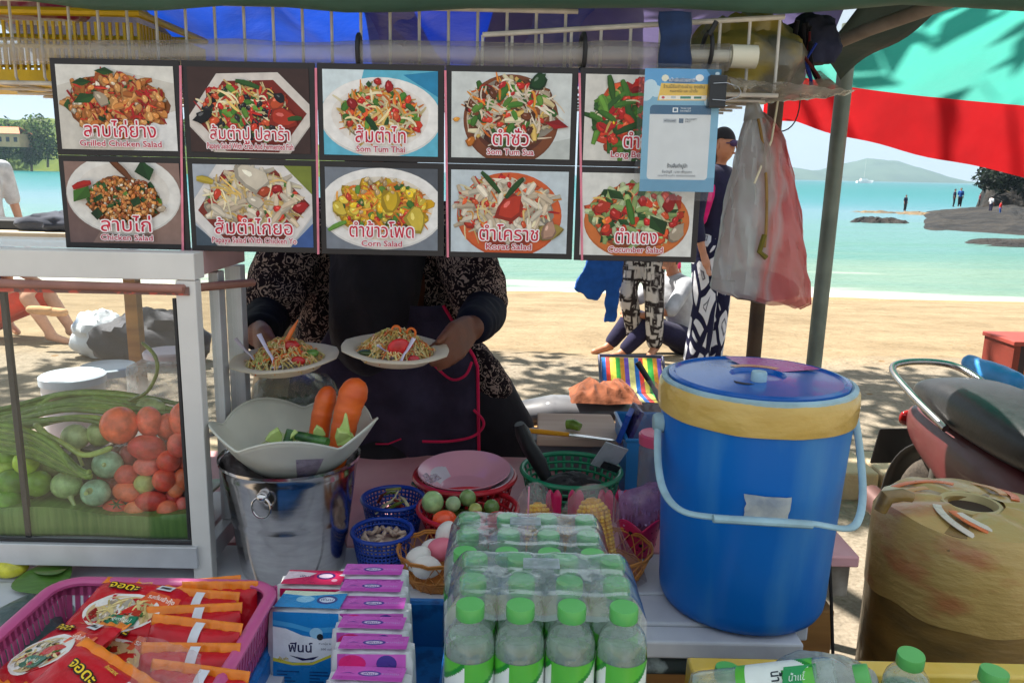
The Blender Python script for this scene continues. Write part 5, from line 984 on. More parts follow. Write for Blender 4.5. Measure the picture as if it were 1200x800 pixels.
# tubs behind the cabinet, on the pink sheet
WPL = pm('white plastic tub', S(206, 212, 216), .4, .06, 8); CLP = film('clear tub', milk=.35, rough=.15, milkcol=S(206, 210, 210))
def tub(label, x, y, Y, r, h, zb, mat=WPL, lid=True):
    c = P(x, y, Y); c = V((c.x, Y, zb)); t = thing('lidded_tub', label, 'tub', c, group='tubs behind the glass cabinet')
    q = MB(); q.lathe([(0, 0), (r*.9, 0), (r*.97, h)], 32, c=c); q.build('body', mat, t)
    q = MB(); q.lathe([(r*1.02, h-.012), (r*1.02, h+.004), (r*.96, h+.007), (r*.8, h+.003), (r*.2, h+.004), (.0, h+.004)], 32, c=c); q.build('lid', pm('pale blue lid', S(196, 212, 226), .35), t)
tub('white tub with pale blue lid behind the long beans', 86, 450, 1.72, .066, P(86, 450, 1.66).z-TZ, TZ); tub('taller clear tub behind the pale blue lidded tub', 127, 436, 1.86, .062, P(127, 436, 1.82).z-TZ, TZ, CLP)
c = P(193, 445, 1.74); t = thing('handled_container', 'white clear container with a handle standing at the right behind the cabinet', 'container', (c.x, 1.74, TZ)); h = P(190, 430, 1.7).z-TZ
q = MB(); q.box((c.x-.01, 1.75, TZ+h/2), (.12, .1, h)); q.build('body', CLP, t, bevel=.01); q = MB(); q.lathe([(.05, 0), (.052, .01), (.048, .014), (0, .012)], 28, c=(c.x+.006, 1.75, TZ+h+.012)); q.build('lid', pm('lilac lid', S(206, 190, 200), .4), t)
q = MB(); a = V((c.x+.01, 1.695, TZ+h*.5)); q.tube([a+V((-.012, 0, -.02)), a+V((-.012, -.012, -.02)), a+V((-.012, -.014, .02)), a+V((.012, -.014, .022)), a+V((.012, -.012, -.02)), a+V((.012, 0, -.02))], .0022, 6); q.build('handle', STEEL, t)
# ---- woven plastic baskets
def basket(name, label, cat, c, r0, r1, h, mat, rows=5, cols=36, rimr=.004, group=None, flare=1.0, holes=True, th=.0018, wrow=.42, wcol=.36):
    c = V(c); t = thing(name, label, cat, c, group=group)
    rad = lambda v: r0+(r1-r0)*v**flare
    q = MB()
    for j in range(rows):
        v0 = .06+.9*j/(rows-1) if rows > 1 else .5; hh = .9/(rows)*wrow/2
        q.lathe([(rad(v0-hh), h*(v0-hh)), (rad(v0+hh), h*(v0+hh))], cols*2, c=c)
    for i in range(cols):
        g = 2*pi*i/cols; dg = pi/cols*wcol
        for k in range(4):
            va, vb = k/4, (k+1)/4
            q.add([c+V((rad(v)*math.cos(a)*1.001, rad(v)*math.sin(a)*1.001, h*v)) for v, a in ((va, g-dg), (va, g+dg), (vb, g+dg), (vb, g-dg))], [(0, 1, 2, 3)])
    q.build('lattice_wall', mat, t, solid=th)
    q = MB(); q.lathe([(0, .002), (r0*1.0, .002), (r0*1.01, .006)], cols, c=c); q.build('base', mat, t, solid=th)
    q = MB(); q.tube([c+V((r1*math.cos(2*pi*i/48), r1*math.sin(2*pi*i/48), h)) for i in range(48)], rimr, 8, closed=True); q.build('rim', mat, t); return t
REDP = pm('red basket plastic', S(186, 34, 46), .35, .1, 12); BLB = pm('blue basket plastic', S(22, 62, 160), .35, .1, 12); GRB = pm('green basket plastic', S(26, 132, 92), .4, .1, 12)
c = P(545, 557, 1.64); hb_ = .085
basket('plastic_basket', 'red lattice basket holding the pink melamine plates', 'basket', (c.x, 1.64, TZ), .085, .106, hb_, REDP, rows=5, cols=34, rimr=.0065, group='round plastic baskets')
PNKM = pm('pink melamine', S(226, 164, 180), .2, .06, 6, coat=.3)
c1 = V((c.x+.002, 1.635, TZ+hb_-.016))
for k, (dx, dy, dz_, lab, mt) in enumerate(((.004, .0, 0, 'white rimmed plate under the pink plate in the red basket', pm('white melamine', S(206, 200, 206), .25)), (-.003, .003, .006, 'pink melamine plate on top in the red basket', PNKM))):
    q = MB(); q.lathe([(0, -.012), (.046, -.012), (.052, -.010), (.078, .012), (.096, .026), (.0985, .027), (.0985, .025), (.079, .008), (.053, -.014), (0, -.014)], 64, c=c1+V((dx, dy, dz_)), M=Euler((R(4), R(-1.5), 0)).to_matrix()); tag(q.build('plate', mt), lab, 'plate', 'plates in the red basket')
q = MB(); q.grid(lambda u, v: (c1.x-.088+.03*u+.012*v, c1.y-.04-.022*v+.006*math.sin(u*9), c1.z+.034-.014*v*(1-u)+.006*noise.noise(V((u*6, v*6, 2)))), 12, 12); q.jitter(.002, 60); tag(q.build('crumpled_bag', film('clear crumpled film', milk=.5, rough=.1, milkcol=S(210, 205, 215), bump=.004, bscale=40), solid=.0003), 'scrap of clear crumpled film at the left of the pink plate', 'film')
c = P(548, 604, 1.49); c2 = V((c.x, 1.50, TZ))
basket('plastic_basket', 'red basket of eggplants and tomatoes behind the bottles', 'basket', c2, .07, .098, .072, REDP, rows=5, cols=34, rimr=.005, group='round plastic baskets')
for i, (x, y, Y, r, col, lab) in enumerate(((507, 588, 1.47, .0215, S(150, 184, 120), 'biggest pale eggplant at the left of the red basket'), (531, 590, 1.475, .015, S(160, 186, 140), 'small pale eggplant second from left in the red basket'), (548, 583, 1.50, .0165, S(120, 150, 84), 'dull green eggplant at the back of the red basket'), (576, 594, 1.49, .0155, S(88, 126, 52), 'darkest green eggplant at the right in the red basket'), (557, 597, 1.46, .013, S(176, 184, 90), 'cut yellowish eggplant in the middle of the red basket'))):
    veg('eggplant', lab, P(x, y, Y), (r, r, r*1.02), col, 'eggplants in the red basket')
for i, (x, y, Y, rx, col, lab) in enumerate(((521, 608, 1.44, .0235, S(222, 78, 40), 'orange red tomato at the left of the red basket'), (557, 609, 1.44, .021, S(206, 50, 36), 'red tomato in the middle of the red basket'), (583, 609, 1.45, .0225, S(192, 34, 36), 'deep red oval tomato at the right of the red basket'))):
    veg('tomato', lab, P(x, y, Y), (rx, .018, .017), col, 'tomatoes in the red basket', (0, 0, .2))
q = MB(); q.grid(lambda u, v: (c2.x+.07*v*math.cos(2*pi*u), c2.y+.07*v*math.sin(2*pi*u), TZ+.05+.008*noise.noise(V((u*9, v*5, 0)))), 24, 6, S(70, 90, 40)); tag(q.build('vegetable_layer', VEG), 'green vegetables filling the bottom of the red basket', 'vegetables', kind='stuff')
c = P(460, 592, 1.53); b1 = V((c.x, 1.54, TZ))
basket('plastic_basket', 'rear blue lattice basket with dry chillies between bucket and red baskets', 'basket', b1, .05, .062, .072, BLB, rows=9, cols=44, rimr=.0045, group='round plastic baskets', wrow=.5, wcol=.4)
c = P(447, 626, 1.39); b2 = V((c.x, 1.40, TZ))
basket('plastic_basket', 'front blue lattice basket of garlic beside the steel bucket', 'basket', b2, .044, .0555, .066, BLB, rows=9, cols=44, rimr=.004, group='round plastic baskets', wrow=.5, wcol=.4)
rng = random.Random(12); GARL = pm('garlic', S(196, 178, 158), .7, .25, 40, col2=S(166, 130, 120))
for i in range(34):
    g = rng.random()*2*pi; r = .043*math.sqrt(rng.random()); q = MB(); q.ell((0, 0, 0), (.0052, .0038, .0082), 8, 6, fn=lambda p: V((p.x*(1-.25*p.z/.008), p.y*(1-.25*p.z/.008), p.z)))
    q.xf(Matrix.Translation((b2.x+r*math.cos(g), b2.y+r*math.sin(g), TZ+.05+.014*(1-r/.05)+rng.uniform(-.004, .004))) @ Euler((rng.uniform(0, 3), rng.uniform(0, 3), rng.uniform(0, 6))).to_matrix().to_4x4())
    tag(q.build('garlic_clove', GARL), 'garlic clove heaped in the front blue basket', 'garlic', 'garlic cloves in the blue basket')
q = MB(); q.lathe([(0, .05), (.03, .046), (.05, .038)], 20, c=b2, col=S(150, 130, 116)); tag(q.build('garlic_heap', GARL), 'garlic filling the front blue basket below the top cloves', 'garlic', kind='stuff')
rng = random.Random(13)
for i in range(9):
    g = rng.random()*2*pi; r = .03*rng.random(); a = V((b1.x+r*math.cos(g), b1.y+r*math.sin(g), TZ+.045+.004*i)); d = V((rng.uniform(-1, 1), rng.uniform(-1, 1), .2)).normalized()*.022
    q = MB(); q.tube([a-d, a+V((0, 0, .004)), a+d], [.0032, .004, .0012], 6, [S(200, 190, 150), S(150, 60, 40), S(96, 110, 50)][i % 3]); tag(q.build('dry_chilli', VEG), 'dry chilli lying in the rear blue basket', 'chilli', 'chillies in the rear blue basket')
q = MB(); q.tube([P(440, 602, 1.48), P(455, 590, 1.49), P(463, 582, 1.5), P(468, 572, 1.51)], .0016, 5, S(206, 196, 160)); q.tube([P(452, 574, 1.5), P(470, 572, 1.51)], .003, 6, S(130, 130, 70)); tag(q.build('grass_stem', VEG), 'pale stem with a knot sticking out of the rear blue basket', 'stem')
q = MB(); q.tube([P(483, 566, 1.66), P(490, 569, 1.65), P(505, 575, 1.63)], [.004, .0055, .003], 8, S(36, 84, 44)); tag(q.build('green_chilli', VEG), 'green chilli on the pink sheet left of the red baskets', 'chilli')
# eggs in wicker
WICK = pm('amber wicker', S(170, 104, 44), .45, .2, 20, col2=S(196, 132, 64))
def wicker(label, c, r, h):
    c = V(c); t = thing('wicker_basket', label, 'wicker basket', c, group='small wicker baskets')
    q = MB()
    for i in range(18):
        g = 2*pi*i/18
        for sgn in (-1, 1):
            q.tube([c+V(((r*.72+r*.28*v)*math.cos(g+sgn*.55*v), (r*.72+r*.28*v)*math.sin(g+sgn*.55*v), h*v)) for v in (0, .25, .5, .75, 1)], .0011, 5)
    q.build('weave', WICK, t)
    q = MB()
    for z, k in ((h, 1.0), (h*.93, .985), (h*.35, .82), (h*.28, .8)): q.tube([c+V((r*k*math.cos(2*pi*i/40), r*k*math.sin(2*pi*i/40), z+.0015*math.sin(i*2.1))) for i in range(40)], .002, 6, closed=True)
    q.build('rim', WICK, t)
    q = MB(); q.lathe([(0, .001), (r*.7, .001), (r*.8, h*.3)], 30, c=c); q.build('base', WICK, t, solid=.002)
    return c
we = wicker('wicker basket of white eggs left of the bottle packs', (P(514, 655, 1.34).x, 1.345, TZ), .074, .062)
EGG = pm('egg shell', S(226, 220, 214), .5, .03, 30, sss=.1); PEGG = pm('pink egg shell', S(226, 120, 140), .5, .05, 30)
for x, y, Y, rot, mt, lab in ((491, 654, 1.31, .6, EGG, 'white egg leftmost in the wicker basket'), (500, 664, 1.295, 1.6, EGG, 'white egg lying in front in the wicker basket'), (524, 625, 1.375, .2, EGG, 'white egg sticking up highest at the back of the wicker basket'), (517, 643, 1.34, 1.0, PEGG, 'pink egg among the white ones'), (509, 644, 1.355, 1.2, EGG, 'white egg half hidden behind the pink egg')):
    q = MB(); q.ell((0, 0, 0), (.0205, .0205, .0265), 24, 16, fn=lambda p: V((p.x*(1-.16*p.z/.0265), p.y*(1-.16*p.z/.0265), p.z))); q.xf(Matrix.Translation(P(x, y, Y)) @ Euler((.3, rot, .2)).to_matrix().to_4x4()); tag(q.build('egg', mt), lab, 'egg', 'eggs in the wicker basket')
wc = wicker('wicker basket of bagged corn right of the bottle packs', (P(712, 665, 1.36).x, 1.375, TZ), .082, .058)
# corn in bags
CORN = pm('corn kernels', vc=True, rough=.35, var=.1, scale=80)
def corn(label, a, b, r):
    a, b = V(a), V(b); q = MB(); ax = (b-a).normalized(); sd = ax.cross(V((0, 1, 0))).normalized(); up = sd.cross(ax)
    q.tube([a+(b-a)*i/10 for i in range(11)], [r*.9*(1 if i < 8 else [.9, .72, .3][i-8]) for i in range(11)], 14, S(206, 150, 40))
    L_ = (b-a).length; n = int(L_/.0065)
    for j in range(n):
        u = j/n; k = 1 if u < .75 else 1-(u-.75)*2.6
        for i in range(15):
            g = 2*pi*i/15+.03*math.sin(j); p = a+ax*(L_*u)+(sd*math.cos(g)+up*math.sin(g))*(r*k)
            q.ell(p, (.0042, .0042, .0036), 6, 4, [S(226, 176, 44), S(236, 192, 66), S(214, 158, 36)][(i*3+j) % 3])
    return tag(q.build('corn_cob', CORN), label, 'corn', 'bagged corn cobs')
corn('yellow corn cob in the left clear bag behind the bottles', P(632, 640, 1.33), P(630, 588, 1.36), .021); corn('largest yellow corn cob upright in the middle clear bag', P(702, 650, 1.34), P(692, 583, 1.37), .028); corn('corn cob half hidden between the two bags', P(664, 650, 1.37), P(662, 603, 1.385), .02)
BAGF = film('clear food bag', (.98, .97, .98), milk=.13, rough=.1, milkcol=S(214, 196, 204), bump=.0035, bscale=45, refl=1.1)
def bag(label, pts, Y, dep, seed, name='food_bag', mat=None, cat='bag', group='clear food bags'):
    """puffed bag from its seen outline (sight lines), with true depth"""
    t = [P(x, y, Y) for x, y in pts]; c = sum(t, V())/len(t); q = MB(); n = len(t); vs = []
    rings = 7
    for side in (-1, 1):
        for j in range(rings+1):
            k = 1-j/rings
            for p in t: 
                o = c+(p-c)*k; o = o+V((0, side*dep*math.sqrt(max(0, 1-k*k)), 0)); vs.append(o)
    fs = []
    for s_ in range(2):
        b0 = s_*(rings+1)*n
        for j in range(rings):
            for i in range(n):
                l = (i+1) % n; f = (b0+j*n+i, b0+j*n+l, b0+(j+1)*n+l, b0+(j+1)*n+i); fs.append(f if s_ == 0 else f[::-1])
    q.add(vs, fs); q.jitter(.0035, 45); q.jitter(.006, 14)
    return tag(q.build(name, mat or BAGF), label, cat, group)
def smooth_outline(pts, n=6):
    o = []; m = len(pts)
    for i in range(m):
        p0, p1, p2, p3 = [V((*pts[(i+k) % m], 0)) for k in (-1, 0, 1, 2)]
        for j in range(n): t_ = j/n; r = .5*((2*p1)+(p2-p0)*t_+(2*p0-5*p1+4*p2-p3)*t_*t_+(3*p1-p0-3*p2+p3)*t_**3); o.append((r.x, r.y))
    return o
bag('clear bag with a pink tie holding the left corn cob', smooth_outline([(606, 608), (610, 578), (626, 567), (642, 576), (652, 610), (655, 650), (612, 652)]), 1.345, .03, 1)
bag('larger clear bag holding the middle corn cob, spilling right', smooth_outline([(658, 606), (672, 576), (700, 566), (722, 584), (730, 622), (756, 680), (736, 694), (690, 668), (664, 650)]), 1.35, .034, 2)
q = MB(); q.tube([P(620, 570, 1.31), P(619, 600, 1.305), P(618, 622, 1.31)], .0016, 6); tag(q.build('pink_tie', pm('pink straw', S(226, 150, 170), .4)), 'pink straw standing against the left corn bag', 'straw')
LILAC = film('lilac plastic', (.9, .84, .95), milk=.45, rough=.12, milkcol=S(190, 150, 190), bump=.003, bscale=50)
bag('lilac bag of plastic forks behind the heart basket', smooth_outline([(722, 612), (724, 580), (745, 572), (766, 566), (780, 572), (782, 612), (752, 622)]), 1.47, .03, 3, mat=LILAC)
FORK = pm('lilac fork plastic', S(184, 156, 196), .3, .08, 20)
rng = random.Random(15)
for i in range(14):
    b0 = P(730+i*3.6+rng.uniform(-2, 2), 616, 1.455+rng.uniform(-.012, .02)); tp_ = P(726+i*4.2+rng.uniform(-3, 3), rng.uniform(572, 590), 1.47+rng.uniform(-.012, .02)); d = (tp_-b0)
    q = MB(); q.tube([b0, b0+d*.6], .0022, 6, flat=.5); w_ = V((1, 0, 0)).lerp(d.cross(V((0, 1, 0))).normalized(), 1)
    for k in (-1.5, -.5, .5, 1.5): q.tube([b0+d*.58, b0+d*.72+w_*(k*.0026), b0+d+w_*(k*.0026)], .0008, 5)
    tag(q.build('plastic_fork', FORK), 'lilac plastic fork standing in the lilac bag', 'fork', 'lilac forks behind the heart basket')
# heart edged pink basket
HPK = pm('hot pink plastic', S(200, 36, 92), .3, .1, 15)
t = thing('heart_basket', 'hot pink basket with heart shaped rim and round holes beside the cooler', 'basket', (P(750, 640, 1.44).x, 1.47, TZ))
hc = V((P(750, 640, 1.44).x, 1.47, TZ))
q = MB(); n = 64; rad = lambda v: .030+.012*v
def hh(g): return .058+.018*abs(math.sin(2*g))
holes = MB()
q.grid(lambda u, v: (hc.x+rad(v)*math.cos(2*pi*u), hc.y+rad(v)*math.sin(2*pi*u), TZ+.002+hh(2*pi*u)*v), 72, 10); q.build('wall', HPK, t, solid=.002)
for i in range(18):
    for j in range(3):
        g = 2*pi*(i+.5*(j % 2))/18; v = .3+.22*j; r = rad(v)+.0014; p = hc+V((r*math.cos(g), r*math.sin(g), .002+hh(g)*v)); dr = V((math.cos(g), math.sin(g), 0)); tn = V((-dr.y, dr.x, 0)); sz = .0016 if (i+j) % 7 else .0042
        holes.poly([p+tn*(sz*math.cos(a))+V((0, 0, sz*math.sin(a))) for a in [2*pi*k/8 for k in range(8)]])
holes.build('hole_pattern', pm('hole shade', (.02, .004, .01), .9), t, smooth=False)
q = MB(); q.tube([(hc.x+rad(1)*math.cos(2*pi*i/72), hc.y+rad(1)*math.sin(2*pi*i/72), TZ+.002+hh(2*pi*i/72)) for i in range(72)], .0024, 6, closed=True); q.build('rim', HPK, t)
for i, (x, w_) in enumerate(((629, 16), (655, 20), (690, 22), (710, 12))):
    c = P(x+20, 584, 1.5); q = MB(); q.grid(lambda u, v: (c.x+.03*(u-.5), 1.5+.01*math.sin(u*pi), c.z-.05+.056*v+.010*abs(math.sin(2*pi*u))*v), 12, 4); tag(q.build('pink_card', HPK, solid=.0015), ['pink scalloped box edge behind the left corn bag', 'pink scalloped box edge between the corn bags', 'pink scalloped box edge behind the middle corn bag', 'pink scalloped box edge left of the forks'][i], 'box edge', 'pink scalloped edges behind the corn')
# green basket with black pouch and cards
c = P(670, 548, 1.67); gb = V((c.x, 1.68, TZ)); basket('plastic_basket', 'green lattice basket in the middle holding black netting and cards', 'basket', gb, .088, .108, .088, GRB, rows=6, cols=34, rimr=.0055, group='round plastic baskets')
BLKP = pm('black plastic bag', (.008, .008, .009), .45, .2, 20, bump=.004, bscale=30, spec=.25)
q = MB(); pts = [P(609, 496, 1.66), P(612, 506, 1.66), P(620, 522, 1.65), P(632, 542, 1.64), P(641, 560, 1.63)]; q.tube(pts, [.016, .022, .024, .025, .018], 14, flat=.7); q.jitter(.004, 40); tag(q.build('black_pouch', BLKP), 'shiny black plastic roll leaning out of the green basket', 'plastic roll')
NETB = pm('black netting', (.015, .015, .016), .7, bump=.003, bscale=120); lump('netting', 'black netting lying in the green basket', 'netting', NETB, (gb.x+.005, gb.y-.02, TZ+.03), (.066, .05, .03), 31)
q = MB(); a = P(714, 535, 1.64); q.box(a, (.052, .003, .075), S(170, 180, 186), rot=(.5, .35, .1)); q.box(a+V((.003, -.0026, -.022)), (.04, .002, .02), S(40, 44, 50), rot=(.5, .35, .1)); tag(q.build('card_packet', VCG, smooth=False), 'white and dark printed card leaning in the green basket', 'packet')
# blue caddy, bags, jar
CAD = pm('mid blue plastic', S(40, 122, 186), .35, .08, 8)
a = P(717, 472, 1.92); t = thing('blue_caddy', 'open blue plastic caddy holding bags left of the cooler', 'caddy', (P(748, 560, 1.78).x, 1.8, TZ))
x0c, x1c, y0c, y1c = P(735, 515, 1.72).x, P(735, 515, 1.72).x+.13, 1.72, 1.93; zt = P(740, 516, 1.72).z
for nm, (bx0, by0, bx1, by1) in (('side', (x0c, y0c, x1c, y0c+.004)), ('side', (x0c, y1c-.004, x1c, y1c)), ('side', (x0c, y0c+.004, x0c+.004, y1c-.004)), ('side', (x1c-.004, y0c+.004, x1c, y1c-.004))):
    q = MB(); q.box(((bx0+bx1)/2, (by0+by1)/2, (TZ+zt)/2), (bx1-bx0, by1-by0, zt-TZ)); q.build('side', CAD, t, smooth=False)
q = MB(); q.tube([(x0c, y0c, zt), (x1c, y0c, zt), (x1c, y1c, zt), (x0c, y1c, zt)], .005, 8, closed=True); q.build('rim', CAD, t)
q = MB(); q.box(((x0c+x1c)/2, (y0c+y1c)/2, TZ+.003), (x1c-x0c-.01, y1c-y0c-.01, .005)); q.build('bottom', CAD, t, smooth=False)
bag('tall crumpled clear bag rising out of the blue caddy', smooth_outline([(738, 545), (734, 500), (744, 462), (760, 446), (776, 458), (784, 500), (782, 545)]), 1.80, .05, 6)
q = MB(); q.box(P(738, 500, 1.79), (.01, .06, .1), S(70, 60, 110), rot=(.1, .35, .2)); q.box(P(733, 498, 1.77), (.012, .05, .07), S(40, 80, 170), rot=(.1, .3, -.3)); tag(q.build('folded_sachet', VCG, smooth=False), 'purple and blue sachets slotted at the left inside the caddy', 'sachet')
JR = film('jar plastic', (.95, .93, .9), milk=.3, rough=.08, milkcol=S(170, 150, 130), bump=.0005, bscale=20)
c = P(768, 560, 1.62); t = thing('lidded_jar', 'clear jar with pink screw lid squeezed behind the cooler', 'jar', (c.x, 1.62, TZ)); jz = P(765, 520, 1.6).z-TZ
q = MB(); q.lathe([(0, 0), (.036, 0), (.038, .006), (.038, jz-.015), (.032, jz-.004)], 32, c=(c.x, 1.62, TZ)); q.build('jar_body', JR, t)
q = MB(); q.lathe([(.0385, jz-.006), (.0395, jz+.014), (.036, jz+.018), (.028, jz+.016), (0, jz+.016)], 40, c=(c.x, 1.62, TZ)); q.build('lid', pm('pink lid', S(222, 92, 126), .35, .06, 10), t)
q = MB(); q.lathe([(0, .004), (.034, .004), (.035, .05), (.0, .052)], 24, c=(c.x, 1.62, TZ)); q.build('contents', pm('brown sauce', S(110, 60, 40), .5, .3, 40), t)
# cutting board, knife, gherkin, support box
t_ = V((P(672, 500, 1.95).x, 1.95, P(672, 500, 1.95).z))
lowb = MB(); lowb.box((t_.x+.01, 1.955, (TZ+t_.z-.02)/2), (.24, .12, t_.z-.02-TZ)); tag(lowb.build('food_tub', pm('grey tub', S(120, 122, 126), .5), bevel=.01), 'grey tub carrying the cutting board behind the green basket', 'tub')
BRD = wood('worn chopping wood', S(206, 178, 156), S(180, 148, 128), 22, bump=.0008)
q = MB(); cs = [P(629, 520, 1.86), P(732, 518, 1.86), P(716, 484, 2.05), P(630, 480, 2.05)]; zb_ = sum(p.z for p in cs)/4
cs = [V((p.x, p.y, t_.z+(.006 if i > 1 else 0))) for i, p in enumerate(cs)]; q.prism([c_-V((0, 0, .022)) for c_ in cs], (0, 0, .022)); tag(q.build('cutting_board', BRD, smooth=False, bevel=.004), 'worn pinkish wooden cutting board behind the green basket', 'cutting board')
kz = t_.z+.006
a = PZ(618, 504, kz+.006); b = PZ(667, 509, kz+.004); e = PZ(724, 516, kz+.002); t = thing('kitchen_knife', 'knife with yellow handle lying across the cutting board', 'knife', b)
q = MB(); q.tube([a, a+(b-a)*.3, b], [.007, .0085, .007], 10, flat=.8); q.build('handle', pm('yellow handle', S(232, 160, 34), .4, .08, 10), t)
q = MB(); dd = (e-b); sd = dd.cross(V((0, 0, 1))).normalized(); q.prism([b+sd*.009, b-sd*.009, e-sd*.002, e-dd*.06+sd*.009], (0, 0, .0014)); q.build('blade', STEEL, t, smooth=False)
q = MB(); a = PZ(672, 497, kz+.012); q.tube([a+V((-.016, .006, -.002)), a, a+V((.016, -.01, -.004))], [.012, .0135, .010], 14, S(120, 150, 60)); q.ell(a+V((-.0155, .006, -.002)), (.004, .0115, .0115), 12, 8, S(196, 206, 150)); tag(q.build('gherkin_end', VEG), 'cut cucumber end on the cutting board', 'cucumber')
# clear bag of greens behind the petal dish
bag('big clear bag of green leaves behind the steel bucket', smooth_outline([(292, 500), (296, 455), (322, 440), (360, 436), (392, 446), (404, 480), (402, 510), (340, 520)]), 1.62, .07, 8, mat=film('clear salad bag', (.9, .93, .9), milk=.4, rough=.12, milkcol=S(150, 156, 146), bump=.006, bscale=28))
lv = MB(); rng = random.Random(20); c = P(345, 482, 1.62); leaf_cloud(lv, c, (.07, .035, .03), 160, .018, rng, [S(60, 90, 50), S(84, 112, 64), S(110, 128, 90)]); tag(lv.build('salad_leaves', LEAF, smooth=False), 'green salad leaves seen inside the clear bag behind the bucket', 'leaves', kind='stuff')
# lime, leaf on the white shelf
q = MB(); zt_ = TZ+.001; c = PZ(10, 664, TZ+.02); q.ell(c, (.034, .024, .018), 24, 14, S(206, 200, 60)); tag(q.build('mango', VEG), 'yellow mango on the white shelf at the left edge under the cabinet', 'mango')
q = MB(); lp = [PZ(x, y, TZ+.006) for x, y in ((2, 690), (30, 676), (70, 664), (90, 668), (84, 684), (73, 703), (52, 699), (30, 697))]
for p, h in zip(lp, (.0, .014, .022, .016, .01, -.001, .004, .002)): p.z += h
cen = sum(lp, V())/len(lp)+V((0, 0, .01)); q.add([cen]+lp, [(0, i+1, (i+1) % len(lp)+1) for i in range(len(lp))]); q.add([PZ(34, 664, TZ+.012), PZ(66, 660, TZ+.014), PZ(88, 661, TZ+.02), PZ(70, 676, TZ+.03), PZ(36, 673, TZ+.028)], [(0, 1, 2, 3, 4)])
q.build_leaf = None
lf = q.build('banana_leaf', pm('dark banana leaf', S(74, 112, 44), .4, .16, 50, stretch=(.4, 4, 1), bump=.0008, bscale=50), solid=.0012, subd=2); tag(lf, 'dark folded banana leaf piece on the white shelf below the cabinet', 'leaf')
# ================================================================ FRONT DISPLAY: noodles, tissues, bottles
FZ = .645
BLT = pm('blue crate plastic', S(20, 104, 176), .42, .14, 40, col2=S(14, 78, 140), lo=.5, hi=.62, bump=.0008, bscale=90)
t = thing('front_bench', 'low blue topped bench in front of the cart carrying bottles and tissues', 'bench', (-.2, .85, 0))
q = MB(); q.box((-.12, .86, FZ-.012), (.60, .60, .024)); q.build('bench_top', BLT, t, smooth=False, bevel=.004)
for sx in (-.4, .16):
    for sy in (.58, 1.14):
        q = MB(); q.tube([(sx, sy, FZ-.024), (sx, sy, 0)], .016, 10); q.build('leg', METALD, t)
# blue open crate round the tissues
cx0, cx1, cy0, cy1, ch = -.315, -.078, .66, 1.105, .075
t = thing('blue_crate', 'blue plastic crate around the tissue packs at the front', 'crate', ((cx0+cx1)/2, (cy0+cy1)/2, FZ))
for x0, y0, x1, y1 in ((cx0, cy0, cx1, cy0+.005), (cx0, cy1-.005, cx1, cy1), (cx0, cy0+.005, cx0+.005, cy1-.005), (cx1-.005, cy0+.005, cx1, cy1-.005)):
    q = MB(); q.box(((x0+x1)/2, (y0+y1)/2, FZ+ch/2), (x1-x0, y1-y0, ch)); q.build('side', BLT, t, smooth=False)
q = MB(); q.box(((cx0+cx1)/2, (cy0+cy1)/2, FZ+.004), (cx1-cx0-.012, cy1-cy0-.012, .006)); q.build('bottom', BLT, t, smooth=False)
q = MB(); pts = []
for px, py, g0 in ((cx1-.02, cy0+.02, -pi/2), (cx1-.02, cy1-.02, 0), (cx0+.02, cy1-.02, pi/2), (cx0+.02, cy0+.02, pi)):
    pts += [(px+.022*math.cos(g0+pi/2*i/5), py+.022*math.sin(g0+pi/2*i/5), FZ+ch) for i in range(6)]
q.tube(pts, .006, 8, closed=True); q.build('rim', BLT, t)
# tissue packs
FILMT = film('tissue pack film', (1, 1, 1), milk=.03, rough=.06, bump=.003, bscale=30, refl=1.3)
class Face:
    """printing laid on a box face: (u, v) in 0..1"""
    def __init__(s, O, ux, uy): s.O = V(O); s.ux = V(ux); s.uy = V(uy); s.n = s.ux.cross(s.uy).normalized(); s.k = 0; s.mb = MB()
    def p(s, u, v): return s.O+s.ux*u+s.uy*v+s.n*(.0004+s.k*2e-5)
    def poly(s, pts, col): s.k += 1; s.mb.poly([s.p(*q) for q in pts], col)
    def ell(s, cu, cv, ru, rv, col, n=18): s.poly([(cu+ru*math.cos(2*pi*i/n), cv+rv*math.sin(2*pi*i/n)) for i in range(n)], col)
    def text(s, body, size, u, v, col, width=None, bold=0, grow=0, flip=1):
        s.k += 2; text_mb(s.mb, body, size, s.p(u, v), s.ux*flip, s.uy*flip, col, width=width, bold=bold, grow=grow); s.k += 3
def soft_box(mb, c, d, rot, col=(1, 1, 1), r=.010, n=4, puff=.0004):
    """rounded, slightly puffed pack"""
    def f(p):
        q = V((abs(p.x)**.22*(1 if p.x > 0 else -1), abs(p.y)**.22*(1 if p.y > 0 else -1), abs(p.z)**.22*(1 if p.z > 0 else -1)))
        return V((q.x*d[0]/2, q.y*d[1]/2, q.z*d[2]/2))
    o = len(mb.v); mb.ell((0, 0, 0), 1, 36, 22, col, fn=None)
    M = Euler(rot).to_matrix()
    for i in range(o, len(mb.v)):
        p = mb.v[i]; m_ = max(abs(p.x), abs(p.y), abs(p.z)); cu = p/m_; q = p*.18+cu*.82
        q = V((q.x*d[0]/2, q.y*d[1]/2, q.z*d[2]/2)); q += p*puff; q += p*.0006*noise.noise(q*60); mb.v[i] = V(c)+M @ q
TISW = pm('white tissue pack', S(214, 216, 220), .4, .08, 16, bump=.002, bscale=24)
BZ = FZ+.008
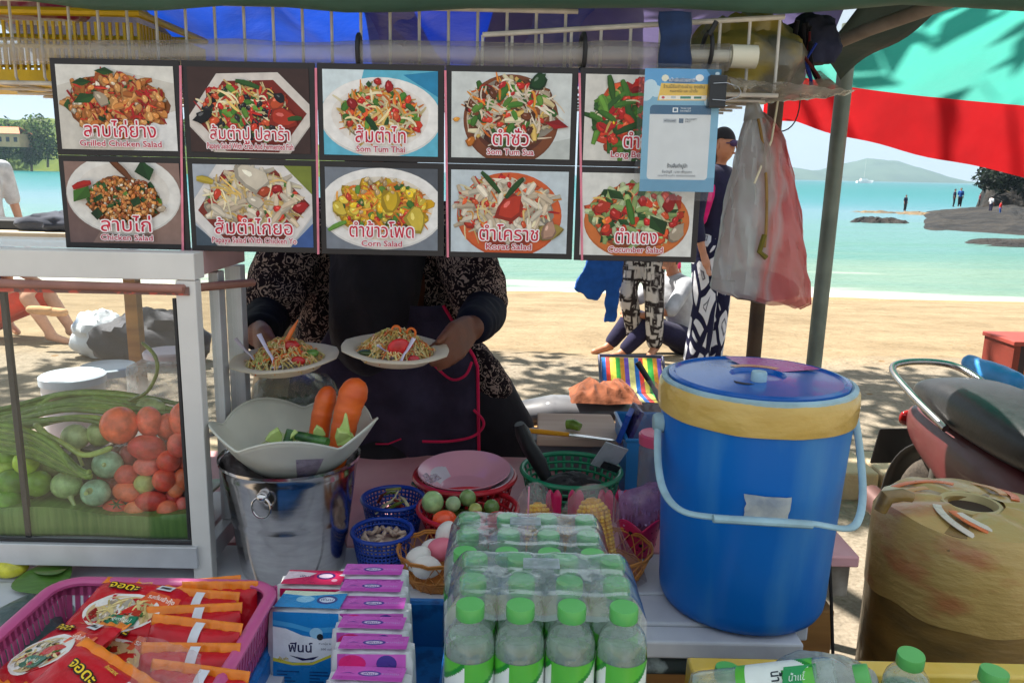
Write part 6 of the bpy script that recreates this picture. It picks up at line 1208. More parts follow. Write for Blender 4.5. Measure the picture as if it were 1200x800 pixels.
def tissue(label, c, d, rot, painter, group):
    t = thing('tissue_pack', label, 'tissue pack', c, group=group); M = Euler(rot).to_matrix()
    q = MB(); soft_box(q, c, d, rot); q.build('pack_body', TISW, t)
    c = V(c); ex, ey, ez = M @ V((1, 0, 0)), M @ V((0, 1, 0)), M @ V((0, 0, 1))
    k = .80
    front = Face(c-ex*d[0]/2*k-ey*(d[1]/2*.985+.0024)-ez*d[2]/2*.94, ex*d[0]*k, ez*d[2]*.945)
    topf = Face(c-ex*d[0]/2*k-ey*d[1]/2*.95+ez*(d[2]/2*.985+.0024), ex*d[0]*k, ey*d[1]*.93)
    painter(front, topf)
    f = MB(); f.v = front.mb.v+topf.mb.v; n = len(front.mb.v); f.f = front.mb.f+[[i+n for i in q_] for q_ in topf.mb.f]; f.c = front.mb.c+topf.mb.c; f.build('printed_wrap', VCG, t, smooth=False); return t
def blue_face(fr, tp):
    B1, B2 = S(26, 126, 196), S(70, 160, 216)
    fr.poly([(0, 0), (1, 0), (1, 1), (0, 1)], B1)
    fr.poly([(0, .5), (.2, .46), (.5, .45), (.8, .5), (1, .58), (1, .74), (.75, .72), (.45, .75), (.2, .82), (0, .84)], S(226, 232, 238)); fr.poly([(0, .46), (.3, .42), (.6, .43), (1, .56), (1, .59), (.6, .46), (.3, .45), (0, .5)], S(214, 206, 70))
    fr.poly([(0, .86), (.3, .83), (.6, .78), (1, .8), (1, .86), (.6, .83), (.3, .88), (0, .91)], B2)
    fr.text('ฟินน์', .017, .42, .57, S(24, 30, 78), width=.032, bold=.02); fr.poly([(.25, .53), (.5, .5), (.7, .53), (.62, .49), (.45, .475)], S(24, 30, 78)); fr.ell(.66, .78, .1, .06, S(150, 200, 230)); fr.ell(.72, .74, .05, .035, S(40, 44, 50)); fr.text('คุ้มค่า', .0055, .16, .475, S(190, 170, 40), width=.013, bold=.03)
    fr.text('หนานุ่ม ๒ ชั้น', .004, .83, .66, S(50, 60, 90), width=.022); fr.text('200 แผ่น', .004, .83, .60, S(50, 60, 90), width=.017)
    for j in range(9):
        for i in range(2): fr.poly([(.06+.5*i, .36-.035*j), (.06+.5*i+.34-.06*((j*3+i) % 4), .36-.035*j), (.06+.5*i+.34-.06*((j*3+i) % 4), .348-.035*j), (.06+.5*i, .348-.035*j)], S(20, 70, 130))
    for j in range(14): fr.poly([(.3+.012*j, .0), (.3+.012*j+.004+.003*(j % 3), .0), (.3+.012*j+.004+.003*(j % 3), .045), (.3+.012*j, .045)], S(14, 20, 40))
    tp.poly([(0, 0), (1, 0), (1, 1), (0, 1)], S(44, 140, 200)); tp.poly([(0, .8), (.4, .7), (1, .95), (1, 1), (0, 1)], S(210, 224, 200)); tp.ell(.4, .5, .14, .2, S(140, 196, 224)); tp.ell(.74, .5, .16, .26, S(60, 70, 130)); tp.ell(.74, .5, .12, .16, S(200, 210, 226)); tp.text('ฟินน์', .01, .74, .45, S(40, 40, 110), width=.017)
def pink_top(fr, tp):
    fr.poly([(0, 0), (1, 0), (1, 1), (0, 1)], S(196, 30, 88)); fr.poly([(0, .6), (.5, .66), (1, .8), (1, .9), (.5, .74), (0, .68)], S(230, 196, 90)); fr.text('200 แผ่น', .008, .3, .88, S(230, 190, 200), width=.024)
    tp.poly([(0, 0), (1, 0), (1, 1), (0, 1)], S(206, 40, 90)); tp.poly([(0, .3), (.4, .55), (.5, .8), (.2, .9), (0, .9)], S(226, 206, 214)); tp.ell(.68, .6, .16, .24, S(70, 40, 110)); tp.ell(.68, .6, .12, .15, S(220, 200, 216)); tp.text('ฟินน์', .009, .36, .5, S(40, 40, 110), width=.02); tp.ell(.86, .3, .05, .1, S(228, 170, 190))
def lilac_face(fr, tp):
    LP = S(196, 98, 186)
    fr.poly([(0, 0), (1, 0), (1, 1), (0, 1)], LP); fr.poly([(0, .0), (.12, .0), (.12, 1), (0, 1)], S(176, 72, 160)); fr.text('ฟินน์', .012, .5, .1, S(60, 60, 140), width=.036, bold=.02); fr.ell(.22, .9, .2, .09, S(206, 40, 110)); fr.ell(.72, .9, .15, .09, S(70, 60, 140)); fr.text('นุ่ม', .006, .86, .5, S(120, 50, 130), width=.01)
    tp.poly([(0, 0), (1, 0), (1, 1), (0, 1)], LP); tp.poly([(0, .05), (1, .05), (1, .28), (0, .28)], S(182, 74, 168)); tp.ell(.5, .5, .17, .2, S(80, 70, 150)); tp.ell(.5, .5, .13, .12, S(206, 190, 220)); tp.text('ฟินน์', .0075, .5, .42, S(60, 60, 140), width=.014); tp.poly([(.08, .42), (.2, .55), (.3, .42), (.2, .5)], S(80, 60, 150)); tp.text('หนานุ่ม', .006, .8, .45, S(196, 170, 216), width=.02)
tissue('blue printed tissue pack standing in front at the left', (P(366, 770, .985).x, .985, BZ+.066), (.108, .056, .132), (R(-6), 0, R(-1.5)), blue_face, 'tissue packs in the blue crate')
tissue('pink topped tissue pack right behind the blue one', (P(366, 692, 1.055).x+.004, 1.05, BZ+.065), (.104, .052, .13), (R(-5), 0, 0), pink_top, 'tissue packs in the blue crate')
wd_ = ['lilac tissue pack at the very front of its row, face to the viewer', 'lilac tissue pack second from the front of its row', 'lilac tissue pack third from the front of its row', 'lilac tissue pack fourth from the front, touching its paler twin', 'lilac tissue pack second from the back of its row', 'lilac tissue pack at the back of its row, beside the steel bucket']
for i in range(6):
    yv = .855+.043*i; xs_ = P(443+2*(i % 2)+(0 if i else -4), 720, yv+.05).x
    zt_ = [.110, .124, .126, .129, .131, .134][i]
    tissue(wd_[i], (xs_, yv, BZ+zt_/2), (.104, .039, zt_), (R(-9+i), 0, R([-2, 1, -1, 2, 0, 1][i])), lilac_face, 'lilac tissue packs in a row')
# pink noodle basket on a small stand
PKB = pm('dusty pink plastic', S(190, 84, 136), .4, .08, 12)
nx0, nx1, ny0, ny1, nz, nzr = -.60, -.312, .62, 1.0, .70, .80
t = thing('noodle_stand', 'dark covered stand under the pink noodle basket at front left', 'stand', (-.5, .8, 0))
q = MB(); q.box((-.52, .82, .34), (.5, .46, .68)); q.jitter(.012, 6); q.build('cover', pm('dark grey tarp', S(58, 66, 66), .45, .3, 9, bump=.006, bscale=14, col2=S(84, 96, 100)), t, bevel=.02)
q = MB(); q.box((-.52, .82, .687), (.46, .42, .02)); q.build('board', WPAINT, t, smooth=False)
lump('dark_bag', 'dark green grey plastic bag slumped left of the noodle basket', 'bag', pm('dark green plastic', S(50, 60, 58), .3, .3, 8, bump=.008, bscale=16, col2=S(70, 92, 96)), (P(40, 770, .9).x-.06, .93, .66), (.13, .14, .06), 41)
t = thing('pink_basket', 'dusty pink plastic basket full of instant noodle packs at front left', 'basket', ((nx0+nx1)/2, (ny0+ny1)/2, nz))
q = MB(); q.box(((nx0+nx1)/2, (ny0+ny1)/2, nz+.003), (nx1-nx0-.03, ny1-ny0-.03, .005)); q.build('bottom', PKB, t, smooth=False)
for (ax, ay, bx_, by_) in ((nx0, ny0, nx1, ny0), (nx1, ny0, nx1, ny1), (nx1, ny1, nx0, ny1), (nx0, ny1, nx0, ny0)):
    q = MB(); a, b = V((ax, ay, 0)), V((bx_, by_, 0)); d = b-a; nn_ = V((d.y, -d.x, 0)).normalized(); n = int(d.length/.011)
    for i in range(n+1):
        p = a+d*(i/n); q.add([p-nn_*.012+V((0, 0, nz))+d.normalized()*s_ for s_ in (-.0032, .0032)]+[p+V((0, 0, nzr))+d.normalized()*s_ for s_ in (.0032, -.0032)], [(0, 1, 2, 3)])
    for z0_, z1_ in ((0, .018), (.042, .05), (.082, .1)):
        k0, k1 = z0_/.1, z1_/.1; q.add([a-nn_*.012*(1-k0)+V((0, 0, nz+z0_)), b-nn_*.012*(1-k0)+V((0, 0, nz+z0_)), b-nn_*.012*(1-k1)+V((0, 0, nz+z1_)), a-nn_*.012*(1-k1)+V((0, 0, nz+z1_))], [(0, 1, 2, 3)])
    q.build('side', PKB, t, smooth=False, solid=.002)
q = MB(); pts = []
for px, py, g0 in ((nx1-.035, ny0+.035, -pi/2), (nx1-.035, ny1-.035, 0), (nx0+.035, ny1-.035, pi/2), (nx0+.035, ny0+.035, pi)): pts += [(px+.037*math.cos(g0+pi/2*i/7), py+.037*math.sin(g0+pi/2*i/7), nzr) for i in range(8)]
q.tube(pts, .0085, 10, closed=True, flat=.7); q.build('rim', PKB, t)
NRED = pm('red foil pack', vc=True, rough=.32, var=.12, scale=26, bump=.003, bscale=36, spec=.35)
def noodle_pack(label, c, rot, wx_=.118, wy_=.1, hz_=.024, face=True, band=False, flipcol=None):
    t = thing('noodle_pack', label, 'noodle pack', c, group='red instant noodle packs'); M = Euler(rot).to_matrix(); c = V(c)
    q = MB(); n = 22; colr = S(190, 16, 34)
    for sg in (1, -1):
        def f(u, v):
            x = (u-.5)*2; y = (v-.5)*2; e = max(0, 1-abs(x)**4)*max(0, 1-abs(y)**6)
            z = sg*hz_/2*e**.5*(1+.10*noise.noise(V((u*6, v*6, c.x*50))))
            return c+M @ V((x*wx_/2*(1-.03*abs(y)**3), y*wy_/2, z+.0022*noise.noise(V((u*9, v*9, c.y*40+sg)))))
        q.grid(f if sg == 1 else (lambda u, v: f(1-u, v)), n, n, colfn=lambda u, v: colr)
    q.build('pack_body', NRED, t)
    for s_ in (-1, 1):
        q = MB(); q.grid(lambda u, v: c+M @ V(((u-.5)*wx_*1.0, s_*(wy_/2-.0035+.0135*v), .0016*math.sin(u*40)+.003*noise.noise(V((u*5, v, c.x*30+s_))))), 40, 3, S(232, 130, 40)); q.build('crimped_end', NRED, t, solid=.0006)
    if face:
        def top(u, v):
            x = (u-.5)*2; y = (v-.5)*2; e = max(0, 1-abs(x)**4)*max(0, 1-abs(y)**6)
            return c+M @ V((x*wx_/2*(1-.03*abs(y)**3), y*wy_/2, hz_/2*e**.5*(1+.10*noise.noise(V((u*6, v*6, c.x*50))))+.0022*noise.noise(V((u*9, v*9, c.y*40+1)))))
        pr = Print((0, 0, 0), (1, 0, 0), (0, 1, 0), 1, 1); nn_ = M @ V((0, 0, 1)); pr.k = 60
        pr.pt = lambda x, z: top(x, z)+nn_*(.0005+pr.k*8e-6)
        pr.w, pr.h = wx_, wy_
        rng = random.Random(int(c.x*1000)); 
        pr.ell(.5, .36, .37, .33, S(226, 220, 214), 30); pr.ell(.5, .35, .33, .29, S(206, 176, 130), 28)
        pr.mound(rng, .5, .36, .26, .22, [(5, 'strand', [S(226, 200, 130), S(236, 214, 150)], .16), (2, 'blob', RED, .045), (1.5, 'blob', CRM, .05), (1, 'blob', GRN, .04), (1, 'leaf', GRD, .1)], 70)
        pr.ell(.62, .42, .13, .07, S(196, 40, 34), 12, .4, .1)
        pr.poly(rr(.42, .12, .72, .30, .06), S(16, 96, 70)); pr.k += 6; pr.poly(rr(.44, .135, .70, .285, .05), S(30, 120, 90))
        pr.poly([(.6, .56), (.97, .5), (1.0-.04, .72), (.64, .76)], S(220, 90, 50))
        o = pr.mb; k0 = pr.k*8e-6+.001
        def surf_text(body, size, u, v, ang, col, width, grow=0, dz_=0):
            tm = MB(); text_mb(tm, body, size, (0, 0, 0), (math.cos(ang), math.sin(ang), 0), (-math.sin(ang), math.cos(ang), 0), col, width=width, grow=grow, bold=.015)
            o.add([top(min(1, max(0, u+p.x/wx_)), min(1, max(0, v+p.y/wy_)))+nn_*(k0+dz_+p.z*.3) for p in tm.v], tm.f, col)
        surf_text('จอดะ', .0155, .33, .76, -.12, S(40, 26, 10), .044, grow=.0016); surf_text('จอดะ', .0155, .33, .76, -.12, S(236, 196, 40), .044, dz_=.0004)
        surf_text('รสต้มยำกุ้ง', .009, .79, .61, -.12, S(240, 226, 214), .036, dz_=.0004); surf_text('สูตรใหม่', .007, .57, .19, -.1, S(210, 230, 214), .024, dz_=.0004); surf_text('Instant', .007, .5, .91, -.1, S(220, 180, 60), .022, dz_=.0004)
        pr.poly([(.66, .82), (.82, .8), (.84, .91), (.68, .93)], S(206, 206, 210)); pr.poly([(.69, .85), (.8, .835), (.81, .88), (.7, .895)], S(40, 40, 46))
        pr.mb.build('printed_face', VCG, t, smooth=False)
    if band:
        q = MB(); q.grid(lambda u, v: c+M @ V((.008+.012*(u-.5), (v-.5)*wy_*1.12, (hz_/2+.0022)*(1-abs(2*v-1)**5*.7))), 3, 12, S(206, 206, 212)); q.build('white_band', VCM, t)
    return t
rot0 = (R(24), R(-3), R(-20))
noodle_pack('foremost big noodle pack with its bowl picture facing up, at the front left', (P(82, 778, .735).x, .728, .797), (R(20), R(8), R(-28)), .15, .125, .028)
noodle_pack('noodle pack lying flat on top at the back of the pink basket', (P(160, 714, .96).x, .94, .792), (R(10), R(2), R(-6)), .130, .10, .026)
noodle_pack('noodle pack lying against the left wall of the pink basket', (P(70, 738, .86).x, .85, .79), (R(10), R(-16), R(-30)), .125, .1, .024)
noodle_pack('noodle pack peeking between the front and the back flat ones', (P(138, 738, .88).x, .87, .772), (R(14), R(2), R(-10)), .125, .1, .024)
sl = ['rearmost upright noodle pack with a white band in the right stack', 'second noodle pack of the right stack, white band off to the left', 'third noodle pack of the right stack counted from the rear', 'fourth noodle pack of the right stack counted from the rear', 'fifth noodle pack of the right stack, partly under the clear bag', 'sixth noodle pack of the right stack, under the clear bag', 'seventh noodle pack of the right stack, under the clear bag', 'frontmost noodle pack of the right stack, at the bottom picture edge']
for i in range(8):
    yv = .985-.042*i; x_ = P([240, 232, 234, 228, 224, 228, 218, 214][i], 745, yv+.03).x
    noodle_pack(sl[i], (x_, yv, .772-.003*i+.003*(i % 2)-(.022, .014, .006, 0, 0, 0, 0, 0)[i]), (R(58), R(-2+2*(i % 2)), R([9, -6, 4, -9, -2, -10, 6, -5][i])), .118, .098, .032, face=False, band=True)
noodle_pack('noodle pack squeezed at the back right corner of the pink basket', (P(262, 690, 1.0).x, .975, .76), (R(70), R(0), R(3)), .1, .085, .02, face=False)
q = MB(); a = P(196, 770, .72)
q.grid(lambda u, v: P(176+70*u-14*v*(1-u), 762+60*v+22*u*(1-v), .74-.06*v)+V((0, 0, .006*noise.noise(V((u*5, v*5, 1)))))+V((0, -.02, .03)), 14, 12); q.jitter(.004, 40); tag(q.build('clear_bag', film('clear bag end', milk=.2, rough=.1, milkcol=S(216, 190, 190), bump=.004, bscale=40)), 'empty clear bag lying over the front of the right noodle stack', 'bag')
# bottles
PET = film('clear bottle plastic', (.97, .99, .985), milk=.08, rough=.04, milkcol=S(232, 244, 240), bump=.0008, bscale=22, refl=1.6)
CAP = pm('green cap plastic', S(92, 178, 92), .35, .06, 20, bump=.0002)
LABG = pm('bottle label print', vc=True, rough=.3, var=.05, scale=40)
def bottle_proto(h=.214, r=.0292):
    t = thing('water_bottle', 'x', 'bottle', (0, 0, 0), group='clear water bottles with green caps')
    k = h/.214
    prof = [(0, .004), (r*.7, 0), (r*.93, .004), (r, .014), (r, .05*k), (r*.975, .055*k), (r, .06*k), (r, .158*k), (r*.985, .162*k), (r, .166*k), (r*.965, .172*k), (r*.9, .179*k), (r*.72, .187*k), (r*.5, .192*k), (.0135, .1945*k), (.0130, .2*k)]
    q = MB(); q.lathe(prof, 28); q.build('bottle_body', PET, t, local=True)
    q = MB(); n = 30; cp = []
    z0, z1 = .1975*k, .2140*k
    for (rr_, z) in ((.0160, z0), (.0168, z0+.001), (.0168, z1-.0018), (.0160, z1), (.0, z1)): cp.append((rr_, z))
    q.lathe(cp, 48)
    for i, p in enumerate(q.v):
        if 1 <= i//48 <= 2 and i % 2: p.x *= .975; p.y *= .975
    q.build('cap', CAP, t, local=True)
    q = MB(); lr = r+.0005
    def lf(u, v): return (lr*math.cos(2*pi*u), lr*math.sin(2*pi*u), .062*k+.092*k*v)
    def lc(u, v):
        a = ((u*3) % 1); e = .62+.36*a*a
        return S(90, 184, 62) if v > e+.06 else (S(40, 140, 50) if v > e-.02 else S(230, 236, 230)) if v > .12 else S(90, 184, 62)
    q.grid(lf, 180, 40, colfn=lc); lb = q.build('label', LABG, t, local=True)
    for j in range(3):
        q = MB(); body = 'น้ำดื่ม'; tm = MB(); text_mb(tm, body, .016, (0, 0, 0), (1, 0, 0), (0, 1, 0), S(40, 50, 60), width=.03, bold=.02)
        g0 = 2*pi*(j/3)-pi/2
        q.add([((lr+.0004)*math.cos(g0+p.x/lr), (lr+.0004)*math.sin(g0+p.x/lr), .105*k+p.y) for p in tm.v], tm.f, S(40, 50, 60)); q.build('lettering', VCM, lb, local=True)
    q = MB(); q.lathe([(0, .007), (r*.9, .007), (r*.96, .016), (r*.96, .168*k), (r*.85, .176*k), (0, .176*k)], 20); q.build('water', film('bottled water', (.97, .99, .985), milk=.30, rough=.05, milkcol=S(232, 244, 238), refl=.4), t, local=True)
    return t
bp_ = bottle_proto()
ordn = ['leftmost', 'second from the left', 'third from the left', 'rightmost']; rown = ['front', 'middle', 'back']; first = True
SP = .0594
def pack(x0, y0, dx, name, zofs):
    global first
    pos = []
    for r_ in range(3):
        for c_ in range(4):
            o = bp_ if first else copy_tree(bp_); first = False
            x = x0+SP*c_+.001*math.sin(r_*3+c_*5); y = y0+SP*.985*r_+.001*math.sin(c_*7+r_); z = FZ+.001
            o.location = (x, y, z+zofs); o.rotation_euler = (0, 0, rnd.uniform(-.5, .5)); o['label'] = '%s bottle in the %s row of the %s bottle pack' % (ordn[c_], rown[r_], name)
            pos.append((x, y, z+zofs))
    return pos
X1 = P(551, 715, .86).x; X2 = P(545, 655, 1.05).x
pk1 = pack(X1, .86, 0, 'front', .0); pk2 = pack(X2, 1.055, 0, 'rear', -.030)
bb = MB(); bb.box((X2+.09, 1.10, FZ-.038), (.27, .22, .012)); tag(bb.build('bench_board', BLT, smooth=False), 'blue board under the rear bottle pack', 'board')
SHR = film('shrink wrap', (.985, .995, .99), milk=.3, rough=.12, milkcol=S(226, 240, 244), bump=.001, bscale=34, refl=2.2)  # film's own milk plus a pale tint standing in for sky reflection
SHS = film('shrink wrap side', (.985, .995, .99), milk=.09, rough=.07, milkcol=S(226, 240, 244), bump=.002, bscale=40, refl=1.6)
def shrink(pos, label, taps):
    xs = [p[0] for p in pos]; ys = [p[1] for p in pos]; z0 = pos[0][2]; x0, x1, y0, y1 = min(xs)-.031, max(xs)+.031, min(ys)-.031, max(ys)+.031
    H = .2165
    def top(x, y):
        # film stretched between the caps, sagging in the gaps
        d = min(math.hypot(x-a, y-b) for a, b, _ in pos)
        edge = min(x-x0, x1-x, y-y0, y1-y)
        z = H-.0*d
        if d > .0165: z -= .0028*min(1, (d-.0165)/.02)**.8+.0015*noise.noise(V((x*40, y*40, 2)))
        if y < ys[0]+.017: z -= .022+.012*max(0, 1-abs(y-ys[0])/.02)
        if edge < .022: z -= .030*(1-edge/.022)**1.6
        return z0+z+.0012
    t = thing('shrink_wrap', label, 'plastic wrap', ((x0+x1)/2, (y0+y1)/2, z0), group='clear wraps of the bottle packs')
    q = MB(); yt = ys[0]+.010; q.grid(lambda u, v: (x0+(x1-x0)*u, yt+(y1-yt)*v, top(x0+(x1-x0)*u, yt+(y1-yt)*v)), 96, 66); q.build('top_film', SHR, t)
    for (ax, ay, bx_, by_) in ((x0, y0, x1, y0), (x1, y0, x1, y1), (x1, y1, x0, y1), (x0, y1, x0, y0)):
        q = MB(); nn_ = V((by_-ay, -(bx_-ax), 0)).normalized()
        def sf(u, v):
            x = ax+(bx_-ax)*u; y = ay+(by_-ay)*u; z = (top(x, y) if y > ys[0] else min(top(x, y), z0+.09))*v+(z0+.004)*(1-v)
            per = abs(math.sin(pi*u*round((abs(bx_-ax)+abs(by_-ay))/SP))); k = .004*per-.0005+.004*noise.noise(V((x*30, y*30, z*14)))*math.sin(pi*min(1, v*1.0))
            return V((x, y, z))-nn_*(.004-k)
        q.grid(sf, 60, 16); q.build('side_film', SHS, t)
    q = MB(); cx_, cy_ = (x0+x1)/2-.004, (ys[4]+ys[8])/2+.004; zz = top(cx_, cy_)+.004; q.tube([(cx_-.022, cy_-.011, zz), (cx_+.022, cy_-.011, zz), (cx_+.022, cy_+.011, zz), (cx_-.022, cy_+.011, zz)], .003, 6, closed=True, flat=.4); q.add([(cx_-.022, cy_-.011, zz), (cx_+.022, cy_-.011, zz), (cx_+.022, cy_+.011, zz), (cx_-.022, cy_+.011, zz)], [(0, 1, 2, 3)]); q.build('carry_tab', film('white tab', milk=.6, rough=.2, milkcol=S(210, 220, 226)), t)
shrink(pk1, 'clear shrink wrap round the front pack of green capped bottles', 0); shrink(pk2, 'clear shrink wrap round the rear pack of green capped bottles', 0)
# ---- foam box with bottles at the lower right
FOAM = pm('white foam', S(206, 210, 214), .8, .06, 60, bump=.0008, bscale=200)
rim = P(1000, 774, 1.07); fz = rim.z; fx0, fx1, fy0, fy1 = P(806, 774, 1.07).x, .98, .62, 1.07
t = thing('foam_box', 'white foam box with yellow taped rim full of bottles at lower right', 'foam box', ((fx0+fx1)/2, .85, fz-.32))
for x0, y0, x1, y1 in ((fx0, fy0, fx1, fy0+.03), (fx0, fy1-.03, fx1, fy1), (fx0, fy0+.03, fx0+.03, fy1-.03), (fx1-.03, fy0+.03, fx1, fy1-.03)):
    q = MB(); q.box(((x0+x1)/2, (y0+y1)/2, fz-.162), (x1-x0, y1-y0, .316)); q.build('side', FOAM, t, smooth=False)
    q = MB(); q.box(((x0+x1)/2, (y0+y1)/2, fz-.024), (x1-x0+.004, y1-y0+.004, .05)); q.jitter(.002, 30); q.build('rim_tape', TAPEY if 'TAPEY' in globals() else pm('yellow packing tape', S(214, 178, 66), .25, .12, 12, bump=.002, bscale=30, col2=S(226, 194, 96), coat=.2), t, bevel=.004)
q = MB(); q.box(((fx0+fx1)/2, (fy0+fy1)/2, fz-.31), (fx1-fx0-.062, fy1-fy0-.062, .02)); q.build('bottom', FOAM, t, smooth=False)
q = MB()
for sx in (fx0+.06, fx1-.06):
    for sy in (fy0+.06, fy1-.06): q.box((sx, sy, (fz-.33)/2), (.05, .05, fz-.33))
q.box(((fx0+fx1)/2, .845, fz-.33), (fx1-fx0, fy1-fy0, .018)); tag(q.build('box_stand', BOXWOOD, smooth=False), 'wooden stand under the foam box', 'stand')
for i, (x, y, Y, rot, lab) in enumerate(((1068, 772, .93, (R(6), R(-4), .3), 'upright green capped bottle in the middle of the foam box'), (1166, 791, .90, (R(4), R(3), 1), 'green capped bottle at the right in the foam box'), (853, 788, .98, (R(3), 0, 2), 'green capped bottle in the left corner of the foam box'), (1020, 800, .86, (R(70), R(10), 1.2), 'bottle lying on its side beside the upright one in the foam box'))):
    o = copy_tree(bp_); M = Euler(rot).to_matrix(); o.rotation_euler = rot; tipp = P(x, y-6, Y); o.location = tipp-M @ V((0, 0, .214)); o['label'] = lab; o['group'] = 'bottles in the foam box'
bag('bag of crushed ice with a green printed band in the foam box', smooth_outline([(900, 800), (915, 778), (960, 776), (1010, 780), (1030, 796), (1020, 830), (920, 835)]), .93, .05, 17, name='ice_bag', mat=film('ice bag', (.9, .95, .93), milk=.6, rough=.12, milkcol=S(190, 196, 196), bump=.006, bscale=30))
q = MB(); a, b, c, d = P(918, 781, .875), P(956, 777, .875), P(958, 806, .855), P(916, 808, .855); q.grid(lambda u, v: (a*(1-u)+b*u)*(1-v)+(d*(1-u)+c*u)*v, 6, 6, S(24, 140, 76)); tm = MB(); ux = (b-a).normalized(); uy = (a-d).normalized(); text_mb(tm, 'น้ำแข็ง', .012, (a+b+c+d)/4-uy*.004+ux.cross(uy)*.0012, ux, uy, S(206, 226, 214), width=.026); q.add(tm.v, tm.f, S(206, 226, 214)); tag(q.build('green_label', VCG), 'green printed label on the ice bag', 'label')
lump('ice_bag', 'grey crumpled bag beside the upright bottle in the foam box', 'bag', film('grey ice bag', (.85, .86, .88), milk=.7, rough=.15, milkcol=S(150, 154, 160), bump=.006, bscale=24), (P(1100, 805, .9).x, .9, fz-.12), (.07, .06, .05), 44)
# ---- taped keg
KEG = pm('tape wrapped drum', S(150, 118, 62), .35, .2, 7, bump=.003, bscale=16, col2=S(112, 90, 50), stretch=(1, 1, 3), coat=.25)
kc = P(1130, 660, 1.55); kx, ky = kc.x, 1.55; kz0 = .22; ktop = P(1120, 592, 1.55).z
t = thing('taped_drum', 'drum wrapped in brown and orange packing tape beside the cooler', 'drum', (kx, ky, kz0))
hK = ktop-kz0
q = MB(); q.lathe([(0, 0), (.175, 0), (.182, .02), (.182, hK*.55), (.183, hK*.75), (.181, hK-.035), (.166, hK-.008), (.12, hK), (.085, hK+.003), (.06, hK+.004), (.046, hK+.002), (.042, hK-.02), (0, hK-.03)], 72, c=(kx, ky, kz0))
for p in q.v:
    g = math.atan2(p.y-ky, p.x-kx); k = 1+.018*noise.noise(V((g*2, p.z*9, 3)))+.008*noise.noise(V((g*5, p.z*30, 6))); p.x = kx+(p.x-kx)*k; p.y = ky+(p.y-ky)*k
q.build('drum_body', KEG, t)
q = MB(); q.lathe([(.1845, hK*.62), (.1868, hK*.76), (.1855, hK-.035), (.170, hK-.003), (.122, hK+.005), (.086, hK+.008), (.058, hK+.008)], 72, c=(kx, ky, kz0))
for p in q.v:
    g = math.atan2(p.y-ky, p.x-kx); k = 1+.03*noise.noise(V((g*2.4, p.z*7, 8)))+.008*noise.noise(V((g*6, p.z*30, 6))); p.x = kx+(p.x-kx)*k; p.y = ky+(p.y-ky)*k; p.z += .012*noise.noise(V((g*2, p.z*4, 1)))
q.build('tape_hood', pm('olive tape', S(186, 156, 92), .35, .2, 6, bump=.005, bscale=20, col2=S(178, 118, 72), lo=.52, hi=.64, stretch=(1, 1, 2.5), coat=.2), t)
q = MB(); rng = random.Random(3)
for i in range(7):
    g0 = rng.uniform(0, 6.28); pts = [(kx+(.09+.07*j/7)*math.cos(g0+.9*j/7), ky+(.09+.07*j/7)*math.sin(g0+.9*j/7), kz0+hK+.011-.02*(j/7)**2) for j in range(8)]
    q.tube(pts, .009, 6, [S(226, 120, 70), S(216, 206, 190), S(206, 150, 96)][i % 3], flat=.16)
q.build('tape_strip', VCG, t)
q = MB(); q.lathe([(.044, -.012), (.05, .004), (.056, .005), (.06, 0)], 40, c=(kx-.005, ky, kz0+hK+.004)); q.build('rim', pm('tan rim', S(186, 170, 120), .5), t)
q = MB(); q.lathe([(0, 0), (.044, 0)], 30, c=(kx-.005, ky, kz0+hK-.006)); q.build('opening', pm('dark hollow', S(60, 44, 30), .9), t)
q = MB(); a = P(1045, 582, 1.5); q.tube([a+V((-.02, 0, -.03)), a+V((-.01, 0, 0)), a+V((.02, -.0, .005)), a+V((.04, 0, 0))], [.012, .016, .013, .01], 10); q.build('tape_knot', KEG, t)
q = MB(); q.box((kx, ky, kz0/2), (.34, .34, kz0)); tag(q.build('drum_crate', BOXWOOD, smooth=False, bevel=.006), 'wooden block carrying the taped drum', 'crate')
q = MB(); a = P(972, 655, 1.47); q.tube([a, P(974, 700, 1.46), P(976, 765, 1.46)], .0035, 6); tag(q.build('strap', ROPE), 'dark strap hanging down the plank side of the cart', 'strap')
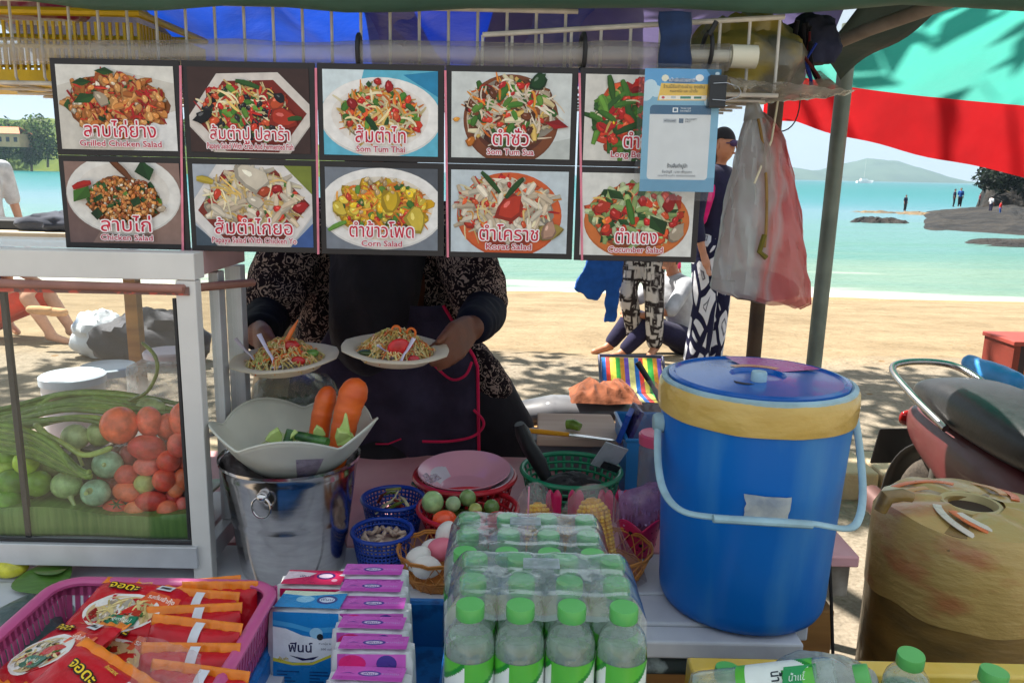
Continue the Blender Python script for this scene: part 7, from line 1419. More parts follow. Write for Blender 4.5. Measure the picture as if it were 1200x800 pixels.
# ================================================================ PEOPLE, SCOOTER, BEACH THINGS
SK_D = pm('dark brown skin', S(112, 66, 44), .6, .14, 30, sss=.08, bump=.0006, bscale=140); SK_M = pm('tan skin', S(176, 118, 88), .5, .08, 20, sss=.08); SK_L = pm('light skin', S(206, 152, 124), .5, .08, 20, sss=.08)
def cmat(name, col, **k): return pm(name, col, .9, k.pop('var', .15), k.pop('scale', 14), bump=k.pop('bump', .004), bscale=k.pop('bscale', 18), spec=.1, sheen=.1, **k)
def pattern(name, c1, c2, scale, kind, stretch=(1, 1, 1)):
    m, n, b, out = _new(name); L = n.links.new; tc = n.nodes.new('ShaderNodeTexCoord'); mp = n.nodes.new('ShaderNodeMapping'); mp.inputs['Scale'].default_value = stretch; L(tc.outputs['Object'], mp.inputs[0])
    nz = n.nodes.new('ShaderNodeTexNoise'); nz.inputs['Scale'].default_value = scale*.5; L(mp.outputs[0], nz.inputs[0])
    mxv = n.nodes.new('ShaderNodeMix'); mxv.data_type = 'RGBA'; mxv.inputs[0].default_value = .06; L(mp.outputs[0], mxv.inputs[6]); L(nz.outputs['Color'], mxv.inputs[7])
    if kind == 'leaf':
        vo = n.nodes.new('ShaderNodeTexVoronoi'); vo.feature = 'DISTANCE_TO_EDGE'; vo.inputs['Scale'].default_value = scale; L(mxv.outputs[2], vo.inputs[0]); src = vo.outputs['Distance']; st = [(.0, c1), (.10, c1), (.12, c2), (.3, c2), (.33, c1), (.38, c2)]
    elif kind == 'bandana':
        vo = n.nodes.new('ShaderNodeTexVoronoi'); vo.inputs['Scale'].default_value = scale; L(mxv.outputs[2], vo.inputs[0])
        wv = n.nodes.new('ShaderNodeMath'); wv.operation = 'SINE'; mu = n.nodes.new('ShaderNodeMath'); mu.operation = 'MULTIPLY'; mu.inputs[1].default_value = 22; L(vo.outputs['Distance'], mu.inputs[0]); L(mu.outputs[0], wv.inputs[0])
        n2 = n.nodes.new('ShaderNodeTexNoise'); n2.inputs['Scale'].default_value = scale*2.6; n2.inputs['Detail'].default_value = 2; L(mp.outputs[0], n2.inputs[0])
        n4 = n.nodes.new('ShaderNodeTexNoise'); n4.inputs['Scale'].default_value = scale*.45; L(mp.outputs[0], n4.inputs[0])
        a1 = n.nodes.new('ShaderNodeMath'); a1.operation = 'MULTIPLY_ADD'; a1.inputs[1].default_value = .22; L(wv.outputs[0], a1.inputs[0]); L(n2.outputs['Fac'], a1.inputs[2])
        a2 = n.nodes.new('ShaderNodeMath'); a2.operation = 'MULTIPLY_ADD'; a2.inputs[1].default_value = .7; L(n4.outputs['Fac'], a2.inputs[0]); L(a1.outputs[0], a2.inputs[2]); src = a2.outputs[0]; st = [(.0, c1), (.925, c1), (.975, c2), (1, c2)]
    else:
        bk = n.nodes.new('ShaderNodeTexVoronoi'); bk.distance = 'CHEBYCHEV'; bk.feature = 'F2'; bk.inputs['Scale'].default_value = scale; L(mxv.outputs[2], bk.inputs[0]); src = bk.outputs['Distance']; st = [(.0, c2), (.5, c2), (.6, c1), (.74, c1), (.8, c2), (1, c1)]
    rp = ramp_nodes(n, st); L(src, rp.inputs[0]); L(rp.outputs[0], b.inputs['Base Color']); b.inputs['Roughness'].default_value = .9; b.inputs['Specular IOR Level'].default_value = .1
    n3 = n.nodes.new('ShaderNodeTexNoise'); n3.inputs['Scale'].default_value = 14; n3.inputs['Detail'].default_value = 4; L(tc.outputs['Object'], n3.inputs[0]); bp = n.nodes.new('ShaderNodeBump'); bp.inputs['Distance'].default_value = .012; L(n3.outputs['Fac'], bp.inputs['Height']); L(bp.outputs[0], b.inputs['Normal'])
    return m
def hand(wrist, kn, side, curl, thumb, k=1.0, spread=.0155):
    """palm from wrist to knuckle centre kn; side = direction across the palm from little finger to index; curl = unit direction the fingers bend toward; thumb = tip point"""
    w_, kn, side, curl = V(wrist), V(kn), V(side).normalized(), V(curl).normalized(); f = (kn-w_).normalized(); mb = MB()
    for i in range(4):
        o = (i-1.5)*spread*k; kp = kn+side*o+f*(.004*(1 if i in (1, 2) else -.4))
        limb(mb, [w_+side*o*.45, w_.lerp(kp, .5)+side*o*.12-curl*.002, kp], [.0145*k, .0145*k, .0105*k], 10)
        ln = [.060, .070, .076, .068][i]*k; ln = ln*1.0
        d1 = (f*.82+curl*.57).normalized(); d2 = (f*.25+curl*.97).normalized(); d3 = (curl*.95-f*.35).normalized()
        p1 = kp+d1*ln*.45; p2 = p1+d2*ln*.33; p3 = p2+d3*ln*.25
        limb(mb, [kp, p1, p2, p3], [.0100*k, .0088*k, .0080*k, .0068*k], 10)
    tb = w_.lerp(kn, .28)+side*.022*k; tt = V(thumb); mid = tb.lerp(tt, .55)+side*.010*k-curl*.004
    limb(mb, [w_, tb, mid, tt], [.016*k, .0145*k, .0105*k, .0078*k], 10)
    return mb
def fig_parts(base, rz, Hh, J):
    """standing joints scaled to height Hh, overridable"""
    M = Matrix.Translation(V(base)) @ Matrix.Rotation(rz, 4, 'Z') @ Matrix.Scale(Hh/1.65, 4)
    D = dict(pel=(0, 0, .90), waist=(0, .005, 1.06), chest=(0, .0, 1.24), nb=(0, .01, 1.38), nk=(0, -.005, 1.45), hd=(0, -.02, 1.545),
             hl=(-.085, 0, .87), hr=(.085, 0, .87), kl=(-.09, -.02, .48), kr=(.09, -.02, .48), al=(-.09, .02, .08), ar=(.09, .02, .08), tl=(-.1, -.13, .03), tr=(.1, -.13, .03),
             sl=(-.165, .01, 1.34), sr=(.165, .01, 1.34), el=(-.22, .02, 1.07), er=(.22, .02, 1.07), wl=(-.235, -.07, .85), wr=(.235, -.07, .85), gl=(-.235, -.1, .78), gr=(.235, -.1, .78))
    D.update(J); return {k: M @ V(v) for k, v in D.items()}, Hh/1.65
def body_mb(D, s, female=False):
    mb = MB(); sh = .92 if female else 1
    limb(mb, [D['pel'], D['waist'], D['chest'], D['nb']], [.125*s, .105*s*sh, .125*s*sh, .07*s]); limb(mb, [D['sl'].lerp(D['nb'], .15), D['chest'].lerp(D['nb'], .6), D['sr'].lerp(D['nb'], .15)], [.055*s, .095*s, .055*s])
    limb(mb, [D['nb'], D['nk'], D['hd'].lerp(D['nk'], .5)], [.058*s, .047*s, .05*s]); mb.ell(D['hd'], (.074*s, .09*s, .108*s), 16, 12)
    for a in 'lr':
        limb(mb, [D['h'+a], D['k'+a], D['a'+a]], [.09*s, .056*s, .036*s]); limb(mb, [D['a'+a].lerp(D['t'+a], -.25), D['t'+a]], [.036*s, .028*s])
        limb(mb, [D['s'+a], D['e'+a], D['w'+a]], [.05*s, .038*s, .026*s]); limb(mb, [D['w'+a], D['g'+a]], [.026*s, .03*s])
        hdv = (D['g'+a]-D['w'+a]).normalized(); sd = hdv.cross(V((0, 0, 1)));  sd = sd.normalized() if sd.length > .1 else V((0, 1, 0))
        for i in range(4): limb(mb, [D['g'+a]+sd*(i-1.5)*.016*s, D['g'+a]+sd*(i-1.5)*.018*s+hdv*(.075+.008*(i in (1, 2)))*s], [.011*s, .008*s], 8)
        limb(mb, [D['w'+a]+hdv*.03*s+sd*.02*s, D['w'+a]+hdv*.075*s+sd*.045*s], [.013*s, .009*s], 8)
    return mb
def person(label, base, rz, Hh, J={}, skin=None, top=None, bottom=None, hair=None, sleeve=.9, leg=.98, flare=1.0, female=False, hijab=False, glasses=False, vox=.014, group=None, hairlong=False, bvox=None):
    D, s = fig_parts(base, rz, Hh, J); t = thing('person', label, 'person', base, group=group)
    fuse(body_mb(D, s, female), vox*s).build('body', skin or SK_M, t)
    if top:
        mb = MB(); limb(mb, [D['pel'].lerp(D['waist'], .0), D['waist'], D['chest'], D['nb'].lerp(D['chest'], .15)], [.142*s, .128*s, .142*s, .085*s]); limb(mb, [D['sl'].lerp(D['nb'], .1), D['chest'].lerp(D['nb'], .6), D['sr'].lerp(D['nb'], .1)], [.066*s, .108*s, .066*s])
        for a in 'lr':
            e = D['s'+a].lerp(D['e'+a], min(1, sleeve)); pts = [D['s'+a], e]; rs = [.066*s, .058*s]
            if sleeve > 1: pts.append(D['e'+a].lerp(D['w'+a], sleeve-1)); rs.append(.042*s)
            limb(mb, pts, rs)
        fuse(mb, vox*s).build('shirt', top, t)
    if bottom:
        mb = MB(); limb(mb, [D['pel'], D['waist'].lerp(D['pel'], .4)], [.142*s, .128*s])
        for a in 'lr':
            k = min(1, leg/.5) if leg < .5 else 1; pts = [D['h'+a], D['h'+a].lerp(D['k'+a], k)]; rs = [.105*s, (.105-.028*k)*s*(.9+.1*flare)]
            if leg > .5: pts.append(D['k'+a].lerp(D['a'+a], (leg-.5)*2)); rs.append(.058*s*flare)
            limb(mb, pts, rs)
        fuse(mb, vox*s).build('trousers', bottom, t)
    up = (D['hd']-D['nk']).normalized(); M3 = Matrix.Rotation(rz, 3, 'Z')
    fwd = M3 @ V((0, -1, 0))
    if hair or hijab:
        mb = MB(); mb.ell(D['hd']+up*.018*s-fwd*.014*s, (.083*s, .096*s, .104*s), 18, 12)
        if hairlong or hijab: limb(mb, [D['hd']-fwd*.04*s, D['nb']-fwd*.035*s], [.075*s, .07*s])
        q = fuse(mb, .009*s)
        if not hijab:
            keep = []
        q.v = [p-fwd*max(0, (p-D['hd']).dot(fwd)+.02*s)*1.0 if (p-D['hd']).dot(up) < .05*s else p for p in q.v]
        q.build('headscarf' if hijab else 'hair', hair, t)
    fc = MB(); side = fwd.cross(up)
    limb(fc, [D['hd']+fwd*.086*s+up*.012*s, D['hd']+fwd*.106*s-up*.018*s], [.009*s, .014*s], 8); fc.ell(D['hd']+fwd*.084*s-up*.052*s, (.022*s, .012*s, .007*s), 8, 6); 
    for k in (-1, 1): fc.ell(D['hd']+side*k*.073*s-up*.008*s, (.014*s, .02*s, .03*s), 8, 6)
    fc.build('facial_features', skin or SK_M, t)
    if glasses:
        gl = MB()
        for k in (-1, 1): gl.ell(D['hd']+fwd*.088*s+side*k*.034*s+up*.012*s, (.03*s, .012*s, .022*s), 12, 8)
        for k in (-1, 1): gl.tube([D['hd']+fwd*.084*s+side*k*.06*s+up*.014*s, D['hd']+side*k*.076*s+up*.008*s], .004*s, 6)
        gl.build('sunglasses', pm('violet sunglasses', S(60, 36, 80), .1), t)
    else:
        ey = MB()
        for k in (-1, 1): ey.ell(D['hd']+fwd*.083*s+side*k*.03*s+up*.008*s, (.012*s, .006*s, .006*s), 8, 6)
        ey.build('eyes', pm('dark eyes', (.02, .015, .01), .2), t)
    return t, D
NAVYC = cmat('navy cloth', S(40, 38, 62)); GREYC = cmat('grey tee', S(170, 172, 178)); WHITEC = cmat('white tee', S(206, 208, 214)); DENIM = cmat('blue denim', S(30, 74, 142))
BLKC = cmat('black cloth', S(41, 38, 42), bump=.015, bscale=9); 
# woman behind the poster
p = P(826, 422, 5.6)
t, D = person('woman in black headscarf, sunglasses and navy leaf patterned trousers standing right of the poster', (p.x, 5.6, ground_z(p.x, 5.6)), R(46), 1.68, dict(hd=(0, -.03, 1.54)), SK_M, NAVYC, pattern('leaf print trousers', S(34, 34, 58), S(206, 206, 214), 9, 'leaf', (1.3, 1.3, .55)), BLKC, sleeve=1.6, leg=.96, flare=1.55, female=True, hijab=True, glasses=True)
q = MB(); c = D['sr'].lerp(D['er'], .3); limb(q, [D['nb']+V((-.03, -.06, -.02)), D['chest']+V((-.09, -.12, -.02)), D['waist']+V((-.12, -.12, 0))], [.03, .05, .045]); fuse(q, .012).build('pink_scarf', cmat('pink scarf', S(206, 30, 110)), t)
# person in printed trousers
p = P(744, 412, 6.2)
t, D = person('person in pale grid patterned trousers standing below the cucumber menu card', (p.x, 6.2, ground_z(p.x, 6.2)), R(-25), 1.66, dict(kl=(-.07, -.04, .5), al=(-.02, .1, .1), tl=(-.05, -.04, .04), kr=(.13, .0, .47), ar=(.15, .02, .08), tr=(.14, -.12, .03)), SK_M, BLKC, pattern('grid print trousers', S(52, 46, 46), S(196, 190, 184), 15, 'grid', (1, 1, .8)), pm('black hair', (.012, .01, .01), .4), sleeve=1.4, leg=.93, flare=1.15)
q = MB(); Yc = 6.05

def slab(pts, nx=1):
    w3 = [P(x, y, Yc) for x, y in pts]; q.prism([a+V((0, -.02, 0)) for a in w3], (0, .045, 0))
slab([(690, 300), (730, 300), (728, 336), (716, 330), (704, 345), (700, 352), (690, 350), (672, 338), (680, 322)]); slab([(716, 318), (728, 318), (725, 350), (722, 376), (708, 377), (709, 348), (713, 330)])
q = fuse(q, .009, 4); q.jitter(.012, 12); q.jitter(.005, 30); tag(q.build('denim_jacket', DENIM), 'blue denim jacket with hanging sleeves held beside the patterned trousers', 'jacket')
# seated person in grey tee
p = P(800, 402, 6.5); gz = ground_z(p.x, 6.5); b0 = V((p.x, 6.5, gz))
t, D = person('person in grey tee sitting on the sand between the patterned trousers', b0, R(-70), 1.66, dict(pel=(0, 0, .13), waist=(0, -.02, .29), chest=(0, -.08, .48), nb=(0, -.12, .62), nk=(0, -.14, .69), hd=(0, -.17, .79), hl=(-.09, -.02, .13), hr=(.09, -.02, .13), kl=(-.14, -.40, .30), kr=(.14, -.40, .28), al=(-.12, -.62, .06), ar=(.12, -.62, .06), tl=(-.12, -.74, .03), tr=(.12, -.74, .03), sl=(-.165, -.1, .59), sr=(.165, -.1, .59), el=(-.24, -.3, .42), er=(.24, -.28, .40), wl=(-.14, -.46, .36), wr=(.14, -.46, .36), gl=(-.08, -.5, .34), gr=(.08, -.5, .34)), SK_M, GREYC, NAVYC, pm('dark brown hair', (.02, .015, .012), .5), sleeve=.95, leg=.9)
p = PZ(788, 352, -1.2); t, D = person('small child with dark hair and pink top far behind the seated person', (p.x, p.y, ground_z(p.x, p.y)), R(30), 1.1, {}, SK_M, cmat('pink tee', S(214, 60, 120)), NAVYC, pm('child hair', (.015, .012, .01), .5), leg=.4)
# left edge stander and things on the sand
p = P(6, 386, 6.6); t, D = person('person in white tee and dark shorts standing at the left edge of the picture', (p.x-.06, 6.6, ground_z(p.x, 6.6)), R(50), 1.68, dict(el=(-.2, -.06, 1.07), wl=(-.17, -.26, 1.0), gl=(-.15, -.32, 1.0)), SK_L, WHITEC, NAVYC, pm('brown hair', (.04, .025, .015), .5), leg=.42)
p = P(58, 372, 6.3); t, D = person('person in red shorts sitting on the sand seen low through the cabinet glass', (p.x-.5, 6.4, ground_z(p.x, 6.4)), R(80), 1.66, dict(pel=(0, 0, .2), waist=(0, .06, .36), chest=(0, .1, .55), nb=(0, .1, .7), nk=(0, .08, .77), hd=(0, .06, .87), hl=(-.09, 0, .2), hr=(.09, 0, .2), kl=(-.12, -.42, .36), kr=(.12, -.42, .34), al=(-.1, -.6, .06), ar=(.1, -.62, .06), tl=(-.1, -.74, .03), tr=(.1, -.76, .03), sl=(-.165, .1, .66), sr=(.165, .1, .66), el=(-.22, -.1, .5), er=(.22, -.1, .5), wl=(-.14, -.34, .44), wr=(.14, -.34, .44), gl=(-.1, -.4, .42), gr=(.1, -.4, .42)), SK_L, cmat('blue vest', S(40, 44, 90)), cmat('red shorts', S(214, 62, 44)), pm('fair hair', (.1, .07, .04), .5), sleeve=.5, leg=.42)
for i, (x, y, lab) in enumerate(((48, 366, 'left beach shoe beside the person in red shorts'), (64, 368, 'right beach shoe nearer the white sack'))):
    p = P(x, y, 5.9); q = MB(); limb(q, [p+V((-.08, 0, .02)), p+V((0, -.02, .02)), p+V((.09, -.03, .02))], [.03, .035, .03]); q = fuse(q, .008); q.build_ = 0; tag(q.build('beach_shoe', cmat('straw shoe', S(196, 150, 110))), lab, 'shoe', 'shoes on the sand')
lump('white_sack', 'white printed plastic sack standing on the sand behind the cabinet', 'sack', pm('white sack', S(196, 200, 206), .4, .12, 5, col2=S(120, 150, 196), lo=.56, hi=.7, bump=.01, bscale=14), (P(118, 372, 5.7).x, 5.7, ground_z(-2.8, 5.7)), (.2, .15, .19), 51)
lump('dark_sack', 'dark grey sack lying beside the white sack behind the cabinet', 'sack', pm('dark sack', S(62, 62, 70), .8, .2, 6, bump=.012, bscale=10), (P(178, 372, 5.5).x, 5.5, ground_z(-2.3, 5.5)), (.36, .22, .22), 52)
# people on the rocks
for i, (x, yb, hpx, cols, rz, lab) in enumerate(((1060, 248, 19, (NAVYC, BLKC), .4, 'lone dark clothed person standing at the tip of the rocks'), (1117, 243, 21, (NAVYC, BLKC), 1, 'left person of the standing pair on the rock shelf'), (1124, 243, 22, (DENIM, BLKC), -.5, 'right person of the standing pair on the rock shelf'), (1160, 250, 20, (WHITEC, NAVYC), 2, 'person in white standing under the headland tree'), (1171, 254, 18, (cmat('red tee', S(190, 40, 40)), DENIM), 1, 'person in red standing under the headland tree'), (1147, 242, 15, (cmat('maroon tee', S(120, 50, 60)), BLKC), 1, 'person in maroon farthest back on the headland'))):
    Yp = (86, 78, 78.6, 76, 69, 75)[i]; p = P(x, yb, Yp); person(lab, (p.x, Yp, p.z), rz, hpx*Yp/FPX, {}, SK_M, cols[0], cols[1], pm('hair', (.015, .012, .01), .5) if i == 0 else bpy.data.materials['hair'], vox=.03, group='people on the rocks')
rr_ = random.Random(1)
# ---- vendor
def spl(p, k=6):
    o = []; n_ = len(p)
    for i in range(n_-1):
        p0, p1, p2, p3 = p[max(i-1, 0)], p[i], p[i+1], p[min(i+2, n_-1)]
        for j in range(k): t_ = j/k; o.append(.5*((2*p1)+(p2-p0)*t_+(2*p0-5*p1+4*p2-p3)*t_*t_+(3*p1-p0-3*p2+p3)*t_**3))
    return o+[p[-1]]
VY_ = 2.2
t = thing('person', 'vendor in black hijab and patterned jacket holding out two plates of salad', 'person', (P(455, 400, VY_).x, VY_, 0))
vx = P(455, 400, VY_).x
shz = 1.20
SL, SR = P(352, 268, 2.14), P(532, 268, 2.14)           # shoulders as seen left / right in the picture
EL, ER = P(312, 372, 1.98), P(568, 366, 1.98)
WL, WR = P(304, 392, 1.66), P(553, 384, 1.68)
mb = MB()
NB = V((vx, 2.15, 1.27)); HD = V((vx, 2.10, 1.44))
limb(mb, [V((vx, 2.2, .52)), V((vx, 2.2, .75)), V((vx, 2.17, 1.05)), NB], [.15, .135, .14, .07]); limb(mb, [SL, V((vx, 2.16, 1.18)), SR], [.06, .1, .06]); limb(mb, [NB, HD-V((0, 0, .06))], [.055, .05]); mb.ell(HD, (.076, .092, .112), 18, 12)
mb.ell(HD+V((0, -.095, -.01)), (.014, .016, .02), 8, 6)
for s_, e_, w_ in ((SL, EL, WL), (SR, ER, WR)): limb(mb, [s_, e_, w_], [.052, .043, .029])
for sx in (-1, 1): limb(mb, [V((vx+sx*.09, 2.2, .54)), V((vx+sx*.13, 2.06-.0, .5)), V((vx+sx*.13, 2.04+.02, .08))], [.09, .065, .042]); limb(mb, [V((vx+sx*.13, 2.08, .06)), V((vx+sx*.13, 1.98, .03))], [.036, .03])
PL, PR = P(335, 424, 1.5), P(463, 413, 1.5)            # plate centres
hl = hand(WL, P(308, 402, 1.575), (-.1, .25, 1), (.75, -.6, -.3), P(322, 402, 1.535)); 
hr_ = hand(WR, P(536, 403, 1.585), (-.25, .1, 1), (-.75, -.55, -.35), P(514, 400, 1.53))
for h_ in (hl, hr_): n0 = len(mb.v); mb.v += h_.v; mb.f += [[i+n0 for i in f] for f in h_.f]; mb.c += h_.c
fuse(mb, .0055, 3).build('body', SK_D, t)
JACK = pattern('bandana print', S(30, 22, 26), S(158, 136, 124), 44, 'bandana')
q = MB()
for s_, e_, rr0 in ((SL, EL, .078), (SR, ER, .078)): limb(q, [s_, s_.lerp(e_, .5), s_.lerp(e_, .86)], [rr0, .080, .074])
limb(q, [SL, V((vx, 2.17, 1.17)), SR], [.075, .115, .075])
limb(q, [V((vx-.12, 2.18, 1.18)), V((vx-.15, 2.16, .98)), V((vx-.17, 2.17, .78)), V((vx-.18, 2.2, .6))], [.07, .085, .095, .1]); limb(q, [V((vx+.12, 2.18, 1.18)), V((vx+.15, 2.16, .98)), V((vx+.165, 2.16, .9))], [.07, .085, .08])
limb(q, [P(556, 425, 2.15), P(578, 452, 2.15)], [.06, .055])
q = fuse(q, .011); q.jitter(.008, 14); q.jitter(.003, 40); q.build('jacket', JACK, t)
for e_, w_, s_, cc_ in ((EL, WL, SL, S(15, 15, 18)), (ER, WR, SR, S(22, 24, 38))):
    q = MB(); limb(q, [s_.lerp(e_, .72), e_, e_.lerp(w_, .55), e_.lerp(w_, .93)], [.062, .058, .05, .041]); q = fuse(q, .008); q.jitter(.004, 26); q.build('inner_sleeve', pm('sleeve knit', cc_, .85, .15, 14, bump=.003, bscale=30, spec=.1), t)
q = MB(); mbh = MB(); mbh.ell(HD+V((0, .015, .01)), (.098, .108, .125), 20, 14); limb(mbh, [HD-V((0, -.02, .06)), V((vx, 2.12, 1.22)), V((vx-.01, 2.055, 1.05)), V((vx-.02, 2.03, .93))], [.09, .125, .115, .10]); limb(mbh, [V((vx-.1, 2.12, 1.2)), V((vx, 2.08, 1.2)), V((vx+.1, 2.12, 1.2))], [.08, .1, .08])
q = fuse(mbh, .011); q.jitter(.010, 7); q.v = [V((p.x, p.y+.006*math.sin(p.x*60+p.z*25), p.z)) for p in q.v]; q.build('hijab', BLKC, t)
APR = cmat('black purple apron', S(58, 51, 68), bump=.02, bscale=9, var=.25); PIPE = cmat('pink piping', S(206, 36, 80), bump=0.0001)
q = MB()
def apf(u, v):
    x = vx-.165+.415*u+.03*(1-v)*(u-.5); z = .50+.52*v; x = vx+.04+(x-vx-.04)*(1-.4*max(0, (v-.72)/.28)); return (x, 2.02-.03*math.cos((u-.5)*pi)+.012*math.sin(u*17+v*3)*(1-v*.6)-.05*(1-v)*0+.006*noise.noise(V((u*7, v*6, 1))), z)
q.grid(apf, 50, 40); q.build('apron', APR, t, solid=.004)
q = MB(); q.tube([V(apf(1, i/20))+V((.002, -.006, 0)) for i in range(21)], .0042, 8); q.tube(spl([P(505, 424, 1.99), P(528, 444, 1.985), P(545, 440, 1.985), P(553, 424, 1.99)]), .0035, 6); q.tube(spl([P(495, 517, 1.975), P(525, 517, 1.97), P(552, 512, 1.97), P(565, 502, 1.98), P(566, 492, 1.985), P(555, 480, 1.99)]), .0036, 6); q.tube([P(440, 520, 1.975), P(455, 520, 1.975), P(470, 514, 1.975)], .002, 6); q.build('apron_piping', PIPE, t)
q = MB(); limb(q, [V((vx, 2.2, .56)), V((vx, 2.1, .5)), V((vx, 2.06, .2)), V((vx, 2.06, .05))], [.2, .2, .2, .22]); limb(q, [P(548, 430, 2.2), P(566, 475, 2.18), P(576, 540, 2.16)], [.08, .105, .12]); limb(q, [P(580, 452, 2.2), P(604, 505, 2.15), P(600, 560, 2.15)], [.05, .06, .07]); q = fuse(q, .014); q.jitter(.01, 9); q.build('skirt', BLKC, t)
q = MB(); q.box((vx, 2.24, .2), (.34, .3, .4)); tag(q.build('stool', BOXWOOD, smooth=False, bevel=.01), 'wooden stool the vendor sits on behind the cart', 'stool')
# plates of papaya salad
PLT = pm('cream paper plate', S(214, 200, 176), .6, .06, 20, bump=.0004, bscale=60)
STR = pm('papaya shreds', vc=True, rough=.35, var=.12, scale=60, spec=.5)
def plate(label, c, tilt, seed, slabel):
    q = MB(); n = 96
    def rf(k): a = 2*pi*k/n; e = abs(((a*8/(2*pi)+.5) % 1)-.5)*2; return 1+.035*e**3
    prof = [(0, 0), (.058, 0), (.066, .004), (.074, .017), (.080, .021), (.094, .0235), (.101, .022), (.1005, .0205), (.080, .018), (.066, .001), (.058, -.0018), (0, -.0018)]
    vs = []
    for r, z in prof:
        for k in range(n): g = 2*pi*k/n; kk = rf(k) if r > .085 else 1; vs.append(V((r*kk*math.cos(g), r*kk*math.sin(g), z)))
    fs = [(i*n+k, i*n+(k+1) % n, (i+1)*n+(k+1) % n, (i+1)*n+k) for i in range(len(prof)-1) for k in range(n)]
    M = Matrix.Translation(V(c)) @ Euler(tilt).to_matrix().to_4x4(); q.add(vs, fs); q.xf(M); tag(q.build('plate', PLT), label, 'plate', 'salad plates held out by the vendor')
    s = MB(); rng = random.Random(seed); PC = [S(226, 196, 130), S(214, 180, 110), S(236, 214, 160), S(200, 160, 84), S(190, 180, 110)]
    hm = lambda r: .012+.040*max(0, 1-(r/.068)**1.7)
    for i in range(330):
        g = rng.random()*2*pi; r = .062*math.sqrt(rng.random()); L_ = rng.uniform(.018, .036); a = rng.random()*2*pi; p = V((r*math.cos(g)*1.12, r*math.sin(g), 0)); d = V((math.cos(a), math.sin(a), 0))*L_
        pts = []
        for k in range(5):
            o = p+d*(k/4-.5)+V((-d.y, d.x, 0))*(.25*math.sin(pi*k/4)*rng.uniform(-1, 1)); rr0 = math.hypot(o.x, o.y); o.z = hm(rr0)+rng.uniform(-.006, .005)+.006*math.sin(pi*k/4)
            pts.append(o)
        col = PC[i % 5] if i % 6 else S(222, 116, 44); s.tube(pts, rng.uniform(.0009, .0014), 5, tuple(c_*rng.uniform(.8, 1.1) for c_ in col))
    for i in range(16):
        g = rng.random()*2*pi; r = .055*math.sqrt(rng.random()); s.ell((r*math.cos(g), r*math.sin(g), hm(r)+.002), (rng.uniform(.004, .007), rng.uniform(.003, .005), .003), 8, 6, [S(196, 44, 30), S(84, 120, 48), S(206, 170, 120)][i % 3], M=Euler((rng.random()*3, rng.random()*3, 0)).to_matrix())
    s.xf(M); tag(s.build('papaya_salad', STR), slabel, 'salad', 'papaya salads on the plates'); return M
def bit(name, label, cat, M, c, r, col, rot=(0, 0, 0), group='pieces on the salads'):
    q = MB(); q.ell((0, 0, 0), r, 14, 10, col); q.xf(M @ Matrix.Translation(c) @ Euler(rot).to_matrix().to_4x4()); tag(q.build(name, VEG), label, cat, group)
def spoon(label, M, a, b, col=S(196, 190, 214)):
    a, b = V(a), V(b); q = MB(); d = b-a
    q.tube([a+d*.0, a+d*.25+V((0, 0, .004)), a+d*.5, b], [.0042, .003, .0034, .0056], 8, col, flat=.45); q.ell(a, (.011, .007, .003), 12, 8, col); q.xf(M); tag(q.build('plastic_spoon', pm('lilac spoon', col, .25)), label, 'spoon', 'plastic spoons in the salads')
M1 = plate('cream plate of salad held at the left by the vendor', PL+V((0, 0, -.012)), (R(3), R(-4), .2), 31, 'papaya salad with carrot on the left plate'); M2 = plate('cream plate of salad held at the right by the vendor', PR+V((0, 0, -.012)), (R(4), R(3), .1), 32, 'papaya salad with tomato on the right plate')
bit('tomato_slice', 'red tomato slice on the left salad', 'tomato', M1, (.018, -.02, .046), (.016, .007, .012), S(190, 40, 36), (0, .5, .4)); bit('tomato_slice', 'small red tomato piece in front on the left salad', 'tomato', M1, (.028, -.05, .026), (.013, .006, .009), S(186, 36, 34), (0, .2, 0)); bit('lime_piece', 'green herb piece at the right of the left salad', 'herb', M1, (.052, -.02, .03), (.013, .009, .008), S(96, 136, 60))
bit('tomato_slice', 'large red tomato half on the right salad', 'tomato', M2, (.008, -.05, .036), (.022, .007, .018), S(196, 34, 36), (0, -.35, .1)); bit('tomato_slice', 'red tomato bit by the spoon of the right salad', 'tomato', M2, (.036, -.058, .018), (.011, .006, .008), S(186, 40, 50)); bit('herb_patch', 'dark green herbs at the left of the right salad', 'herb', M2, (-.045, -.035, .02), (.024, .012, .006), S(70, 84, 44))
for M_, x, z, lab in ((M2, .0, .058, 'orange carrot curl at the left top of the right salad'), (M2, .028, .055, 'orange carrot curl at the right top of the right salad')):
    q = MB(); q.tube([V((x+.008*math.cos(a), -.01, z+.009*math.sin(a))) for a in [-.6+i*.42 for i in range(10)]], .0022, 6, S(226, 110, 40)); q.xf(M_); tag(q.build('carrot_curl', STR), lab, 'carrot', 'carrot curls on the right salad')
q = MB(); q.tube([V((-.005, -.01, .035)), V((.02, -.005, .075)), V((.032, 0, .092))], [.005, .0042, .0008], 8, S(226, 112, 40)); q.xf(M1); tag(q.build('carrot_stick', STR), 'pointed carrot stick standing on the left salad', 'carrot')
spoon('white plastic spoon standing in the left salad', M1, (-.012, -.055, .02), (-.038, -.03, .078)); spoon('pale spoon handle at the far left of the left salad', M1, (-.05, -.02, .02), (-.085, .0, .066), S(190, 180, 190)); spoon('white plastic spoon leaning right in the right salad', M2, (.012, -.068, .014), (.034, -.05, .056)); spoon('lilac spoon half buried left of the tomato in the right salad', M2, (-.004, -.05, .02), (-.03, -.06, .042), S(176, 166, 190))
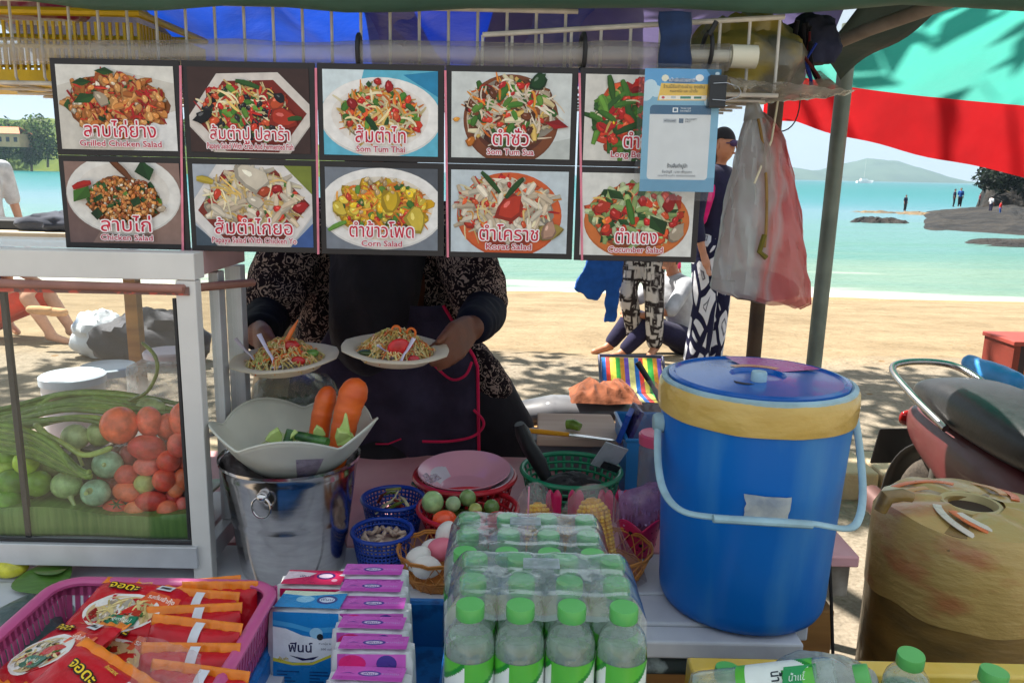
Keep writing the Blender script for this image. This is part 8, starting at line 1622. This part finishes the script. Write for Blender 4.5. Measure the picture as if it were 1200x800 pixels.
# ---- bolster, orange cloth, beach chair behind the cart
q = MB(); limb(q, [P(596, 486, 2.5), P(650, 474, 2.5), P(722, 474, 2.5)], [.06, .066, .058]); q.v = [V((p.x, p.y*1.0, P(650, 476, 2.5).z-.012+(p.z-P(650, 476, 2.5).z)*.62)) for p in q.v]; q.jitter(.006, 9); tag(q.build('grey_bolster', pm('grey vinyl', S(118, 118, 122), .35, .12, 6, col2=S(56, 56, 60), lo=.4, hi=.62, stretch=(.5, 1, 2))), 'grey and black vinyl bolster behind the cutting board', 'bolster')
q = MB(); b_ = P(660, 500, 2.5); q.box((b_.x, 2.52, (b_.z-.02)/2), (.46, .24, b_.z-.02)); tag(q.build('wooden_box', BOXWOOD, smooth=False, bevel=.006), 'wooden box under the grey bolster', 'box')
ORGCL = cmat('orange brown cloth', S(132, 78, 54), var=.4, bump=.006, bscale=30); q = MB(); c0_ = P(708, 457, 2.42)

def clf(u, v):
    a = (u-.5)*2; b = (v-.5)*2; r = max(abs(a), abs(b)); n_ = noise.noise(V((u*3.2+4, v*2.4, 1))); rd = 1-abs(noise.noise(V((u*6+2, v*4+u*3, 5))))*2.2
    return c0_+V((a*.105*(1+.2*noise.noise(V((v*3, 7, 0)))), b*.085*(1+.2*noise.noise(V((u*3, 2, 0)))), .022*max(0, 1-r**2.2)+.014*rd*(1-r**4)+.022*n_*(1-r**3)-.02*r**2))
q.grid(clf, 54, 44); tag(q.build('orange_cloth', ORGCL), 'crumpled orange cloth thrown over the end of the grey bolster', 'cloth')
p = P(742, 446, 4.9); gz = ground_z(p.x, 4.9); t = thing('beach_chair', 'low folding beach chair with rainbow striped fabric behind the caddy', 'beach chair', (p.x, 4.9, gz))
cols = [S(46, 110, 190), S(214, 70, 60), S(240, 220, 90), S(70, 180, 80), S(226, 150, 60), S(120, 90, 190), S(236, 226, 150)]
w2 = .19; q = MB(); q.grid(lambda u, v: (p.x-w2+2*w2*u, 4.82+.22*v, gz+.02+.185*v-.012*math.sin(pi*v)), 42, 8, colfn=lambda u, v: cols[int(u*13) % 7]); q.grid(lambda u, v: (p.x-w2+2*w2*u, 4.82-.3*v, gz+.03+.03*v), 42, 6, colfn=lambda u, v: cols[int(u*13) % 7]); q.build('striped_fabric', CLOTH, t, solid=.004)
q = MB(); 
for sx in (-1, 1): q.tube([(p.x+sx*(w2+.012), 4.5, gz+.07), (p.x+sx*(w2+.012), 4.82, gz+.02), (p.x+sx*(w2+.012), 5.05, gz+.215)], .010, 8)
q.tube([(p.x-w2-.012, 5.05, gz+.215), (p.x+w2+.012, 5.05, gz+.215)], .010, 8); q.build('frame', pm('dark steel tube', S(70, 70, 90), .4, metal=.4), t)
q = MB(); a, b = P(747, 424, 1.86), P(773, 466, 1.84); q.tube([a, a.lerp(b, .5), a.lerp(b, .7), b, b+(b-a)*.8], [.0075, .0068, .0052, .009, .007], 10); tag(q.build('black_tool', pm('black plastic', (.015, .015, .016), .35)), 'black tool sticking up from the blue caddy', 'tool')
# ---- scooter
wr = P(1090, 545, 2.8); hx, hy = 1.375, 2.36; fw = V((.10, -1, 0)).normalized(); rzs = math.atan2(fw.y, fw.x)
t = thing('motor_scooter', 'red motor scooter with black seat parked at the right edge', 'motor scooter', (hx, hy, 0), rz=rzs); t.scale = (.94, .94, .94)
RUB = pm('tyre rubber', S(74, 66, 58), .9, .3, 60, bump=.002, bscale=90); REDB = pm('red scooter paint', S(84, 34, 35), .42, .2, 6, coat=.15, bump=.0006, bscale=20); SEATM = pm('black seat vinyl', S(40, 40, 42), .38, .2, 30, bump=.0006, bscale=120); CHR = pm('dull chrome', S(176, 172, 170), .28, metal=1); DKP = pm('dark plastic', S(38, 36, 36), .6, .2, 20)
def wheel(x):
    q = MB(); q.lathe([(.20, -.035), (.235, -.047), (.262, -.042), (.278, -.022), (.282, 0), (.278, .022), (.262, .042), (.235, .047), (.20, .035)], 48, c=(x, 0, .282), M=Matrix.Rotation(pi/2, 3, 'X')); w_ = q.build('tyre', RUB, t, local=True)
    q = MB(); q.lathe([(.20, -.035), (.205, -.03), (.195, -.02), (.195, .02), (.205, .03), (.20, .035)], 40, c=(x, 0, .282), M=Matrix.Rotation(pi/2, 3, 'X')); q.lathe([(0, -.05), (.045, -.05), (.05, 0), (.045, .05), (0, .05)], 24, c=(x, 0, .282), M=Matrix.Rotation(pi/2, 3, 'X'))
    for k in range(5): g = 2*pi*k/5; q.tube([(x+.04*math.cos(g), 0, .282+.04*math.sin(g)), (x+.2*math.cos(g), 0, .282+.2*math.sin(g))], .016, 8)
    q.build('rim', pm('wheel rim', S(150, 146, 140), .4, metal=.6), w_, local=True)
wheel(0); wheel(1.22)
def loft(secs, mat, name, subd=1):
    q = MB(); n = 20; vs = []
    for (x, z, hw, hh, sq) in secs:
        for k in range(n):
            g = 2*pi*k/n; c_, s_ = math.cos(g), math.sin(g); vs.append(V((x, hw*abs(c_)**sq*(1 if c_ > 0 else -1), z+hh*abs(s_)**sq*(1 if s_ > 0 else -1))))
    m_ = len(secs); q.add(vs, [(i*n+k, i*n+(k+1) % n, (i+1)*n+(k+1) % n, (i+1)*n+k) for i in range(m_-1) for k in range(n)]+[tuple(range(n))[::-1], tuple((m_-1)*n+k for k in range(n))]); return q.build(name, mat, t, local=True, subd=subd)
loft([(-.20, .735, .05, .02, .8), (-.16, .745, .10, .045, .7), (.0, .76, .135, .075, .6), (.22, .745, .145, .08, .6), (.42, .72, .14, .07, .6), (.60, .72, .10, .045, .7), (.68, .715, .05, .03, .8)], SEATM, 'seat', 2)
loft([(-.27, .63, .03, .035, .8), (-.18, .625, .085, .07, .7), (.0, .60, .125, .10, .6), (.25, .56, .15, .13, .6), (.48, .50, .15, .17, .6), (.62, .45, .12, .16, .7), (.66, .44, .06, .1, .8)], REDB, 'rear_fairing', 2)
loft([(-.285, .605, .02, .02, .8), (-.272, .61, .06, .03, .7), (-.24, .625, .075, .035, .7)], pm('tail lamp', S(140, 20, 20), .1, coat=.5), 'tail_lamp', 1)
loft([(.55, .28, .11, .05, .6), (.75, .26, .13, .05, .6), (.95, .28, .12, .06, .6)], DKP, 'footboard', 1); loft([(.98, .3, .10, .06, .7), (1.0, .5, .15, .1, .7), (1.02, .7, .17, .1, .7), (1.05, .86, .13, .06, .7), (1.07, .95, .1, .05, .7)], REDB, 'front_shield', 1)
q = MB(); q.tube(spl([V(p_) for p_ in ((.12, .145, .70), (-.06, .15, .755), (-.22, .13, .80), (-.27, .06, .815), (-.27, -.06, .815), (-.22, -.13, .80), (-.06, -.15, .755), (.12, -.145, .70))]), .012, 10); q.build('grab_rail', CHR, t, local=True)
q = MB(); q.grid(lambda u, v: (.30*math.cos(pi*.55+u*1.75)*1.04, (v-.5)*.13, .282+.30*math.sin(pi*.55+u*1.75)*1.04), 14, 4); q.build('mudguard', DKP, t, local=True, solid=.006)
q = MB(); q.box((-.325, 0, .49), (.008, .2, .15), rot=(0, .25, 0)); q.build('plate_holder', DKP, t, local=True, smooth=False, bevel=.006)
q = MB()
for sy in (-1, 1): q.tube([(0, sy*.085, .282), (.04, sy*.1, .56)], .02, 12); q.tube([(0, sy*.075, .282), (.45, sy*.08, .3)], .025, 10)
q.build('shock_absorber', pm('grey steel', S(120, 116, 110), .4, metal=.6), t, local=True)
q = MB(); q.tube([(.5, -.12, .3), (.1, -.15, .3), (-.22, -.16, .34)], [.025, .05, .045], 14); q.build('exhaust', pm('exhaust heat shield', S(100, 70, 66), .4, metal=.3), t, local=True)
q = MB(); q.tube([(1.02, 0, .95), (1.22, 0, .3)], .025, 10); q.tube([(1.0, -.33, 1.03), (1.04, -.1, .99), (1.04, .1, .99), (1.0, .33, 1.03)], .014, 8); q.build('handlebar', DKP, t, local=True)
# things at the right edge
p = P(1186, 420, 3.9); t = thing('striped_bin', 'red, black and orange striped box at the far right edge', 'box', (p.x, 3.9, 0)); z1 = P(1186, 398, 3.9).z
q = MB(); cs_ = [S(120, 50, 40), S(50, 36, 40), S(200, 110, 50), S(60, 60, 50)]
for k in range(9): q.box((p.x-.06+.031*k, 3.9, z1*.5), (.031, .25, z1-.004), cs_[k % 4])
q.build('bin_body', VCM, t, smooth=False)
q = MB(); q.box((p.x+.065, 3.9, z1+.006), (.30, .27, .022)); q.build('lid', pm('red lid', S(150, 60, 50), .6), t, smooth=False, bevel=.004)
p = P(1165, 438, 3.1); q = MB(); limb(q, [P(1136, 425, 3.2), P(1160, 436, 3.1), P(1190, 447, 3.0)], [.035, .045, .04]); limb(q, [P(1162, 452, 3.1), P(1192, 452, 3.0)], [.028, .03]); q = fuse(q, .01); q.jitter(.006, 18); tag(q.build('blue_bag', pm('sky blue plastic', S(56, 140, 210), .4, .15, 9, bump=.004, bscale=20)), 'sky blue rolled bag behind the scooter seat at the right edge', 'bag')
q = MB(); a = P(1180, 470, 3.05); q.box((a.x+.06, 3.05, a.z/2), (.26, .3, a.z)); tag(q.build('yellow_crate', YCR, smooth=False, bevel=.01), 'yellow crate under the sky blue bag at the right edge', 'crate')
# ledge and dark cloth seen left of the menu board above the cabinet
a = P(-40, 271, 1.9); b = P(92, 271, 1.9); t = thing('side_shelf', 'beige side shelf behind the cabinet top at the left edge', 'shelf', ((a.x+b.x)/2, 1.95, 0))
q = MB(); zt_ = P(20, 272, 1.9).z; zb_ = P(20, 289, 1.9).z; q.box(((a.x+b.x)/2, 2.0, (zt_+zb_)/2), (b.x-a.x+.2, .2, zt_-zb_)); q.build('shelf_board', pm('beige board', S(196, 182, 156), .7, .1, 8), t, smooth=False, bevel=.003)
q = MB()
for sx in (-.25, .2): q.box(((a.x+b.x)/2+sx, 2.0, zb_/2), (.03, .03, zb_)); 
q.build('leg', BOXWOOD, t, smooth=False)
q = MB(); q.box((a.x+.0, 2.02, zt_+.012), (.5, .12, .022), S(60, 62, 66)); tag(q.build('dark_tray', VCM, smooth=False, bevel=.003), 'dark grey tray lying on the beige side shelf', 'tray')
lump('dark_cloth', 'dark grey folded cloth on the beige side shelf at the left', 'cloth', cmat('dark grey cloth', S(76, 80, 92)), (P(56, 265, 1.9).x, 1.98, zt_), (.11, .06, .026), 61)
